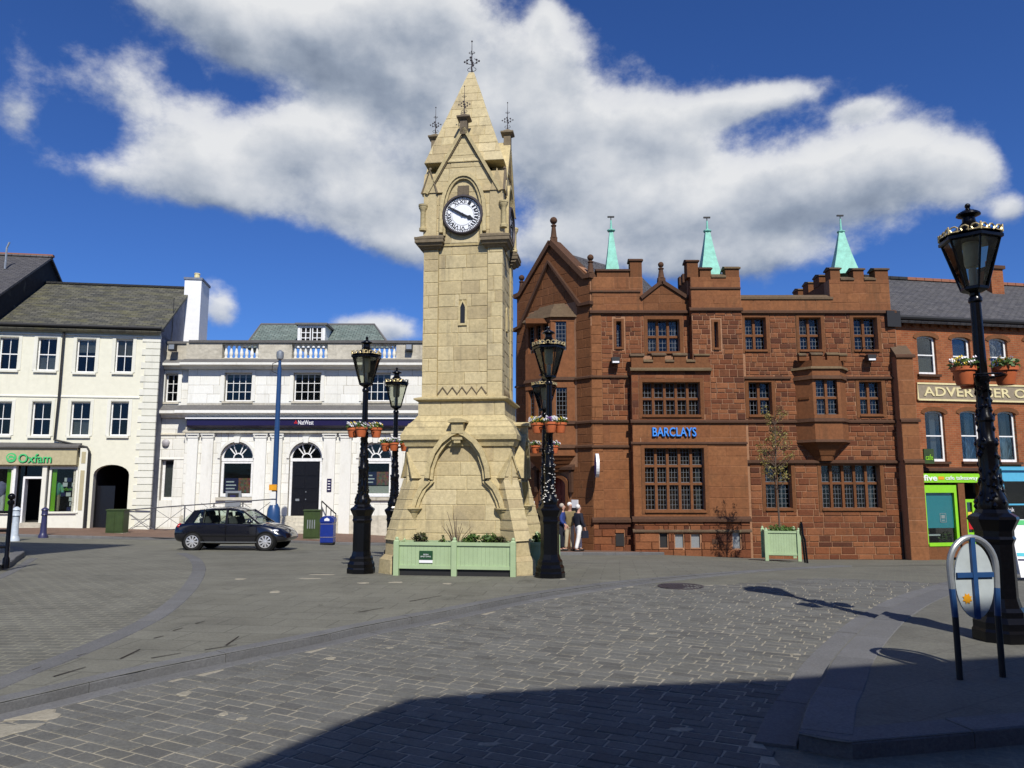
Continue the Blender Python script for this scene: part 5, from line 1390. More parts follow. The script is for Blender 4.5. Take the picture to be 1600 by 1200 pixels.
# ------------------------------------------------------------------ the white bank with the balustrade
def white_bank():
    Y = 36.0
    A = (atY(236, 700, Y)[0], Y); B = (atY(726, 700, Y)[0], Y + .15)
    f = Fac(A, B); X = f.x; ZB = -1.2
    T = thing('white_bank_building', 'white stone classical bank with balustrade, arched windows and purple fascia', 'bank', (*A, 0), f.ang)
    S = Stones(T, 'portland', limit=260)
    D = .28                                       # the middle stands forward of the wings
    m0, m1 = X(291, 650, D), X(669, 650, D); W = f.W
    zp = f.z(533, 450, D); zc0 = f.z(574, 450, D); zs = f.z(640, 450, D); zg = f.z(830, 450)
    # wings
    wl = f.r(258, 584, 278, 628); gl = f.r(250, 716, 270, 782)
    sym = lambda r: (W - r[1], W - r[0], r[2], r[3])
    wall(T, rectp(0, m0, ZB, zc0), [rectp(*wl), rectp(*gl)], 'portland_mortar', 0, .4, 'wing_wall')
    wall(T, rectp(m1, W, ZB, zc0), [rectp(*sym(wl)), rectp(*sym(gl))], 'portland_mortar', 0, .4, 'wing_wall')
    pad = lambda h, a=.0: (h[0] - a, h[1] + a, h[2] - a, h[3] + a)
    for a, b, hs in ((0, m0, (wl, gl)), (m1, W, (sym(wl), sym(gl)))):
        S.wall(FRONT, rectp(a, b, ZB, zc0), [pad(h) for h in hs], (.42, .52), (.7, 1.2), .004, .006, seed=3)
    # middle
    uw = [f.r(351, 583, 393, 627, D), f.r(459, 583, 501, 627, D), f.r(568, 583, 610, 627, D)]
    cx = [X(369, 740, D), X(477, 740, D), X(586, 740, D)]; hw = (X(395, 740, D) - X(343, 740, D)) / 2
    zi = f.z(716, 420, D); z0w = f.z(777, 367, D); z0d = f.z(808, 476, D)
    ar = [archp(c - hw, c + hw, z0w if i != 1 else z0d - .02, zi, hw) for i, c in enumerate(cx)]
    wall(T, rectp(m0, m1, ZB, zc0), [rectp(*h) for h in uw] + ar, 'portland_mortar', -D, .45, 'front_wall')
    FM = frame((0, -D, 0), (1, 0, 0), (0, 0, 1))
    ah = [(c - hw, c + hw, z0w if i != 1 else z0d, zi + hw) for i, c in enumerate(cx)]
    S.wall(FM, rectp(m0, m1, zs + .3, zc0), [pad(h) for h in uw], (.42, .52), (.8, 1.3), .004, .006, seed=4)
    S.wall(FM, rectp(m0, m1, ZB, f.z(673, 450, D)), ah, (.42, .52), (.8, 1.4), .004, .006, seed=5)
    # spandrels behind the arch heads: fill between the bounding box and the curve
    for i, c in enumerate(cx):
        mb = MB()
        for sg in (-1, 1):
            n = 8; pts = [(c + sg * hw * math.cos(PI / 2 * k / n), zi + hw * math.sin(PI / 2 * k / n)) for k in range(n + 1)] + [(c + sg * hw, zi + hw)]
            mb.prism(pts, -D - .006, -D + .05)
        mb.obj('spandrel', 'portland', T)
        mb = MB(); ribbon(mb, archp(c - hw - .06, c + hw + .06, z0w, zi, hw + .06, 16)[2:], .12, -D - .06, -D + .1); mb.obj('archivolt', 'portland', T)
        mb = MB(); mb.prism([(c - .1, zi + hw - .06), (c + .1, zi + hw - .06), (c + .15, zi + hw + .24), (c - .15, zi + hw + .24)], -D - .14, -D); mb.obj('keystone', 'portland', T)
        # the panelled frame round each bay
        mb = MB(); zt_ = f.z(676, 450, D); ribbon(mb, [(c - hw - .38, ZB), (c - hw - .38, zt_ - .05)], .05, -D - .03, -D); ribbon(mb, [(c + hw + .38, ZB), (c + hw + .38, zt_ - .05)], .05, -D - .03, -D); mb.obj('bay_edge', 'portland', T)
    # arched windows with fan lights
    for i, c in enumerate(cx):
        yy = -D + .2; hwi = hw - .1; mb = MB()
        ribbon(mb, archp(c - hw + .05, c + hw - .05, z0w, zi, hw - .05, 14)[2:], .1, yy - .05, yy + .06)
        ribbon(mb, archp(c - .22, c + .22, zi, zi + .02, .22, 8)[2:], .05, yy - .02, yy + .03)
        for a in (PI * .28, PI * .5 - .35, PI * .5 + .35, PI * .72):
            if abs(a - PI / 2) > .3: mb.rods((c + .2 * math.cos(a), yy, zi + .2 * math.sin(a)), (c + hwi * math.cos(a), yy, zi + hwi * math.sin(a)), .05)
        mb.box(c - hw + .02, c + hw - .02, yy - .07, yy + .06, zi - .14, zi + .005)
        w = mb.obj('arched_window' if i != 1 else 'door_fanlight', 'white_paint', T)
        p = archp(c - hwi, c + hwi, zi + .0, zi + .01, hwi)[2:]; MB().prism(p, yy + .01, yy + .016).obj('fan_pane', 'window_glass', w)
        if i != 1:
            zb = z0w + .02; zt_ = zi - .16
            mb = MB()
            for a, b in ((c - hw + .02, c - hw + .14), (c + hw - .14, c + hw - .02)): mb.box(a, b, yy - .05, yy + .05, zb, zt_)
            mb.box(c - hw + .14, c + hw - .14, yy - .05, yy + .05, zb, zb + .16); mb.box(c - hw + .14, c + hw - .14, yy - .05, yy + .05, zt_ - .08, zt_); mb.obj('sash', 'white_paint', w)
            piece('pane', 'clear_glass', w, c - hw + .14, c + hw - .14, yy + .0, yy + .006, zb + .16, zt_ - .08)
            zm = zb + .18 + (zt_ - zb) * .42
            piece('poster', 'poster_navy', w, c - hw + .17, c + .03, yy + .05, yy + .06, zb + (.2 if i == 0 else .55), zm + (0 if i == 0 else .3)); piece('photo_poster', 'poster_photo', w, c + .04, c + hw - .18, yy + .05, yy + .06, zb + (.2 if i == 0 else .55), zm + (0 if i == 0 else .3))
            if i == 2: piece('blind', 'curtain', w, c - hw + .15, c + hw - .15, yy + .08, yy + .09, zb + .16, zb + .5)
            for q in range(3):
                zz = zm - .2 - .16 * q; piece('printed_line', 'sign_white', w, c - hw + .24, c - hw + .24 + (.38, .48, .42)[q], yy + .045, yy + .049, zz + (0 if i == 0 else .3), zz + .06 + (0 if i == 0 else .3))
            box('sill', 'portland_dirty', w, c - hw - .1, c + hw + .1, -D - .12, yy, z0w - .14, z0w)
        else:
            box('door', 'dark_door', T, c - hw + .13, c + hw - .13, yy - .02, yy + .06, z0d, zi - .15); dr = T.children[-1] if False else None
    door = [o for o in T.children if o.name.startswith('door') and 'fan' not in o.name][0]
    c = cx[1]; yy = -D + .2
    for a, b in ((c - hw + .2, c - .06), (c + .06, c + hw - .2)):
        for q in range(4):
            h = (zi - .3 - z0d) / 4; piece('panel', 'dark_door', door, a, b, yy - .045, yy - .021, z0d + .1 + q * h, z0d + q * h + h - .02)
    for k, (x, z) in enumerate(((c + .02, 1.15), (c - .3, .75), (c + .02, .8))): piece('door_fitting', 'grey_metal', door, x - (.02 if k != 1 else .16), x + .02, yy - .06, yy - .046, z0d + z, z0d + z + (.05 if k != 1 else .1))
    mb = MB()
    for sg in (-1, 1): mb.box(*sorted((c + sg * (hw - .13), c + sg * (hw - .02))), yy - .08, yy + .06, z0d, zi - .15)
    mb.obj('door_frame', 'white_paint', T)
    # pilasters in pairs
    zcap = f.z(678, 450, D)
    for u0, u1 in ((293, 309), (316, 333), (398, 416), (424, 441), (506, 524), (532, 549), (613, 630), (638, 655)):
        a, b = X(u0, 720, D), X(u1, 720, D)
        box('pilaster', 'portland', T, a, b, -D - .13, -D, ZB, zcap - .2)
        mb = MB(); mb.box(a - .03, b + .03, -D - .16, -D, zcap - .2, zcap - .15); mb.box(a - .02, b + .02, -D - .15, -D, zcap - .148, zcap - .06); mb.box(a - .07, b + .07, -D - .21, -D, zcap - .058, zcap)
        mb.lathe([(.05, zcap - .15), (.05, zcap - .06)], 8, a - .02, -D - .14); mb.lathe([(.05, zcap - .15), (.05, zcap - .06)], 8, b + .02, -D - .14); mb.obj('capital', 'portland', T)
    # entablature, fascia sign
    string(T, 'portland_dirty', m0 - .05, m1 + .05, -D, f.z(674, 450, D), .16, .2, 'architrave')
    sx0, sx1 = X(292, 660, D + .4), X(660, 660, D + .4); sz0, sz1 = f.z(668, 450, D + .4), f.z(655, 450, D + .4)
    mb = MB(); mb.prismx([(-D, sz0), (-D - .3, sz0), (-D - .42, sz0 + .1), (-D - .42, sz1), (-D, sz1)], sx0, sx1); sg_ = mb.obj('fascia_sign', 'purple_sign', T)
    l = f.r(466, 656.5, 490, 663.5, D + .42); text('lettering', 'NatWest', 'sign_white', sg_, *l, -D - .425, .02, .006)
    l = f.r(460, 657, 464.5, 663, D + .42)
    for q in range(3):
        a = 2 * PI * q / 3 + PI / 2; xm, zm = (l[0] + l[1]) / 2 + .05 * math.cos(a), (l[2] + l[3]) / 2 + .05 * math.sin(a); piece('emblem', 'red_paint', sg_, xm - .035, xm + .035, -D - .43, -D - .425, zm - .03, zm + .03)
    mb = MB(); mb.box(sx0 - .05, sx1 + .05, -D - .5, -D, sz1 + .01, sz1 + .07); mb.obj('sign_light', 'sign_white', T)
    def cornice(x0, x1, y, z0, z1, d, name='cornice'):
        h = z1 - z0
        MB().prismx([(y, z0), (y - d * .35, z0), (y - d * .5, z0 + h * .2), (y - d, z0 + h * .3), (y - d, z0 + h * .52), (y, z0 + h * .52)], x0, x1).obj(name, 'portland', T)
        MB().prismx([(y, z0 + h * .53), (y - d, z0 + h * .53), (y, z1)], x0, x1).obj('cornice_top', 'lead_grey', T)
    zc_ = f.z(653, 450, D); ze_ = f.z(633, 450, D)
    cornice(m0 - .3, m1 + .3, -D, zc_, ze_, .62); cornice(-.05, m0 - .31, 0, zc_ + .02, ze_ + .02, .5); cornice(m1 + .31, W + .05, 0, zc_ + .02, ze_ + .02, .5)
    za, zb = f.z(577, 450, D), f.z(561, 450, D)
    cornice(m0 - .25, m1 + .25, -D, za, zb, .5); cornice(-.05, m0 - .26, 0, za + .02, zb + .02, .45); cornice(m1 + .26, W + .05, 0, za + .02, zb + .02, .45)
    string(T, 'portland_dirty', 0, m0, 0, f.z(678, 265), .12, .06); string(T, 'portland_dirty', m1, W, 0, f.z(678, 265), .12, .06); string(T, 'portland', 0, m0, 0, zi, .1, .03)
    # parapet with balustrades
    gaps = [(347, 404), (456, 512), (565, 619)]; edges = [291] + [e for g in gaps for e in g] + [669]
    zq0, zq1 = zb - .02, f.z(536, 450, D)
    for k in range(0, len(edges), 2): box('parapet', 'portland_dirty', T, X(edges[k], 548, D), X(edges[k + 1], 548, D), -D, -D + .4, zq0, zq1)
    box('parapet', 'portland_dirty', T, 0, m0, 0, .35, zq0, zq1); box('parapet', 'portland_dirty', T, m1, W, 0, .35, zq0, zq1)
    mb = MB(); mb.box(m0 - .05, m1 + .05, -D - .08, -D + .48, zq1, zp + .03); mb.obj('coping', 'lead_grey', T); box('coping', 'lead_grey', T, -.05, m0 - .06, -.08, .43, zq1, zp + .02); box('coping', 'lead_grey', T, m1 + .06, W + .05, -.08, .43, zq1, zp + .02)
    bal = MB(); h = zq1 - zq0 - .16; z = zq0 + .08
    bal.lathe([(.075, z), (.075, z + .06), (.05, z + .08), (.09, z + h * .3), (.085, z + h * .42), (.045, z + h * .7), (.045, z + h * .82), (.075, z + h * .9), (.075, z + h)], 10)
    bme = bal.mesh('baluster', 'portland', True)
    for g in gaps:
        a, b = X(g[0], 548, D), X(g[1], 548, D); n = 7
        box('balustrade_rail', 'portland_dirty', T, a, b, -D + .05, -D + .35, zq0, zq0 + .078); box('balustrade_rail', 'portland_dirty', T, a, b, -D + .05, -D + .35, zq1 - .078, zq1 - .002)
        for k in range(n):
            o = bpy.data.objects.new('baluster', bme); col.objects.link(o); o.parent = T; o.location = (a + (b - a) * (k + .5) / n, -D + .2, 0)
    for u in (272, 640):
        x, z = f.p(u, 544, D); o = box('floodlight', 'black_matt', T, x - .16, x + .16, -D - .3, -D - .02, z - .17, z + .17); piece('lens', 'grey_metal', o, x - .13, x + .13, -D - .315, -D - .301, z - .1, z + .12)
    # upper windows
    for h in uw:
        sash(T, *h, -D + .2, 4, 3, sill='portland_dirty', meet=False, blind=(.86, 'curtain'))
        mb = MB(); ribbon(mb, [(h[0] - .1, h[2]), (h[0] - .1, h[3] + .1), (h[1] + .1, h[3] + .1), (h[1] + .1, h[2])], .2, -D - .05, -D); cxx = (h[0] + h[1]) / 2; mb.prism([(cxx - .3, h[3] + .2), (cxx + .3, h[3] + .2), (cxx + .2, h[3] + .38), (cxx - .2, h[3] + .38)], -D - .07, -D); mb.obj('window_surround', 'portland', T)
    for h in (wl, sym(wl)):
        sash(T, *h, .2, 2, 3, sill='portland_dirty', meet=False)
        mb = MB(); ribbon(mb, [(h[0] - .1, h[2]), (h[0] - .1, h[3] + .1), (h[1] + .1, h[3] + .1), (h[1] + .1, h[2])], .2, -.05, 0); mb.obj('window_surround', 'portland', T)
    for h in (gl, sym(gl)): sash(T, *h, .26, 1, 1, sill='portland_dirty', blind=(-.85, 'curtain'), fw=.12)
    # alarm, cash machine, plates
    x, z = f.p(260, 692); mb = MB(); n = 16; mb.M = Matrix.Translation((x, -.12, z)) @ Matrix.Rotation(PI / 2, 4, 'X'); mb.lathe([(.17, -.12), (.17, 0), (.1, .05), (.02, .07)], 16); mb.obj('alarm', 'alarm_grey', T, True)
    r = f.r(353, 767, 377, 792, D); o = box('cash_machine', 'grey_metal', T, r[0], r[1], -D - .08, -D, r[2], r[3]); piece('screen', 'black_matt', o, r[0] + .1, r[1] - .1, -D - .085, -D - .081, r[2] + .3, r[3] - .1); piece('screen', 'poster_navy', o, r[0] + .22, r[1] - .25, -D - .095, -D - .086, r[2] + .38, r[3] - .2)
    r = f.r(512, 748, 519, 768, D); o = box('name_plate', 'purple_sign', T, r[0], r[1], -D - .17, -D - .135, r[2], r[3])
    for q in range(4): piece('printed_line', 'sign_white', o, r[0] + .04, r[1] - .05, -D - .175, -D - .171, r[2] + .08 + q * .13, r[2] + .12 + q * .13)
    r = f.r(431, 748, 434, 776, D); box('name_plate', 'purple_sign', T, r[0], r[1], -D - .2, -D - .135, r[2], r[3])
    r = f.r(231, 739, 236, 744); piece('fire_bell', 'red_paint', T, .15, .3, -.06, -.0, r[2], r[3])
    # steps and base
    for k in range(4): box('door_step', 'portland_dirty', T, c - 1.0, c + 1.3, -D - .35 - .3 * k, -D, ZB, z0d - .02 - .17 * k)
    box('plinth', 'portland_dirty', T, m0 - .03, m1 + .03, -D - .05, -D, ZB, f.z(806, 450, D))
    # ramp railing
    rt = [f.p(u, v, 1.2) for u, v in ((198, 797), (260, 792), (330, 787), (425, 780))]; gz = zg + .02
    rg = thing('ramp_railing', 'thin grey steel ramp railing with crossed bars in front of the white bank', 'railing', (*A, 0), f.ang)
    MB().tube([(x, -1.2, z) for x, z in rt], .03, 6).obj('handrail', 'scaff_steel', rg)
    xs = [rt[0][0] + (rt[-1][0] - rt[0][0]) * k / 5 for k in range(6)]
    zt_ = lambda x: rt[0][1] + (rt[-1][1] - rt[0][1]) * (x - rt[0][0]) / (rt[-1][0] - rt[0][0]); zb_ = lambda x: max(ZB + .2, zt_(x) - 1.05)
    for x in xs: MB().tube([(x, -1.2, zb_(x) - .4), (x, -1.2, zt_(x))], .03, 6).obj('post', 'scaff_steel', rg)
    MB().tube([(x, -1.2, zb_(x) + .02) for x in (xs[0], xs[-1])], .02, 6).obj('bottom_rail', 'scaff_steel', rg)
    for a, b in zip(xs, xs[1:]):
        MB().tube([(a, -1.2, zb_(a) + .05), (b, -1.2, zt_(b) - .08)], .012, 5).obj('cross_bar', 'scaff_steel', rg); MB().tube([(a, -1.19, zt_(a) - .08), (b, -1.19, zb_(b) + .05)], .012, 5).obj('cross_bar', 'scaff_steel', rg)
    r2 = thing('step_railing', 'short black handrail sloping down the bank door steps', 'railing', (*A, 0), f.ang)
    pts = [f.p(u, v, .8) for u, v in ((502, 783), (530, 802))]
    MB().tube([(pts[0][0], -.7, pts[0][1]), (pts[1][0], -1.5, pts[1][1])], .03, 6).obj('handrail', 'black_matt', r2)
    for t_ in (0, .33, .66, 1):
        x = pts[0][0] + (pts[1][0] - pts[0][0]) * t_; z = pts[0][1] + (pts[1][1] - pts[0][1]) * t_; MB().tube([(x, -.7 - .8 * t_, ZB + .3), (x, -.7 - .8 * t_, z)], .022, 6).obj('post', 'black_matt', r2)
    MB().tube([(pts[0][0], -.7, pts[0][1] - .75), (pts[1][0], -1.5, pts[1][1] - .6)], .02, 6).obj('bottom_rail', 'black_matt', r2)
    # roof and dormer
    ry = 2.2; ex0, ex1 = X(382, 532, -ry), X(612, 532, -ry); rx0, rx1 = X(408, 508, -ry - 2), X(585, 508, -ry - 2); ze = f.z(536, 490, -ry) - .25; zr = f.z(507, 490, -ry - 2)
    slope = math.hypot(2.0, zr - ze); ang = math.atan2(zr - ze, 2.0)
    o = MB().add([(ex0, 0, 0), (ex1, 0, 0), (rx1, slope, 0), (rx0, slope, 0), (ex0, 0, -.05), (ex1, 0, -.05), (rx1, slope, -.05), (rx0, slope, -.05)], [(0, 1, 2, 3), (7, 6, 5, 4), (0, 4, 5, 1), (1, 5, 6, 2), (2, 6, 7, 3), (3, 7, 4, 0)]).obj('roof_slope', 'slate_green', T)
    o.location = (0, ry, ze); o.rotation_euler = (ang, 0, 0)
    MB().add([(ex0, ry, ze), (rx0, ry + 2, zr), (rx0, ry + 5, zr), (ex0, ry + 7, ze)], [(0, 1, 2, 3)]).obj('roof_hip', 'slate_green', T); MB().add([(ex1, ry, ze), (rx1, ry + 2, zr), (rx1, ry + 5, zr), (ex1, ry + 7, ze)], [(0, 1, 2, 3)]).obj('roof_hip', 'slate_green', T)
    mb = MB(); mb.tube([(ex0, ry, ze), (rx0, ry + 2, zr), (rx1, ry + 2, zr), (ex1, ry, ze)], .07, 6); mb.obj('ridge', 'lead_grey', T)
    d0, d1 = X(465, 520, -ry), X(508, 520, -ry); dz1 = f.z(508, 486, -ry)
    mb = MB(); mb.box(d0, d0 + .14, ry, ry + 2.5, ze, dz1); mb.box(d1 - .14, d1, ry, ry + 2.5, ze, dz1); mb.box(d0 + .14, d1 - .14, ry, ry + .1, dz1 - .12, dz1); dm = mb.obj('dormer', 'white_paint', T)
    box('dormer_roof', 'lead_grey', dm, d0 - .12, d1 + .12, ry - .15, ry + 2.6, dz1, dz1 + .1)
    cxx = (d0 + d1) / 2
    for a, b in ((d0 + .18, cxx - .06), (cxx + .06, d1 - .18)):
        mb = MB(); mb.box(a, b, ry + .02, ry + .06, ze, ze + .25)
        for k in range(3): x = a + (b - a) * k / 2; mb.box(x - .025, x + .025, ry + .02, ry + .07, ze, dz1 - .12)
        for k in range(4): z = ze + .25 + (dz1 - .12 - ze - .25) * k / 3; mb.box(a, b, ry + .022, ry + .068, z - .02, z + .02)
        mb.obj('casement', 'white_paint', dm)
    MB().box(d0 + .1, d1 - .1, ry + .09, ry + .1, ze, dz1 - .1).obj('dormer_pane', 'interior', dm)
    mb = MB(); mb.box(0, .3, .4, 10, ZB, zc0); mb.box(W - .3, W, .4, 10, ZB, zc0); mb.box(0, W, 10, 10.3, ZB, zc0 + .5); mb.box(.3, W - .3, .3, 10, zc0 - .1, zc0 + .15); mb.obj('back_walls', 'portland_dirty', T)
    MB().box(.4, W - .4, 1.5, 1.6, ZB, zc0 - .15).obj('interior', 'interior', T)
    S.finish('stonework')


white_bank()


# ------------------------------------------------------------------ cream shop with flat above, and its taller neighbour
def cream_shop():
    A = (atY(-26, 700, 33.9)[0], 33.9); B = (atY(240, 700, 35.0)[0], 35.0)
    f = Fac(A, B); X = f.x; ZB = -.8; W = f.W
    T = thing('cream_shop_building', 'cream rendered shop building with sash windows and mossy slate roof', 'building', (*A, 0), f.ang)
    ze = f.z(514, 150); zg = f.z(824, 100)
    ups = [f.r(-2, 527, 28, 578), f.r(58, 528, 88, 579), f.r(119, 530, 149, 582), f.r(180, 530, 207, 582)]
    los = [f.r(-14, 628, 17, 680), f.r(49, 628, 79, 681), f.r(110, 628, 140, 681), f.r(172, 628, 200, 681)]
    x0s, x1s = X(-24), X(121); zf0, zf1 = f.z(728, 60), f.z(700, 60)
    shop = (x0s + .02, X(122), ZB + .03, zf0 + .02); pas = archp(X(144, 770), X(200, 770), ZB + .03, f.z(742, 170), f.z(726, 170) - f.z(742, 170))
    wall(T, rectp(0, W, ZB, ze), [rectp(*h) for h in ups + los] + [rectp(*shop), pas], 'stucco', 0, .35)
    bl = [None, (-.5, 'curtain'), (.62, 'curtain'), (.5, 'cloth_beige')]; bl2 = [None, None, (-.5, 'curtain'), None]
    for i, h in enumerate(ups): sash(T, *h, .16, 2, 2, blind=bl[i])
    for i, h in enumerate(los): sash(T, *h, .16, 2, 2, blind=bl2[i])
    for h in ups + los:
        mb = MB(); ribbon(mb, [(h[0] - .08, h[2]), (h[0] - .08, h[3] + .08), (h[1] + .08, h[3] + .08), (h[1] + .08, h[2])], .17, -.025, 0); mb.obj('window_surround', 'stucco_trim', T)
    string(T, 'stucco_trim', 0, W - .75, 0, f.z(619, 100), .1, .04); string(T, 'stucco_trim', 0, W - .75, 0, f.z(522, 100), .12, .06)
    # quoins
    z = zg - .3; k = 0
    q0 = X(238)
    while z < f.z(527, 225) - .1:
        w = .62 if k % 2 else .78; box('quoin', 'stucco_trim', T, W - w, W + .03, -.035, .1, z + .015, z + .3); z += .318; k += 1
    # eaves, gutter, pipe
    mb = MB(); mb.box(0, W + .12, -.25, .1, ze - .02, ze + .06); mb.tube([(0, -.3, ze + .06), (W + .1, -.3, ze + .06)], .08, 8); mb.obj('gutter', 'black_matt', T)
    pp = [f.p(u, v, .12) for u, v in ((100, 519), (92, 620), (85, 687), (136, 699), (140, 706), (132, 826))]
    MB().tube([(x, -.12, z) for x, z in pp], .055, 8).obj('downpipe', 'black_matt', T)
    # roof: front slope laid in its own plane
    rd = 4.6; zr = f.z(450, 180, -rd); sl = math.hypot(rd, zr - ze); an = math.atan2(zr - ze, rd)
    o = MB().box(0, W + .1, -.4, sl, -.1, 0.0).obj('roof_slope', 'slate_mossy', T); o.location = (0, -.0, ze + .12); o.rotation_euler = (an, 0, 0)
    o = MB().box(0, W + .1, 0, sl, -.1, 0.0).obj('roof_slope', 'slate_mossy', T); o.location = (W + .1, rd * 2, ze + .12); o.rotation_euler = (an, 0, PI)
    n = 26; rm = MB()
    for k in range(n): x = (W + .1) * k / n; piece('ridge_tile', 'slate_dark', T, x + .01, x + (W + .1) / n - .01, rd - .12, rd + .12, zr + .1, zr + .2)
    MB().prismx([(0.1, ZB), (2 * rd, ZB), (2 * rd, ze), (rd, zr), (0.1, ze)], W - .3, W).obj('gable_wall', 'grey_render', T)
    cxx, czz = f.p(304, 530, -rd); zct = f.z(443, 304, -rd)
    ch = box('chimney', 'white_render', T, W - .1, W + .75, rd - .8, rd + .9, ze - .3, zct); box('chimney_cap', 'grey_render', ch, W - .15, W + .8, rd - .85, rd + .95, zct, zct + .12)
    for k in (0,): MB().lathe([(.16, zct + .12), (.14, zct + .5), (.17, zct + .52), (.15, zct + .56)], 10, W + .3, rd).obj('chimney_pot', 'letter_cream', ch)
    MB().tube([(W + .05, 1.6, ze - .2), (W + .05, 1.6, ze + 2.0)], .02, 5).obj('aerial_mast', 'black_matt', T)
    mb = MB(); mb.box(0, W, 2 * rd - .3, 2 * rd, ZB, ze); mb.box(0, W, .35, 2 * rd, ze - .3, ze - .15); mb.obj('back_walls', 'stucco', T); MB().box(0, X(140), 1.6, 1.7, zf1, ze - .3).obj('interior', 'interior', T); MB().box(X(140), W - .3, 1.2, 1.3, f.z(705, 170), ze - .3).obj('interior', 'interior', T)
    # passage
    pw0, pw1 = X(144, 770), X(200, 770)
    mb = MB(); mb.box(pw0 - .1, pw0, .35, 7, ZB, zf1); mb.box(pw1, pw1 + .1, .35, 7, ZB, zf1); mb.box(pw0, pw1, 7, 7.1, ZB, zf1); mb.box(pw0 - .1, pw1 + .1, .35, 7.1, zf1 - .05, zf1); mb.obj('passage', 'interior', T)
    box('passage_door', 'dark_door', T, pw0 + .02, pw0 + .8, .5, .58, ZB, zf0 - .9)
    # shop front
    fa = MB(); fa.prismx([(-.3, zf0 + .05), (-.2, zf0), (.05, zf0), (.05, zf1), (-.3, zf1)], x0s, X(124, 715)); fs = fa.obj('shop_fascia', 'olive_paint', T)
    MB().prismx([(-.02, zf1), (-.42, zf1), (-.42, zf1 + .07), (-.02, zf1 + .24)], x0s - .1, X(128, 700)).obj('fascia_cornice', 'lead_grey', fs)
    l = f.r(29, 709, 81, 723, .3)
    text('letter_backs', 'Oxfam', 'dark_door', fs, l[0] + .02, l[1] + .02, l[2] - .02, l[3] - .02, -.31, .02, .012); text('lettering', 'Oxfam', 'oxfam_green', fs, *l, -.33, .03, .008)
    x, z = f.p(18, 715, .3); n = 20
    em = MB(); em.prism([(x + .21 * math.cos(2 * PI * k / n), z + .21 * math.sin(2 * PI * k / n)) for k in range(n)], -.34, -.3); em = em.obj('emblem', 'oxfam_green', fs)
    mb = MB(); ribbon(mb, [(x + .13 * math.cos(a), z + .02 + .1 * math.sin(a)) for a in (.3, 1.0, 1.7, 2.4, 3.1, 3.8)], .05, -.35, -.341); ribbon(mb, [(x - .08, z - .1), (x, z - .04), (x + .1, z - .06)], .05, -.35, -.341); mb.obj('emblem_mark', 'olive_paint', em)
    for u0, u1 in ((123, 135), (66, 73)):
        a, b = X(u0, 770), X(u1, 770); box('shop_pilaster', 'stucco_trim', T, a, b, -.16, .1, ZB, zf0 if u0 < 100 else zf1)
    a, b = X(124, 770), X(134, 770); piece('panel', 'olive_paint', T, a + .05, b - .05, -.175, -.161, f.z(797, 128), f.z(735, 128)); piece('panel', 'olive_paint', T, a + .05, b - .05, -.175, -.161, f.z(724, 128), f.z(706, 128))
    zs_ = f.z(802, 100)
    box('stall_riser', 'stucco_trim', T, X(73, 800), X(123, 800), -.1, .1, ZB, zs_); box('sill', 'stucco_trim', T, X(71, 800), X(124, 800), -.2, .1, zs_, zs_ + .08); box('stall_riser', 'stucco_trim', T, x0s, X(20, 800), -.1, .1, ZB, zs_); box('sill', 'stucco_trim', T, x0s, X(22, 800), -.2, .1, zs_, zs_ + .08)
    def shopwin(u0, u1, nm):
        a, b = X(u0, 765), X(u1, 765); mb = MB(); t0 = zs_ + .08
        mb.box(a, a + .09, -.05, .05, t0, zf0); mb.box(b - .09, b, -.05, .05, t0, zf0); mb.box(a + .09, b - .09, -.05, .05, zf0 - .14, zf0); w = mb.obj('shop_window', 'stucco_trim', T)
        piece('pane', 'clear_glass', w, a + .09, b - .09, 0, .008, t0, zf0 - .14); return w, a, b
    w, a, b = shopwin(76, 121, 0); piece('green_panel', 'lime', w, a + .1, a + .28, .05, .08, zs_ + .08, zf0 - .15)
    w2, a2, b2 = shopwin(-22, 20, 0); piece('green_panel', 'lime', w2, b2 - .3, b2 - .1, .05, .08, zs_ + .08, zf0 - .15)
    # display
    for (px_, top, mt, mt2) in ((89, 752, 'copper_green', 'cloth_beige'), (3, 752, 'cloth_lilac', 'cloth_white')):
        x, z = f.p(px_, top, -.4); d = thing('shop_mannequin', 'headless mannequin in %s behind the charity shop glass' % ('a pale green shirt' if px_ > 50 else 'lilac clothes at the left edge'), 'mannequin', (0, 0, 0), 0, 'charity shop mannequins')
        d.location = Matrix.Translation((*A, 0)) @ Matrix.Rotation(f.ang, 4, 'Z') @ Vector((x, .4, zs_ + .08))
        d.rotation_euler = (0, 0, f.ang); hh = z - zs_ - .08
        mb = MB(); mb.lathe([(.14, hh * .5), (.2, hh * .6), (.22, hh * .8), (.2, hh * .92), (.07, hh * .97), (.05, hh * 1.0)], 12); mb.tube([(-.22, 0, hh * .88), (-.29, -.03, hh * .65), (-.27, -.08, hh * .5)], .06, 8); mb.tube([(.22, 0, hh * .88), (.29, -.03, hh * .65), (.27, -.08, hh * .5)], .06, 8); mb.obj('shirt', mt, d, True)
        mb = MB(); mb.tube([(-.09, 0, .02), (-.1, 0, hh * .3), (-.07, 0, hh * .55)], [.08, .09, .12], 8); mb.tube([(.09, 0, .02), (.1, 0, hh * .3), (.07, 0, hh * .55)], [.08, .09, .12], 8); mb.obj('trousers', mt2, d, True)
    rnd = random.Random(5)
    for k in range(14):
        x = b - .75 + rnd.uniform(0, .5); z = zs_ + .1 + (k // 2) * .22; o = piece('leaflet', 'paper' if k % 3 else 'poster_navy', w, x, x + .2, .1 + .02 * (k % 3), .11 + .02 * (k % 3), z, z + .18)
    x, z = f.p(101, 764, -.1); text('window_lettering', 'Oxfam', 'lime', w, x - .2, x + .35, z - .07, z + .07, .02, .005)
    # doorway
    da, db = X(37, 780), X(66, 780); zd = f.z(748, 50)
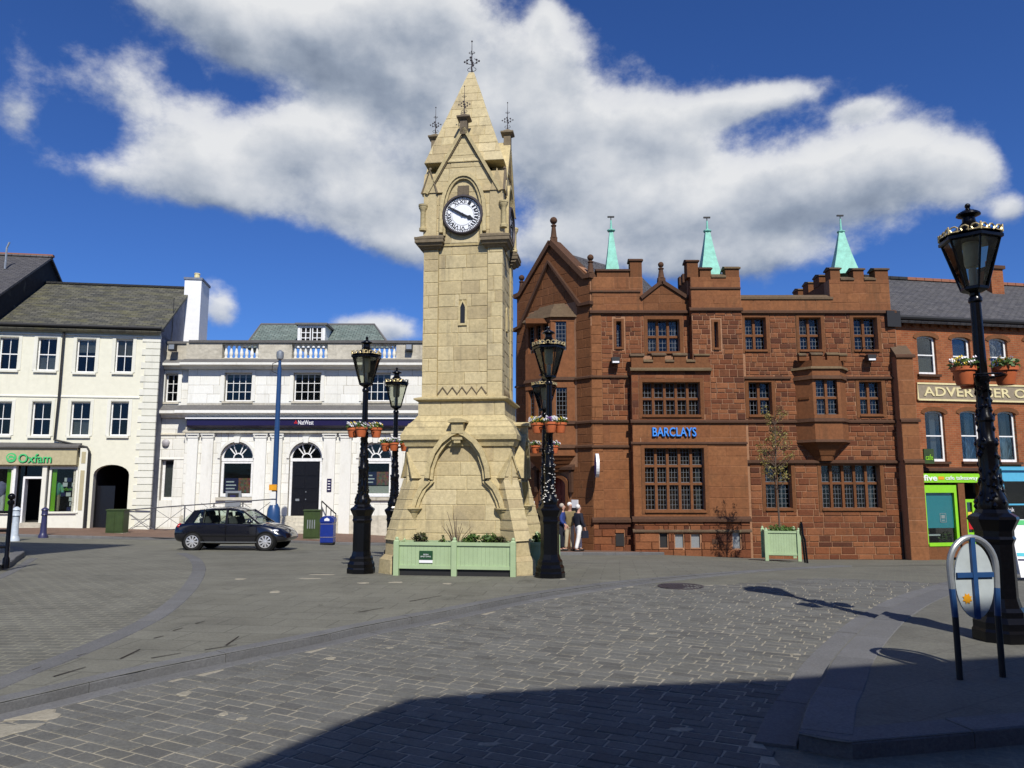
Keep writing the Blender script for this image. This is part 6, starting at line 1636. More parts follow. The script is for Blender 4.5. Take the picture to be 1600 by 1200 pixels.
    mb = MB(); mb.box(da - .08, da, -.02, .3, ZB, zd); mb.box(db, db + .06, -.02, .3, ZB, zd); mb.box(da - .08, db + .06, -.02, .3, zd, zd + .1); mb.box(X(20, 770), X(24, 770), -.12, .1, ZB, zf0); mb.obj('door_frame', 'white_paint', T)
    piece('fanlight_pane', 'clear_glass', T, da, db, .1, .11, zd + .1, zf0); piece('pane', 'clear_glass', T, X(24, 770), da - .08, .1, .11, zs_ - .4, zf0); box('doorstep', 'portland_dirty', T, X(22, 815), db + .1, -.25, .5, ZB, zg + .22)
    MB().box(x0s, X(136), 2.4, 2.5, ZB, zf1).obj('shop_interior', 'interior', T); MB().box(x0s, X(136), .35, 2.4, ZB - .1, zg + .24).obj('shop_floor', 'interior', T); MB().box(x0s, X(140), .35, 2.5, zf1 + .02, zf1 + .1).obj('shop_ceiling', 'interior', T)
    # ---- the taller dark-gabled neighbour on the left
    nb = thing('dark_gabled_building', 'taller building with black unlit gable wall beside the mossy slate roof', 'building', (*A, 0), f.ang)
    za = f.z(401, 72, -rd - .3); zev = za - 3.4; yr = rd + .3; W2 = 9.0
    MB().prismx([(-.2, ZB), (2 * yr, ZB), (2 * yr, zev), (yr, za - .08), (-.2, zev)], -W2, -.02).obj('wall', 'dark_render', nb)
    for k in range(3):
        for q in range(3): sash(nb, -8.2 + k * 2.8, -7.1 + k * 2.8, .6 + q * 3.0, 2.5 + q * 3.0, -.24, 2, 2)
    sl2 = math.hypot(yr + .6, (za - zev)); an2 = math.atan2(za - zev, yr + .2)
    o = MB().box(-W2, .12, -.5, sl2 - .35, -.1, 0).obj('roof_slope', 'slate_dark', nb); o.location = (0, -.2, zev + .02); o.rotation_euler = (an2, 0, 0)
    o = MB().box(-.12, W2, -.5, sl2 - .35, -.1, 0).obj('roof_slope', 'slate_dark', nb); o.location = (0, 2 * yr, zev + .02); o.rotation_euler = (an2, 0, PI)
    MB().box(-W2, .14, yr - .12, yr + .12, za - .02, za + .1).obj('ridge', 'ridge_tile', nb)
    MB().tube([(-1.2, yr - 2.0, za - 1.3), (-1.2, yr - 2.0, za - .2), (-1.1, yr - 2, za + .1)], .05, 6).obj('flue', 'grey_metal', nb)


cream_shop()


# ------------------------------------------------------------------ brick building on the right
def brick_shops():
    A = (atY(1404, 700, 29.9)[0], 29.9); p2 = atY(1600, 700, 30.95); B0 = (p2[0], 30.95)
    k = 1.9; B = (A[0] + (B0[0] - A[0]) * k, A[1] + (B0[1] - A[1]) * k)
    f = Fac(A, B); X = f.x; W = f.W; ZB = -2.0
    T = thing('brick_shop_building', 'orange brick terrace with arched sash windows and slate roof beyond the lamp', 'building', (*A, 0), f.ang)
    ze = f.z(506, 1500)
    ups = [f.r(1434, 524, 1463, 585), f.r(1489, 526, 1517, 587), f.r(1547, 528, 1575, 588), f.r(1604, 529, 1632, 590)]
    los = [f.r(1447, 641, 1477, 721), f.r(1502, 641, 1532, 721), f.r(1561, 642, 1589, 722), f.r(1618, 642, 1646, 722)]
    zf1 = f.z(732, 1490); shop = (X(1440, 800), X(1536, 800), ZB + .03, zf1 - .02); blue = (X(1561, 800), X(1690, 800), ZB + .03, zf1 + .1)
    arcs = [archp(h[0], h[1], h[2], h[3] - .16, .16, 8) for h in ups + los]
    wall(T, rectp(0, W, ZB, ze), arcs + [rectp(*shop), rectp(*blue)], 'orange_brick', 0, .3)
    for i, h in enumerate(ups + los):
        sash(T, *h, .14, 1, 2, sill='red_dark', arch=.16, fw=.08, blind=((-.45, 'olive_paint') if i == 0 else (-.9, 'curtain') if i == 1 else None))
        mb = MB(); c = (h[0] + h[1]) / 2; ribbon(mb, archp(h[0] - .1, h[1] + .1, h[2], h[3] - .14, .2, 10)[2:], .17, -.03, .02); mb.obj('brick_arch', 'red_trim', T)
    for k_, (a, b) in enumerate(((h[1] - .35, h[1] - .12) for h in los[:3])): piece('curtain', 'curtain', T, a - .1, b - .08, .3, .32, los[k_][2], los[k_][3] - .1)
    # eaves with dentils, gutter, roof
    n = int(W / .42)
    for q in range(n): piece('dentil', 'red_trim', T, q * .42 + .1, q * .42 + .24, -.12, 0, ze - .2, ze - .05)
    mb = MB(); mb.box(-.3, W, -.22, .1, ze - .05, ze + .12); mb.tube([(-.3, -.3, ze + .1), (W, -.3, ze + .1)], .1, 8); mb.obj('gutter', 'black_matt', T); box('hopper', 'black_matt', T, -.5, .1, -.5, -.1, ze - .35, ze + .3)
    rd = 3.6; zr = f.z(447, 1480, -rd); sl = math.hypot(rd, zr - ze); an = math.atan2(zr - ze, rd)
    o = MB().box(-.4, W, -.4, sl, -.1, 0).obj('roof_slope', 'slate_dark', T); o.location = (0, 0, ze + .2); o.rotation_euler = (an, 0, 0)
    o = MB().box(0, W + .4, 0, sl, -.1, 0).obj('roof_slope', 'slate_dark', T); o.location = (W, 2 * rd, ze + .2); o.rotation_euler = (an, 0, PI)
    for q in range(int(W / .45)): piece('ridge_tile', 'ridge_tile' if q > 8 else 'slate_dark', T, -.3 + q * .45, .13 + q * .45, rd - .13, rd + .13, zr + .17, zr + .3)
    x0, x1 = X(1538, 440, -rd + .6), X(1557, 440, -rd + .6); zc = f.z(424, 1547, -rd + .6); ch = box('chimney', 'orange_brick', T, x0, x1, rd - 1.0, rd - .1, ze + 1, zc); box('chimney_cap', 'red_dark', ch, x0 - .08, x1 + .08, rd - 1.08, rd - .02, zc, zc + .16); MB().lathe([(.13, zc + .16), (.11, zc + .5)], 10, (x0 + x1) / 2, rd - .55).obj('chimney_pot', 'terracotta', ch)
    MB().prismx([(0.1, ZB), (2 * rd, ZB), (2 * rd, ze), (rd, zr), (.1, ze)], -.02, .25).obj('gable_wall', 'orange_brick', T); mb = MB(); mb.box(0, W, 2 * rd - .2, 2 * rd, ZB, ze); mb.box(.2, W, .3, 2 * rd, ze - .25, ze - .1); mb.box(W - .2, W, .3, 2 * rd, ZB, ze); mb.obj('back_walls', 'orange_brick', T)
    MB().box(.2, W - .2, 1.6, 1.7, ZB, ze - .3).obj('interior', 'interior', T)
    # painted office sign
    l = f.r(1432, 599, 1432.1, 625); zs0, zs1 = f.z(626, 1500), f.z(601, 1500); x0 = X(1432, 612); x1 = X(1665, 612)
    sg = box('wall_sign', 'sign_grey', T, x0, x1, -.06, 0, zs0, zs1); mb = MB(); ribbon(mb, [(x0, zs0), (x0, zs1), (x1, zs1), (x1, zs0), (x0, zs0)], .07, -.09, -.02); mb.obj('sign_border', 'letter_cream', sg)
    text('lettering', 'ADVERTISER OFFICE', 'letter_cream', sg, X(1441, 612), X(1656, 612), zs0 + .15, zs1 - .13, -.075, .03, .012)
    # green cafe
    string(T, 'red_dark', 0, W, 0, f.z(733, 1480), .16, .15)
    za, zb = f.z(754, 1480), f.z(740, 1480); g0, g1 = X(1434, 747), X(1537, 747); fs = box('cafe_fascia', 'lime', T, g0, g1, -.1, 0.05, za, zb)
    text('lettering', 'five', 'sign_white', fs, X(1440, 747), X(1461, 747), za + .07, zb - .05, -.11, .02, .02); piece('orange_bar', 'orange_box', fs, X(1463, 747), X(1472, 747), -.11, -.101, (za + zb) / 2 - .06, (za + zb) / 2 + .06)
    text('lettering', 'cafe takeaway', 'sign_white', fs, X(1474, 747), X(1524, 747), za + .06, zb - .09, -.11, .02, .004)
    for u0, u1 in ((1428, 1443), (1498, 1508)): box('shop_pier', 'red_trim', T, X(u0, 800), X(u1, 800), -.06, .15, ZB, za)
    wz0, wz1 = f.z(850, 1475), f.z(758, 1470); a, b = X(1444, 800), X(1496, 800)
    mb = MB(); mb.box(a, a + .1, -.03, .12, wz0, wz1); mb.box(b - .12, b, -.03, .12, wz0, wz1); mb.box(a + .1, b - .12, -.03, .12, wz1 - .3, wz1); mb.box(a + .1, b - .12, -.05, .12, wz0 - .08, wz0 + .05); w = mb.obj('cafe_window', 'lime', T)
    piece('pane', 'clear_glass', w, a + .1, b - .12, .06, .07, wz0 + .05, wz1 - .3); piece('blind', 'sky_blind', w, a + .1, b - .12, .09, .1, wz0 + .62, wz1 - .3); x, z = (a + b) / 2 + .15, wz0 + .85
    mb = MB(); ribbon(mb, [(x - .13, z), (x + .13, z), (x + .13, z + .34), (x - .13, z + .34), (x - .13, z)], .025, .074, .08); mb.box(x - .07, x + .07, .074, .08, z + .05, z + .09); mb.box(x - .08, x + .08, .074, .08, z + .14, z + .28); mb.obj('blind_print', 'sign_white', w); box('stall_riser', 'red_trim', T, a, b, -.02, .12, ZB, wz0 - .08)
    piece('table_top', 'sign_white', w, a + .35, b - .6, .3, .5, wz0 + .3, wz0 + .36)
    mb = MB(); rnd = random.Random(2); leaves(mb, (b - .35, .35, wz0 + .3), (.25, .1, .2), 60, .09, rnd); mb.obj('window_plant', 'leaf_green', w, normals=False, kind='stuff')
    d0, d1 = X(1509, 820), X(1535, 820); dz1 = f.z(780, 1520); mb = MB(); mb.box(d0, d0 + .12, .0, .1, ZB, dz1); mb.box(d1 - .1, d1, .0, .1, ZB, dz1); mb.box(d0 + .12, d1 - .1, .0, .1, dz1 - .12, dz1); mb.box((d0 + d1) / 2 - .02, (d0 + d1) / 2 + .1, 0, .1, ZB, dz1 - .12); mb.box(d0 + .12, d1 - .1, .01, .09, ZB, f.z(832, 1520)); dr = mb.obj('cafe_door', 'lime', T)
    piece('pane', 'clear_glass', dr, d0 + .12, d1 - .1, .05, .06, f.z(832, 1520), dz1 - .12); piece('notice', 'petal_yellow', dr, d0 + .16, d0 + .34, .02, .03, f.z(812, 1515), f.z(800, 1515)); piece('notice', 'red_paint', dr, d0 + .16, d0 + .36, .02, .03, f.z(827, 1515), f.z(814, 1515)); piece('notice', 'paper', dr, d1 - .32, d1 - .14, .02, .03, f.z(818, 1525), f.z(800, 1525))
    x, z = f.p(1439, 713); hg = box('hanging_sign', 'cabinet_green', T, x - .22, x + .22, -.45, -.39, z - .3, z + .28); text('lettering', 'cafe', 'lime', hg, x - .16, x + .16, z - .16, z + .06, -.455, .01)
    box('letter_plate', 'sign_white', T, X(1418, 750), X(1427, 750), -.12, -.02, f.z(754, 1422), f.z(744, 1422)); box('meter_box', 'sign_white', T, X(1419, 760), X(1428, 760), -.14, -.02, f.z(766, 1422), f.z(755, 1422)); MB().tube([(X(1424, 770), -.06, f.z(766, 1422)), (X(1424, 800), -.06, ZB + .5)], .03, 6).obj('pipe', 'black_matt', T)
    # blue shop
    b0, b1 = X(1561, 780), X(1690, 780); bz1 = f.z(735, 1580); fs = box('blue_fascia', 'blue_shop', T, b0, b1, -.25, .05, f.z(752, 1580), bz1); MB().prismx([(0, bz1), (-.35, bz1), (-.35, bz1 + .06), (0, bz1 + .16)], b0 - .1, b1).obj('fascia_cornice', 'blue_shop', fs)
    mb = MB(); mb.box(b0, b0 + .2, -.1, .1, ZB, bz1); zt2 = f.z(787, 1580); mb.box(b0 + .2, b1, -.1, .1, zt2 - .06, zt2); mb.box(b0 + .2, b1, -.1, .1, ZB, f.z(860, 1580)); mb.obj('shop_front', 'blue_shop', T); piece('pane', 'window_glass', T, b0 + .2, b1, 0, .01, f.z(860, 1580), f.z(752, 1580)); x, z = f.p(1575, 797); text('window_lettering', 'ink', 'sign_white', T, x, x + .28, z - .06, z + .1, -.02, .005)


brick_shops()

# ------------------------------------------------------------------ lamp posts with flower pots
def lamp_post():
    T = bpy.data.objects.new('street_lamp', None); col.objects.link(T); T['category'] = 'street lamp'; T['group'] = 'ornate black lamp posts round the square'
    mb = MB(); mb.lathe([(.3, -.25), (.3, .1), (.285, .13), (.285, .2), (.25, .26), (.25, .32), (.225, .36)], 8, rot=PI / 8); mb.obj('plinth', 'black_iron', T)
    mb = MB(); mb.lathe([(.215, .36), (.2, .42), (.19, .46), (.19, 1.05), (.2, 1.08), (.215, 1.11), (.2, 1.14), (.2, 1.2), (.235, 1.27), (.265, 1.33), (.255, 1.36), (.19, 1.4), (.17, 1.44)], 8, rot=PI / 8); mb.obj('pedestal', 'black_iron', T)
    prof = [(.155, 1.44), (.165, 1.5), (.15, 1.56), (.125, 1.62), (.105, 1.72), (.115, 1.76), (.1, 1.8), (.105, 1.98), (.1, 2.14), (.112, 2.18), (.112, 2.22), (.085, 2.26), (.085, 2.44), (.1, 2.46), (.1, 2.5), (.076, 2.54),
            (.072, 2.9), (.085, 2.92), (.085, 2.98), (.068, 3.0), (.062, 3.5), (.058, 3.86), (.075, 3.88), (.075, 3.92), (.055, 3.95), (.06, 4.0)]
    mb = MB(); mb.lathe(prof, 16); mb.obj('column', 'black_iron', T, True)
    mb = MB(); rnd = random.Random(4)
    for k in range(120):
        z = rnd.uniform(1.46, 2.9); a = k * 2.4
        r = next(p0[0] + (p1[0] - p0[0]) * (z - p0[1]) / (p1[1] - p0[1]) for p0, p1 in zip(prof, prof[1:]) if p0[1] <= z <= p1[1])
        q = .022 * (1.2 - .25 * (z - 1.4)); c = (r * math.cos(a), r * math.sin(a), z)
        mb.lathe([(.002, z - q * 1.6), (q * .8, z - q * .6), (q, z), (q * .5, z + q), (.002, z + q * 1.5)], 5, c[0], c[1])
    mb.obj('leaf_ornament', 'black_gloss', T, True, kind='stuff')
    # lantern: six leaning panes between bars
    z0, z1, r0, r1 = 4.02, 4.62, .135, .31; n = 6
    P = lambda k, r, z: (r * math.cos(2 * PI * k / n + PI / 6), r * math.sin(2 * PI * k / n + PI / 6), z)
    mb = MB()
    for k in range(n): mb.tube([P(k, r0, z0), P(k, r1, z1)], .013, 6)
    mb.lathe([(.07, 3.98), (.12, 4.0), (.15, 4.02), (.15, 4.05), (.12, 4.06)], 6, rot=PI / 6); lf = mb.obj('lantern_frame', 'black_iron', T)
    mb = MB(); mb.lathe([(.3, 4.6), (.345, 4.615), (.345, 4.65), (.3, 4.67)], 6, rot=PI / 6); mb.obj('lantern_rim', 'black_iron', lf)
    for k in range(n):
        a, b, c, d = P(k, r0 - .005, z0 + .03), P(k + 1, r0 - .005, z0 + .03), P(k + 1, r1 - .006, z1), P(k, r1 - .006, z1)
        MB().add([a, b, c, d], [(0, 1, 2, 3)]).obj('lantern_pane', 'lamp_glass', lf)
    mb = MB(); mb.lathe([(.34, 4.67), (.26, 4.72), (.17, 4.765), (.11, 4.82), (.075, 4.86), (.07, 4.915), (.1, 4.93), (.135, 4.945), (.125, 4.97), (.075, 5.0), (.04, 5.015), (.025, 5.03), (.025, 5.04)], 12); mb.ball((0, 0, 5.065), .033, 8); mb.obj('lantern_cap', 'black_iron', T, True)
    mb = MB()
    for k in range(n):
        a = Vector(P(k, .335, 4.67)); b = Vector(P(k + 1, .335, 4.67))
        for s in (.17, .5, .83):
            c = a.lerp(b, s); u = (b - a).normalized()
            pts = [c + u * (.042 * math.cos(t)) + Vector((0, 0, .045 + .035 * math.sin(t))) for t in (-1.4, -.5, .4, 1.3, 2.2, 3.1, 4.0)]
            mb.tube([tuple(p) for p in pts], .011, 5)
        mb.tube([tuple(a), tuple(a + Vector((0, 0, .09)))], .012, 5)
        mb.tube([tuple(a + Vector((0, 0, .012))), tuple(b + Vector((0, 0, .012)))], .012, 5)
    mb.obj('gilt_cresting', 'gold', T, True)
    mb = MB(); mb.lathe([(.07, 4.3), (.085, 4.34), (.09, 4.6)], 12); mb.obj('lamp_unit', 'lamp_white', T, True)
    mb = MB(); mb.lathe([(.03, 4.04), (.045, 4.1), (.045, 4.27), (.03, 4.3)], 10); mb.obj('bulb', 'sign_white', T, True)
    mb = MB()
    pts = [(.25 * math.cos(2 * PI * k / 24), .25 * math.sin(2 * PI * k / 24), 2.98) for k in range(25)]; mb.tube(pts, .012, 6)
    for k in range(4): mb.tube([(0, 0, 2.95), (.25 * math.cos(PI / 2 * k), .25 * math.sin(PI / 2 * k), 2.98)], .01, 5)
    mb.obj('basket_ring', 'black_iron', T)
    return T


def flower_pot(seed):
    rnd = random.Random(seed)
    T = bpy.data.objects.new('flower_pot', None); col.objects.link(T); T['category'] = 'flower pot'; T['group'] = 'terracotta flower pots hung on the lamp posts'
    mb = MB(); mb.lathe([(.085, -.11), (.092, -.09), (.118, .05), (.135, .055), (.135, .1), (.115, .1), (.11, .06)], 16); mb.obj('pot', 'terracotta', T, True)
    mb = MB(); leaves(mb, (0, 0, .13), (.16, .16, .08), 170, .035, rnd); mb.obj('foliage', 'leaf_green', T, normals=False, kind='stuff')
    for mt, n in ((('petal_white', 20), ('petal_yellow', 9)), (('petal_white', 26), ('petal_purple', 8)), (('petal_yellow', 12), ('petal_white', 12)))[seed % 3]:
        mb = MB()
        for k in range(n):
            a = rnd.uniform(0, 2 * PI); r = .16 * math.sqrt(rnd.random()); c = Vector((r * math.cos(a), r * math.sin(a), .15 + rnd.uniform(-.02, .07)))
            for q in range(5):
                b = 2 * PI * q / 5; d = Vector((math.cos(b), math.sin(b) * .6 - .3, math.sin(b) * .7)) * .022
                e = d.cross(Vector((0, 1, .5))).normalized() * .014
                mb.add([tuple(c), tuple(c + d + e), tuple(c + d * 1.3), tuple(c + d - e)], [(0, 1, 2, 3)])
        mb.obj('flowers', mt, T, normals=False, kind='stuff')
    return T


LAMP = lamp_post()
POTS = [flower_pot(k) for k in range(3)]
lamp_spots = [(-3.2, 16.25, 'black lamp post standing left of the clock tower front', (180, 265, 0), 'left front lamp'),
              (-3.07, 19.75, 'smaller-looking black lamp post half hidden behind the clock tower, left side', (180, 270, 0), 'lamp left behind the tower'),
              (.76, 15.28, 'black lamp post standing right of the clock tower front', (190, 275, 330), 'right front lamp'),
              (.86, 19.8, 'black lamp post hidden behind the right front lamp of the clock tower', (185, 350), 'lamp behind the right front lamp'),
              (5.52, 8.72, 'tall near black lamp post at the right edge with bright highlights', (195, 345, 90), 'near lamp at the right edge')]
npot = 0
for i, (x, y, lab, angs, short) in enumerate(lamp_spots):
    o = LAMP if i == 0 else copy_tree(LAMP)
    z = gh(x, y) if i < 4 else rh(x, y) + .1
    o.location = (x, y, z); o.rotation_euler = (0, 0, R(12 * i)); o['label'] = lab
    for j, a in enumerate(angs):
        p = POTS[npot] if npot < 3 else copy_tree(POTS[npot % 3]); npot += 1
        p.location = (x + .25 * math.cos(R(a)), y + .25 * math.sin(R(a)), z + 2.98); p.rotation_euler = (0, 0, R(47 * npot))
        side = 'left' if math.cos(R(a)) < -.5 else 'right' if math.cos(R(a)) > .5 else ('front' if math.sin(R(a)) < 0 else 'back')
        p['label'] = 'terracotta pot of flowers on the %s side of the %s' % (side, short)


# ------------------------------------------------------------------ planters, tree, plants
def planter(name, label, loc, rz, lx, ly, h, base=.12, sign=False):
    T = thing(name, label, 'planter', loc, rz)
    x0, x1, y0, y1 = -lx / 2, lx / 2, -ly / 2, ly / 2
    posts = [(x0, y0), (x1, y0), (x0, y1), (x1, y1)] + ([(0, y0)] if lx > 1.8 else [])
    for (px, py) in posts:
        mb = MB(); w = .055; mb.box(px - w, px + w, py - w, py + w, 0, h); mb.prismz([(px - w, py - w), (px + w, py - w), (px + w, py + w), (px - w, py + w)], h + .001, h + .03, top=[(px - .03, py - .03), (px + .03, py - .03), (px + .03, py + .03), (px - .03, py + .03)]); mb.ball((px, py, h + .05), .04, 8); mb.obj('post', 'planter_green', T)
    for nm, (a, b, c, d) in (('f', (x0, x1, y0 + .005, y0 + .03)), ('b', (x0, x1, y1 - .03, y1 - .005))):
        n = round((b - a - .1) / .085); mb = MB()
        for k in range(n): q0 = a + .055 + (b - a - .11) * k / n; q1 = a + .055 + (b - a - .11) * (k + 1) / n; mb.box(q0 + .0012, q1 - .0012, c, d, base, h - .08)
        mb.obj('boarding', 'planter_green', T, kind='stuff'); box('rail', 'planter_green', T, a + .056, b - .056, c - .03, d + .02, h - .08, h - .015); box('rail', 'planter_green', T, a + .056, b - .056, c - .022, d + .01, base - .02, base + .05)
    for (c, d) in ((x0 + .005, x0 + .03), (x1 - .03, x1 - .005)):
        n = max(2, round((ly - .1) / .085)); mb = MB()
        for k in range(n): q0 = y0 + .055 + (ly - .11) * k / n; q1 = y0 + .055 + (ly - .11) * (k + 1) / n; mb.box(c, d, q0 + .0012, q1 - .0012, base, h - .08)
        mb.obj('boarding', 'planter_green', T, kind='stuff'); box('rail', 'planter_green', T, c - .02, d + .02, y0 + .056, y1 - .056, h - .08, h - .015)
    box('soil', 'soil', T, x0 + .04, x1 - .04, y0 + .04, y1 - .04, base - .04, h - .1)
    if lx > 1.8: box('kick_board', 'black_matt', T, x0 + .06, x1 - .06, y0 + .035, y0 + .05, .0, base - .03)
    if sign:
        sx = x0 + .62; s = box('name_plate', 'plate_green', T, sx - .14, sx + .14, y0 - .02, y0 + .002, h - .37, h - .19); box('white_strip', 'sign_white', s, sx - .14, sx + .14, y0 - .02, y0 + .002, h - .43, h - .375)
        text('lettering', 'EDEN', 'sign_white', s, sx - .05, sx + .05, h - .275, h - .25, y0 - .022, .002); text('lettering', 'DISTRICT COUNCIL', 'sign_white', s, sx - .11, sx + .11, h - .315, h - .29, y0 - .022, .002)
    return T


def tower_pt(x, y, z=0.0): return Matrix.Translation((*TC, 0)) @ Matrix.Rotation(TH, 4, 'Z') @ Vector((x, y, z))


def bush(name, label, loc, rad, n, size, mat, seed, stems=0, stemh=.5):
    T = thing(name, label, 'plant', loc)
    rnd = random.Random(seed); mb = MB()
    for k in range(5):
        leaves(mb, (rnd.uniform(-.4, .4) * rad[0], rnd.uniform(-.4, .4) * rad[1], rad[2] * rnd.uniform(.4, 1.1)), (rad[0] * rnd.uniform(.45, .8), rad[1] * .8, rad[2] * rnd.uniform(.4, .8)), n // 5, size, rnd)
    mb.obj('foliage', mat, T, normals=False, kind='stuff')
    mb = MB()
    for k in range(7):
        a = rnd.uniform(0, 2 * PI); mb.tube([(0, 0, -.05), (rad[0] * .5 * math.cos(a), rad[1] * .5 * math.sin(a), rad[2] * .9)], .008, 5)
    mb.obj('stems', 'bark', T, kind='stuff')
    return T


pz = -.06
p = tower_pt(0.07, -1.62); planter('long_planter', 'long pale green timber planter with name plate at the foot of the clock tower', (p.x, p.y, pz), TH, 2.42, .5, .7, .17, True)
p = tower_pt(1.72, .1); planter('side_planter', 'pale green timber planter against the right side of the clock tower', (p.x, p.y, pz - .06), TH + PI / 2, 2.0, .5, .7, .17)
for k, (x, rad, n, mt, lab) in enumerate(((-.72, (.22, .15, .16), 260, 'leaf_dark', 'dark purple-leaved shrub at the left of the long green planter'), (.36, (.2, .14, .17), 260, 'leaf_green', 'bright green shrub right of the bare twigs in the planter'), (.72, (.22, .15, .17), 300, 'leaf_green', 'round green shrub right of the middle in the long planter'), (1.0, (.2, .15, .14), 240, 'leaf_dark', 'low dark shrub spilling over the right end of the planter'), (-.25, (.07, .07, .13), 50, 'leaf_green', 'tiny green sprig left of the bare twigs in the planter'))):
    q = tower_pt(x, -1.6); bush('planter_shrub', lab, (q.x, q.y, .54), rad, n, .04, mt, 11 + k)
q = tower_pt(.05, -1.6); tw = thing('twig_plant', 'bare upright reddish twigs in the middle of the long planter', 'plant', (q.x, q.y, .52)); rnd = random.Random(8)
for k in range(13):
    a = rnd.uniform(-.45, .45); h = rnd.uniform(.35, .72) if abs(a) < .25 else rnd.uniform(.3, .5); b = rnd.uniform(-.08, .08)
    MB().tube([(a * .15, b * .4, 0), (a * .35, b, h * .5), (a * .75, b, h)], [.011, .008, .004], 5).obj('twig', 'bark', tw)
q = tower_pt(1.72, -.55); bush('planter_shrub', 'leafy plant in the planter on the right side of the tower', (q.x, q.y, .5), (.2, .25, .18), 220, .05, 'leaf_green', 31)

x, y = G(1230, 877); zt0 = gh(x, y)
sx, sy, sz = x + .02, y + .6, zt0
planter('square_planter', 'square pale green timber planter holding a young tree before the red bank', (sx, sy, sz), R(-12), 1.02, 1.02, .98, .2)
T = thing('young_tree', 'slender young tree with sparse bronze-green leaves in the square planter', 'tree', (sx, sy, sz + .75))
rnd = random.Random(12); mb = MB(); top = 4.35
tr = [(.0, 0, 0), (-.02, 0, 1.0), (-.06, .02, 2.0), (-.02, 0, 3.0), (.0, 0, 4.2)]; mb.tube(tr, [.035, .03, .025, .018, .006], 7); tips = []
for k in range(46):
    z = rnd.uniform(1.5, 4.0); a = rnd.uniform(0, 2 * PI); L = rnd.uniform(.35, .75) * (1.0 if z < 3 else .65)
    p0 = Vector((-.03, 0, z)); p1 = p0 + Vector((math.cos(a) * L * .5, math.sin(a) * L * .5, L * .45)); p2 = p0 + Vector((math.cos(a + .2) * L * .85, math.sin(a + .2) * L * .85, L * 1.0))
    mb.tube([tuple(p0), tuple(p1), tuple(p2)], [.011, .008, .004], 5); tips += [p1, p1.lerp(p2, .5), p2]
    for q in range(2):
        b = a + rnd.uniform(-1, 1); e = p1 + Vector((math.cos(b) * .22, math.sin(b) * .22, .2)); mb.tube([tuple(p1), tuple(e)], [.006, .003], 4); tips.append(e)
mb.obj('trunk', 'bark', T, True)
mb = MB()
for t_ in tips: leaves(mb, tuple(t_), (.1, .1, .1), 6, .04, rnd)
mb.obj('crown', 'leaf_bronze', T, normals=False, kind='stuff')
bush('planter_shrub', 'low dark green ivy round the foot of the young tree', (sx, sy, sz + .86), (.5, .46, .16), 700, .055, 'leaf_green', 41)


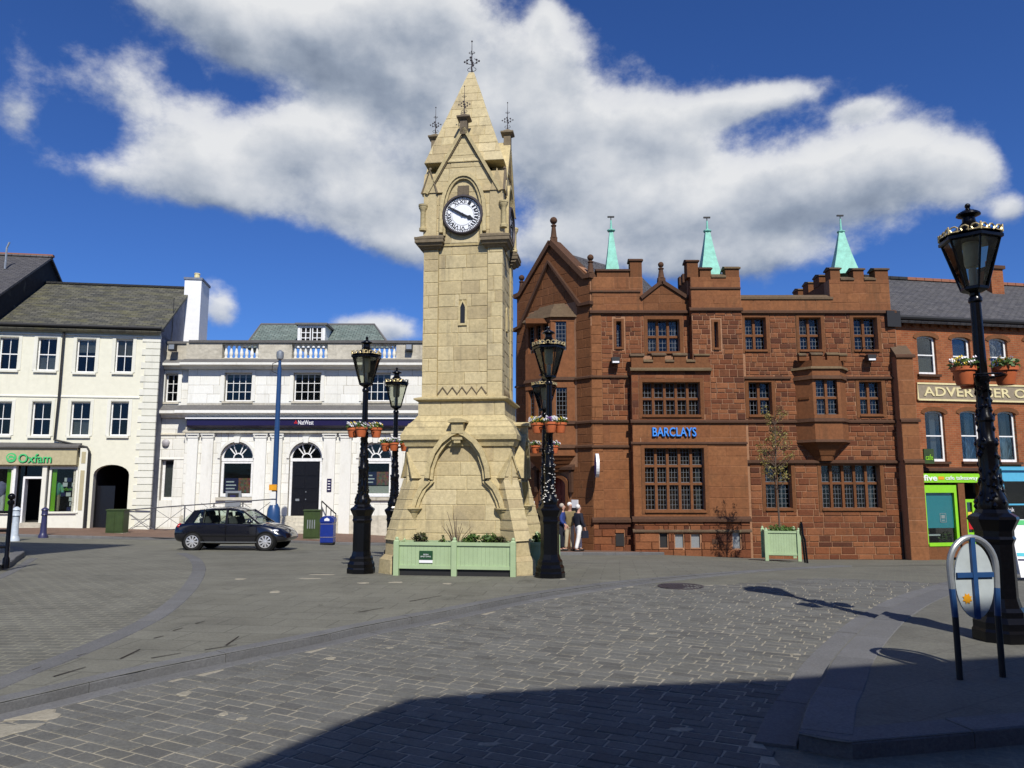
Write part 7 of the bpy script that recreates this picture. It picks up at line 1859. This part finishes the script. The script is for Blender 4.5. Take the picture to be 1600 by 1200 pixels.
# ------------------------------------------------------------------ street furniture
def furn():
    def put(u, v, off=.09): x, y = G(u, v, lambda a, b: gh(a, b) + off); return (x, y, gh(x, y) + off)
    # bollards
    def bollard(label, u, v, mat, h, off=.0):
        T = thing('bollard', label, 'bollard', put(u, v, off), 0, 'bollards by the cream shop')
        s = h / 1.05
        MB().lathe([(.15 * s, -.1), (.15 * s, .08), (.12 * s, .14), (.105 * s, .2), (.085 * s, .72 * h)], 16).obj('shaft', mat, T, True)
        mb = MB(); mb.lathe([(.1 * s, .72 * h), (.12 * s, .74 * h), (.1 * s, .78 * h), (.1 * s, .88 * h), (.125 * s, .9 * h), (.11 * s, .94 * h), (.06 * s, .98 * h), (.02 * s, h)], 16); mb.obj('cap', mat, T, True)
    bollard('pale grey bollard in front of the charity shop', 22, 845, 'bollard_grey', 1.2)
    bollard('dark navy bollard in front of the charity shop window', 67, 840, 'bollard_navy', 1.15)
    # railing at the left edge
    x, y, z = put(9, 884, .1)
    T = thing('corner_railing', 'black iron railing end post at the left edge of the photo', 'railing', (x, y, z))
    MB().lathe([(.07, -.05), (.07, .15), (.045, .2), (.045, 1.3), (.07, 1.33), (.07, 1.38), (.04, 1.41)], 12).obj('post', 'black_iron', T, True); MB().ball((0, 0, 1.48), .075, 12).obj('ball', 'black_iron', T, True)
    for zz in (.4, .75, 1.15): MB().tube([(0, 0, zz), (-2.6, -.5, zz)], .03, 8).obj('rail', 'black_iron', T)
    # cabinets and bin
    def cabinet(label, u, v, w, d, h, vents):
        T = thing('utility_cabinet', label, 'cabinet', put(u, v))
        mb = MB(); mb.box(-w / 2, w / 2, 0, d, .0, h - .06); mb.obj('body', 'cabinet_green', T); mb = MB(); mb.prismx([(-.03, h - .058), (d + .03, h - .058), (d + .03, h - .02), (d / 2, h), (-.03, h - .02)], -w / 2 - .03, w / 2 + .03); mb.obj('lid', 'cabinet_green', T)
        box('base', 'portland_dirty', T, -w / 2 - .02, w / 2 + .02, -.02, d + .02, -.15, -.001)
        for a in ((-w / 2 + .02, -.008), (.008, w / 2 - .02)): box('door', 'cabinet_green', T, a[0], a[1], -.015, -.001, .06, h - .1)
        for k in range(vents): box('vent_slot', 'grey_metal', T, -.17 + k * .09, -.13 + k * .09, -.022, -.016, h * .35, h * .65)
    cabinet('small mossy green utility cabinet by the dark passage', 178, 833, .72, .45, .98, 0)
    cabinet('dark green utility cabinet with vent slots before the bank door', 486, 842, .64, .42, 1.14, 4)
    T = thing('litter_bin', 'royal blue litter bin beside the dark green cabinet', 'litter bin', put(512, 847)); T.scale = (.66, .66, .66)
    mb = MB(); mb.box(-.36, .36, -.3, .3, 0, 1.1); mb.obj('body', 'bin_blue', T); mb = MB(); mb.prism([(-.39, 1.1), (.39, 1.1), (.39, 1.28), (.2, 1.44), (-.2, 1.44), (-.39, 1.28)], -.33, .33); mb.obj('hood', 'bin_blue', T)
    MB().prism([(-.14, 1.18), (.14, 1.18), (.14, 1.28), (0, 1.36), (-.14, 1.28)], -.345, -.331).obj('slot', 'sign_white', T); box('band', 'gold', T, -.365, .365, -.306, .306, 1.0, 1.02); box('band', 'gold', T, -.365, .365, -.306, .306, .28, .3); box('plinth', 'black_matt', T, -.33, .33, -.27, .27, -.1, -.001)
    # camera mast
    x, y, z = put(426, 842); T = thing('camera_mast', 'tall blue camera mast with orange box and bulky base before the white bank', 'mast', (x, y, z))
    mz = lambda v: atY(430, v, y)[1] - z
    MB().lathe([(.27, -.1), (.27, mz(808)), (.24, mz(795)), (.14, mz(787))], 12).obj('base', 'blue_paint', T, True)
    lean = .0; MB().lathe([(.11, mz(790)), (.105, mz(700)), (.085, mz(580)), (.08, mz(574))], 12).obj('pole', 'blue_paint', T, True)
    MB().lathe([(.06, mz(574)), (.06, mz(566)), (.05, mz(552))], 8).obj('neck', 'blue_paint', T); mb = MB(); mb.lathe([(.02, mz(564)), (.13, mz(561)), (.15, mz(556)), (.14, mz(550)), (.03, mz(547))], 12); mb.obj('camera_dome', 'grey_metal', T, True)
    MB().tube([(0, 0, mz(585)), (-.3, 0, mz(580)), (-.28, 0, mz(568)), (0, 0, mz(564))], .015, 5).obj('cable', 'black_matt', T)
    box('orange_box', 'orange_box', T, -.16, .13, -.2, -.1, mz(766), mz(757)); box('notice', 'paper', T, -.11, .1, -.16, -.11, mz(779), mz(768)); box('notice', 'paper', T, -.1, .1, -.16, -.11, mz(789), mz(781))
    # hoop barrier with the round plate (near right)
    ax, ay = G(1500, 1062, lambda a, b: rh(a, b) + .1); bx, by = G(1567, 1058, lambda a, b: rh(a, b) + .1); zz = rh(ax, ay) + .1
    L = math.hypot(bx - ax, by - ay); T = thing('hoop_sign', 'tubular steel hoop carrying a round plate with blue cross straps, near lamp', 'sign', (ax, ay, zz), math.atan2(by - ay, bx - ax))
    h = 1.26; r = L / 2
    def hoop(mat_low, mat_top):
        pts = lambda a0, a1, n: [(r - (r + .02) * math.cos(t), 0, h - .27 + .27 * math.sin(t)) for t in [a0 + (a1 - a0) * k / n for k in range(n + 1)]]
        MB().tube([(0, 0, -.1), (0, 0, .55)] , .027, 10).obj('leg', 'black_matt', T, True); MB().tube([(L, 0, -.1), (L, 0, .55)], .027, 10).obj('leg', 'black_matt', T, True)  # lower legs black: the building's shadow put into their colour
        MB().tube([(0, 0, .55), (-.012, 0, .8)], .028, 10).obj('painted_leg', mat_low, T, True); MB().tube([(L, 0, .55), (L + .012, 0, .8)], .028, 10).obj('painted_leg', mat_low, T, True)
        MB().tube([(-.012, 0, .8)] + pts(0, PI, 16) + [(L + .012, 0, .8)], .028, 10).obj('hoop', mat_top, T, True)
    hoop('blue_paint', 'grey_metal')
    n = 36; cx, cz, ra, rb = r - .0, .87, r - .02, .34
    mb = MB(); mb.prism([(cx + ra * math.cos(2 * PI * k / n), cz + rb * math.sin(2 * PI * k / n)) for k in range(n)], -.008, .008); pl = mb.obj('round_plate', 'plate_grey', T)
    box('strap', 'blue_paint', pl, cx - r + .03, cx + r - .03, -.03, -.01, cz + .03, cz + .075); MB().prism([(cx - .03, cz - rb), (cx + .015, cz - rb), (cx + .015, cz + rb + .05), (cx - .03, cz + rb + .05)], -.036, -.0085).obj('strap', 'blue_paint', pl)
    sx, sz = cx - .09, cz - .16; MB().prism([(sx + (.05 if k % 2 else .033) * math.cos(2 * PI * k / 16), sz + (.05 if k % 2 else .033) * math.sin(2 * PI * k / 16)) for k in range(16)], -.014, -.0085).obj('orange_sticker', 'orange_box', pl)
    # small black hoop by the square planter, nearly edge on
    x, y = G(1262, 880); T = thing('hoop_sign', 'black hoop sign leaning behind the square planter', 'sign', (x, y, gh(x, y)), R(76))
    MB().tube([(0, 0, -.1), (0, .05, .7)] + [(.28 - .28 * math.cos(t), .1, .85 + .35 * math.sin(t)) for t in [PI * k / 12 for k in range(13)]] + [(.56, .05, .7), (.56, 0, -.1)], .03, 8).obj('hoop', 'black_iron', T, True)
    mb = MB(); mb.prism([(.28 + .24 * math.cos(2 * PI * k / 24), .86 + .27 * math.sin(2 * PI * k / 24)) for k in range(24)], .085, .105); mb.obj('round_plate', 'black_matt', T)
    # folding board at the right edge
    x, y = G(1603, 908); z = rh(x, y) + .1; T = thing('folding_board', 'white folding pavement board half hidden behind the near lamp', 'sign board', (x + .1, y, z), R(-8))
    for sg in (-1, 1):
        mb = MB(); mb.add([(-.32, sg * .28, 0), (.32, sg * .28, 0), (.32, sg * .03, 1.05), (-.32, sg * .03, 1.05), (-.32, sg * .31, 0), (.32, sg * .31, 0), (.32, sg * .06, 1.05), (-.32, sg * .06, 1.05)], [(0, 1, 2, 3), (4, 5, 6, 7), (0, 1, 5, 4), (1, 2, 6, 5), (2, 3, 7, 6), (3, 0, 4, 7)]); o = mb.obj('panel', 'sign_white', T)
        if sg < 0:
            for za, zb, mt in ((.38, .44, 'sky_blind'), (.3, .33, 'poster_navy'), (.95, 1.04, 'oxfam_green')):
                yy = lambda q: -.315 + .25 * q / 1.05
                MB().add([(-.31, yy(za), za), (.31, yy(za), za), (.31, yy(zb), zb), (-.31, yy(zb), zb)], [(0, 1, 2, 3)]).obj('printed_band', mt, o)


furn()


# ------------------------------------------------------------------ the car
def car():
    x, y = G(357, 860); z = gh(x, y)
    T = thing('hatchback_car', 'small glossy black five-door hatchback parked side-on before the white bank', 'car', (x, y + .75, z), R(-1.5)); T.scale = (.925, .925, .885)
    x0 = -1.93
    # stations: x, sill z, shoulder z, roof-deck z at centre, half widths at sill, waist, shoulder
    st = [(-1.93, .42, .70, .72, .60, .66, .60), (-1.88, .30, .86, .92, .70, .78, .70), (-1.7, .26, .93, .97, .76, .82, .74), (-1.2, .22, .95, .97, .79, .825, .765), (-.5, .2, .94, .95, .80, .825, .77), (.3, .2, .92, .93, .80, .825, .77),
          (.8, .21, .90, .93, .80, .825, .765), (1.05, .22, .885, .945, .79, .82, .745), (1.4, .24, .82, .87, .77, .80, .70), (1.7, .27, .72, .78, .72, .76, .62), (1.88, .3, .6, .66, .63, .67, .52), (1.95, .36, .5, .54, .55, .58, .46)]
    mb = MB(); rows = []
    for (sx, zs, zh, zd, wb, wm, wt) in st:
        half = [(wb * .55, zs - .02), (wb, zs), (wm, zs + (zh - zs) * .35), (wm, zs + (zh - zs) * .62), (wt + .02, zh - .03), (wt - .03, zh), (wt * .6, zh + (zd - zh) * .7), (0, zd)]
        row = [(sx, -w, zz) for w, zz in half] + [(sx, w, zz) for w, zz in half[::-1][1:]]
        rows.append(row)
    n = len(rows[0]); vs = [p for r in rows for p in r]; fs = []
    for i in range(len(rows) - 1):
        for k in range(n - 1): fs.append((i * n + k, i * n + k + 1, (i + 1) * n + k + 1, (i + 1) * n + k))
        fs.append((i * n + n - 1, i * n, (i + 1) * n, (i + 1) * n + n - 1))
    fs.append(tuple(range(n))); fs.append(tuple(range((len(rows) - 1) * n, len(rows) * n)))
    mb.add(vs, fs); body = mb.obj('body', 'car_black', T)
    md = body.modifiers.new('sub', 'SUBSURF'); md.levels = 2; md.render_levels = 2
    for p_ in body.data.polygons: p_.use_smooth = True
    # roof and pillars
    roof = [(-1.45, 1.26, .48), (-1.25, 1.40, .53), (-.7, 1.465, .57), (-.1, 1.475, .58), (.2, 1.44, .57), (.4, 1.36, .55)]
    mb = MB(); rw = []
    for sx, zz, hw in roof: rw.append([(sx, -hw - .02, zz - .06), (sx, -hw, zz - .02), (sx, -hw * .5, zz + .012), (sx, 0, zz + .018), (sx, hw * .5, zz + .012), (sx, hw, zz - .02), (sx, hw + .02, zz - .06)])
    vs = [p for r in rw for p in r] + [(a, b, c - .045) for r in rw for a, b, c in r]; n = 7; m = len(rw); fs = []
    for o_ in (0, m * n):
        for i in range(m - 1):
            for k in range(n - 1): fs.append((o_ + i * n + k, o_ + i * n + k + 1, o_ + (i + 1) * n + k + 1, o_ + (i + 1) * n + k))
    for i in range(m - 1):
        for k in (0, n - 1): fs.append((i * n + k, (i + 1) * n + k, m * n + (i + 1) * n + k, m * n + i * n + k))
    mb.add(vs, fs); ro = mb.obj('roof', 'car_black', T, True)
    def pillar(a, b, w, mat='car_black'):
        for sg in (-1, 1):
            A = Vector((a[0], sg * a[1], a[2])); B = Vector((b[0], sg * b[1], b[2])); m = MB()
            m.add([(A.x - w, A.y, A.z), (A.x + w, A.y, A.z), (B.x + w * .8, B.y, B.z), (B.x - w * .8, B.y, B.z), (A.x - w, A.y - sg * .05, A.z), (A.x + w, A.y - sg * .05, A.z), (B.x + w * .8, B.y - sg * .05, B.z), (B.x - w * .8, B.y - sg * .05, B.z)], [(0, 1, 2, 3), (4, 5, 6, 7), (0, 1, 5, 4), (1, 2, 6, 5), (2, 3, 7, 6), (3, 0, 4, 7)]); m.obj('pillar', mat, T)
    pillar((1.0, .745, .9), (.33, .575, 1.385), .05); pillar((-.12, .765, .92), (-.16, .59, 1.43), .045); pillar((-.95, .76, .93), (-.95, .585, 1.42), .03); pillar((-1.42, .73, .93), (-1.2, .55, 1.38), .16)
    # glass
    def gl(name, pts):
        for sg in (-1, 1): MB().add([(a, sg * b, c) for a, b, c in pts], [tuple(range(len(pts)))]).obj(name, 'car_glass', T)
    gl('side_window', [(.9, .74, .92), (.3, .58, 1.37), (-.12, .6, 1.42), (-.08, .755, .93)]); gl('side_window', [(-.16, .755, .93), (-.2, .6, 1.42), (-.93, .588, 1.41), (-.93, .75, .94)]); gl('quarter_window', [(-.98, .75, .94), (-.98, .585, 1.4), (-1.12, .565, 1.38), (-1.3, .735, .95)])
    MB().add([(1.0, -.7, .92), (1.0, .7, .92), (.36, .54, 1.39), (.36, -.54, 1.39)], [(0, 1, 2, 3)]).obj('windscreen', 'car_glass', T); MB().add([(-1.82, -.62, .95), (-1.82, .62, .95), (-1.42, .47, 1.3), (-1.42, -.47, 1.3)], [(0, 1, 2, 3)]).obj('rear_window', 'car_glass', T)
    MB().box(-1.6, .85, -.7, .7, .75, .8).obj('cabin_floor', 'seat_fabric', T)
    for sx in (-.05, -.95):
        for sy in (-.36, .36):
            mb = MB(); mb.tube([(sx, sy, .8), (sx - .1, sy, 1.12)], [.2, .17], 10); mb.tube([(sx - .11, sy, 1.14), (sx - .13, sy, 1.3)], [.1, .09], 10); mb.obj('seat', 'seat_fabric', T, True)
    mb = MB(); pts = [(.42 + .05 * math.sin(t), .36 + .17 * math.cos(t), .98 + .17 * math.sin(t)) for t in [2 * PI * k / 16 for k in range(17)]]; mb.tube(pts, .018, 6); mb.obj('steering_wheel', 'car_trim', T)
    # trim lines, handles, mirrors, lamps
    for sg in (-1, 1):
        yb = .828 * sg
        MB().box(-1.0, .98, min(yb - .012, yb + .012), max(yb - .012, yb + .012), .47, .515).obj('rub_strip', 'car_trim', T); MB().box(-1.0, .98, min(yb - .02, yb + .006), max(yb - .02, yb + .006), .28, .295).obj('sill_trim', 'grey_metal', T)
        for hx in (-.32, -1.08): MB().tube([(hx, yb - .005 * sg, .8), (hx + .16, yb - .005 * sg, .8)], .018, 6).obj('door_handle', 'car_black', T)
        mb = MB(); mb.ball((.72, sg * .88, .99), .09, 10, sz=.75); mb.obj('mirror', 'car_black', T, True)
        for ax_ in (-.11, .93):
            MB().box(ax_ - .004, ax_ + .004, min(yb - .02, yb + .003), max(yb - .02, yb + .003), .3, .9).obj('door_gap', 'car_trim', T)
        mb = MB(); mb.add([(1.42, sg * .73, .70), (1.74, sg * .62, .64), (1.76, sg * .6, .56), (1.5, sg * .735, .6)], [(0, 1, 2, 3)]); mb.ball((1.52, sg * .66, .665), .13, 10, sz=.5); mb.obj('headlight', 'headlight', T, True)
        mb = MB(); mb.ball((-1.74, sg * .66, .8), .11, 8, sz=1.2); mb.obj('tail_light', 'red_lamp', T, True)
    for wx in (-1.22, 1.25):
        for sg in (-1, 1):
            M_ = Matrix.Translation((wx, sg * .79, .3)) @ Matrix.Rotation(-sg * PI / 2, 4, 'X')
            M_ = Matrix.Translation((wx, sg * .74, .3)) @ Matrix.Rotation(PI / 2 * -sg, 4, 'X')
            mb = MB(); mb.M = M_; mb.lathe([(.36, -.1), (.36, .088), (.30, .092), (.3, -.1)], 28); mb.obj('wheel_arch', 'car_trim', T)
            mb = MB(); mb.M = M_; mb.lathe([(.2, -.1), (.29, -.08), (.3, -.05), (.3, .07), (.285, .11), (.22, .118), (.205, .09), (.2, .075), (.02, .075)], 28); ty = mb.obj('tyre', 'tyre', T, True)
            mb = MB(); mb.M = M_; mb.lathe([(.205, .09), (.215, .112), (.2, .116), (.188, .09)], 28, cap=False); mb.lathe([(.05, .08), (.05, .115), (.02, .122)], 12)
            for k in range(9):
                mb.M = M_ @ Matrix.Rotation(2 * PI * k / 9, 4, 'Z'); mb.add([(.04, -.02, .1), (.195, -.034, .1), (.195, .034, .1), (.04, .02, .1), (.04, -.02, .118), (.195, -.03, .113), (.195, .03, .113), (.04, .02, .118)], [(0, 3, 2, 1), (4, 5, 6, 7), (0, 1, 5, 4), (1, 2, 6, 5), (2, 3, 7, 6), (3, 0, 4, 7)])
            mb.obj('rim', 'alloy', ty)
    MB().tube([(-1.1, 0, 1.44), (-1.35, 0, 1.62)], .006, 5).obj('aerial', 'car_trim', T)
    MB().box(1.88, 1.915, -.26, .26, .36, .46).obj('number_plate', 'sign_white', T)


car()


# ------------------------------------------------------------------ people
SKIN = []


def skin(name, mat, parent, joints, edges, root):
    """one continuous surface grown round a chain of joints: name -> (x, y, z, radius)"""
    keys = list(joints); me = bpy.data.meshes.new(name)
    me.from_pydata([joints[k][:3] for k in keys], [(keys.index(a), keys.index(b)) for a, b in edges], [])
    o = bpy.data.objects.new(name, me); col.objects.link(o); o.parent = parent
    o.modifiers.new('skin', 'SKIN'); sb = o.modifiers.new('sub', 'SUBSURF'); sb.levels = 2; sb.render_levels = 2
    if not me.skin_vertices: me.attributes.new('skin', 'FLOAT', 'POINT')
    bm = bmesh.new(); bm.from_mesh(me); lay = bm.verts.layers.skin.verify()
    bm.verts.ensure_lookup_table()
    for i, k in enumerate(keys):
        r = joints[k][3]; bm.verts[i][lay].radius = r if isinstance(r, tuple) else (r, r); bm.verts[i][lay].use_root = (k == root)
    bm.to_mesh(me); bm.free()
    me.materials.append(MATS[mat]); SKIN.append(o)
    return o


def person(label, u, Y, face, h=1.75, top='cloth_blue', legs='cloth_beige', hair='hair_grey', stride=.16, lean=0.0, coat=.55, dep=0.0, arms=((.05, .0), (.05, .0))):
    y = Y; x = atY(u, 830, Y)[0]
    T = thing('person', label, 'person', (x, y, gh(x, y) + .09), R(face), 'people by the bank door')
    s = h / 1.75; L = lean
    J = {'pel': (0, 0, .95, .125), 'waist': (0, -L * .3, 1.1, (.15, .11)), 'chest': (0, -L * .7, 1.3, (.165, .12)), 'neckb': (0, -L, 1.44, .075), 'neck': (0, -L - .01, 1.52, .05), 'jaw': (0, -L - .035, 1.575, .062), 'head': (0, -L - .025, 1.66, .088), 'crown': (0, -L - .01, 1.72, .06), 'nose': (0, -L - .135, 1.635, .013)}
    E_ = [('pel', 'waist'), ('waist', 'chest'), ('chest', 'neckb'), ('neckb', 'neck'), ('neck', 'jaw'), ('jaw', 'head'), ('head', 'crown'), ('head', 'nose')]
    for sg, nm in ((-1, 'l'), (1, 'r')):
        fw, up_ = arms[0 if sg < 0 else 1]; st = stride * sg
        J.update({nm + 'sh': (sg * .185, -L * .85, 1.4, .065), nm + 'el': (sg * .25, .03 - fw * .4 - L * .5, 1.13, .048), nm + 'wr': (sg * .24, -.06 - fw, .92 + up_, .033), nm + 'ha': (sg * .235, -.09 - fw * 1.1, .84 + up_, .037), nm + 'th': (sg * .19, -.13 - fw * 1.1, .86 + up_, .014), nm + 'f1': (sg * .225, -.12 - fw * 1.15, .76 + up_, .016), nm + 'f2': (sg * .25, -.1 - fw * 1.15, .755 + up_, .015),
                  nm + 'hip': (sg * .095, 0, .9, .1), nm + 'kn': (sg * .1, -.02 - st * .6, .49, .065), nm + 'an': (sg * .1, .03 - st, .09, .045), nm + 'to': (sg * .115, -.13 - st, .04, .038)})
        E_ += [('chest', nm + 'sh'), (nm + 'sh', nm + 'el'), (nm + 'el', nm + 'wr'), (nm + 'wr', nm + 'ha'), (nm + 'ha', nm + 'th'), (nm + 'ha', nm + 'f1'), (nm + 'ha', nm + 'f2'), ('pel', nm + 'hip'), (nm + 'hip', nm + 'kn'), (nm + 'kn', nm + 'an'), (nm + 'an', nm + 'to')]
    sc = lambda q: (q[0] * s, q[1] * s, q[2] * s, tuple(a * s for a in q[3]) if isinstance(q[3], tuple) else q[3] * s)
    skin('body', 'skin', T, {k: sc(q) for k, q in J.items()}, E_, 'pel')
    def cloth(name, mat, spec, edges, root):
        skin(name, mat, T, {k: sc((*J[k][:3], r) if isinstance(k, str) and k in J else (*q_, r)) for k, (r, q_) in spec.items()}, edges, root)
    cloth('jacket', top, {'hem': ((.19, .15), (0, -L * .1, coat + .28)), 'waist': ((.185, .145), None), 'chest': ((.195, .15), None), 'neckb': (.085, None), 'lsh': (.085, None), 'lel': (.068, None), 'lwr': (.052, None), 'rsh': (.085, None), 'rel': (.068, None), 'rwr': (.052, None)},
          [('hem', 'waist'), ('waist', 'chest'), ('chest', 'neckb'), ('chest', 'lsh'), ('lsh', 'lel'), ('lel', 'lwr'), ('chest', 'rsh'), ('rsh', 'rel'), ('rel', 'rwr')], 'chest')
    cloth('trousers', legs, {'pel': (.15, None), 'waist': ((.155, .12), None), 'lhip': (.118, None), 'lkn': (.085, None), 'lan': (.072, None), 'rhip': (.118, None), 'rkn': (.085, None), 'ran': (.072, None)}, [('pel', 'waist'), ('pel', 'lhip'), ('lhip', 'lkn'), ('lkn', 'lan'), ('pel', 'rhip'), ('rhip', 'rkn'), ('rkn', 'ran')], 'pel')
    for nm in 'lr':
        a, t_ = J[nm + 'an'], J[nm + 'to']; mb = MB(); mb.tube([tuple(c * s for c in (a[0], a[1] + .05, .045)), tuple(c * s for c in (a[0], a[1], .05)), tuple(c * s for c in (t_[0], t_[1] - .02, .04))], [.045 * s, .055 * s, .042 * s], 10); mb.obj('shoe', 'shoe', T, True)
    mb = MB(); hx = J['head']; mb.ball((0, (hx[1] + .05) * s, (hx[2] + .04) * s), .094 * s, 14); hr = mb.obj('hair', hair, T, True)
    for sg in (-1, 1): mb = MB(); mb.ball((sg * .037 * s, (hx[1] - .085) * s, (hx[2] + .0) * s), .012 * s, 6); mb.obj('eye', 'dial_black', T, True)
    return T


P1 = person('man in a blue jacket and navy trousers, partly behind the lamp post', 877, 28.5, 75, 1.72, 'cloth_blue', 'cloth_navy', 'hair_grey', .05, .05, dep=.1, arms=((.12, .1), (.1, .05)))
P2 = person('grey-haired man in olive top and beige trousers bending forward beside the man in blue', 889, 28.8, 20, 1.78, 'cloth_olive', 'cloth_beige', 'hair_white', .06, .1, dep=.35)
P3 = person('white-haired person in navy jacket and white trousers walking to the right', 904, 28.2, 120, 1.68, 'cloth_navy', 'cloth_white', 'hair_white', .17)
P4 = person('person in lilac jacket almost hidden behind the right front lamp post', 846, 28.6, 250, 1.62, 'cloth_lilac', 'cloth_navy', 'hair_grey', .08)
hb = Matrix.Translation(P3.location) @ Matrix.Rotation(P3.rotation_euler.z, 4, 'Z') @ Vector((-.26, -.1, .5))
T = thing('shoulder_bag', 'dark bag carried by the person in white trousers', 'bag', tuple(hb), P3.rotation_euler.z)
MB().prismx([(-.14, 0), (.14, 0), (.12, .26), (-.12, .26)], -.05, .05).obj('pouch', 'cloth_navy', T); MB().tube([(0, -.1, .25), (.06, -.05, .55), (.09, .02, .8), (.06, .06, .55), (0, .1, .25)], .012, 6).obj('strap', 'shoe', T)

dg = bpy.context.evaluated_depsgraph_get(); dg.update()
for o in SKIN:
    me = bpy.data.meshes.new_from_object(o.evaluated_get(dg)); o.modifiers.clear(); old = o.data; o.data = me
    for p_ in me.polygons: p_.use_smooth = True


# ------------------------------------------------------------------ the side of the square behind the camera (seen by its shadow)
def shade_building():
    sh = lambda u, v: G(u, v, rh)
    kx, ky = -.229 / math.tan(SUN_EL), .973 / math.tan(SUN_EL); yp = -3.0
    prof = []
    for u, v in ((345, 1215), (400, 1195), (520, 1140), (640, 1096), (760, 1085), (900, 1077), (1250, 1061), (1420, 1048), (1600, 1036)):
        x, y = sh(u, v); hgt = (y - yp) / ky; prof.append((x - kx * hgt, hgt))
    T = thing('brick_terrace', 'terrace behind the viewer whose roofline casts the dark shadow in front', 'building', (0, yp, 0))
    xl = prof[0][0] - .05; xr = prof[-1][0]
    pts = [(xl - 2.6, -1), (22, -1), (22, prof[-1][1] + 1.5), (xr + 3, prof[-1][1] + .6)] + prof[::-1] + [(xl - 2.6, prof[0][1] - 3.0)]
    holes = []
    for i in range(5):
        for k in range(3):
            a = 3.2 + i * 3.4; holes.append(rectp(a, a + 1.1, 1.0 + k * 3.0, 2.9 + k * 3.0))
    wall(T, pts, holes, 'orange_brick', 0, .3)
    for h in holes: sash(T, h[0][0], h[1][0], h[0][1], h[2][1], .12, 2, 2, sill='red_dark')
    m = MB(); m.prism(pts, -7.5, -.6); m.obj('back_wall', 'orange_brick', T)
    T.rotation_euler = (0, 0, 0)
    # mirror so that the windows face the square (local -y is away from it)
    for o in T.children:
        if o.name.startswith(('wall', 'window')): o.matrix_local = Matrix.Diagonal((1, -1, 1, 1)) @ o.matrix_local
    # added block out of view on the left, shaped to shadow the left road
    tip = G(206, 852); hh = 13.0; hg = hh - gh(*tip); ex, ey = tip[0] - kx * hg, tip[1] - ky * hg; low_ = G(30, 869)
    T = thing('shade_caster', 'added block left of the frame with a slab shaped to shade the left road', 'building', (ex, ey, 0))
    d = Vector((low_[0] - tip[0], low_[1] - tip[1])).normalized() * 7.5
    eave = [(0, 0), (d.x, d.y), (d.x - 9, d.y), (-9, .4)]
    MB().prismz(eave, hh, hh + .4).obj('eaves', 'slate_dark', T)  # slab overhangs the body only to shape the shadow
    bodyp = [(-3.0, -1.6), (d.x - 2.4, d.y + .5), (d.x - 8.6, d.y + .5), (-8.6, -1.6)]
    MB().prismz(bodyp, -1, hh).obj('wall', 'stucco', T)


shade_building()
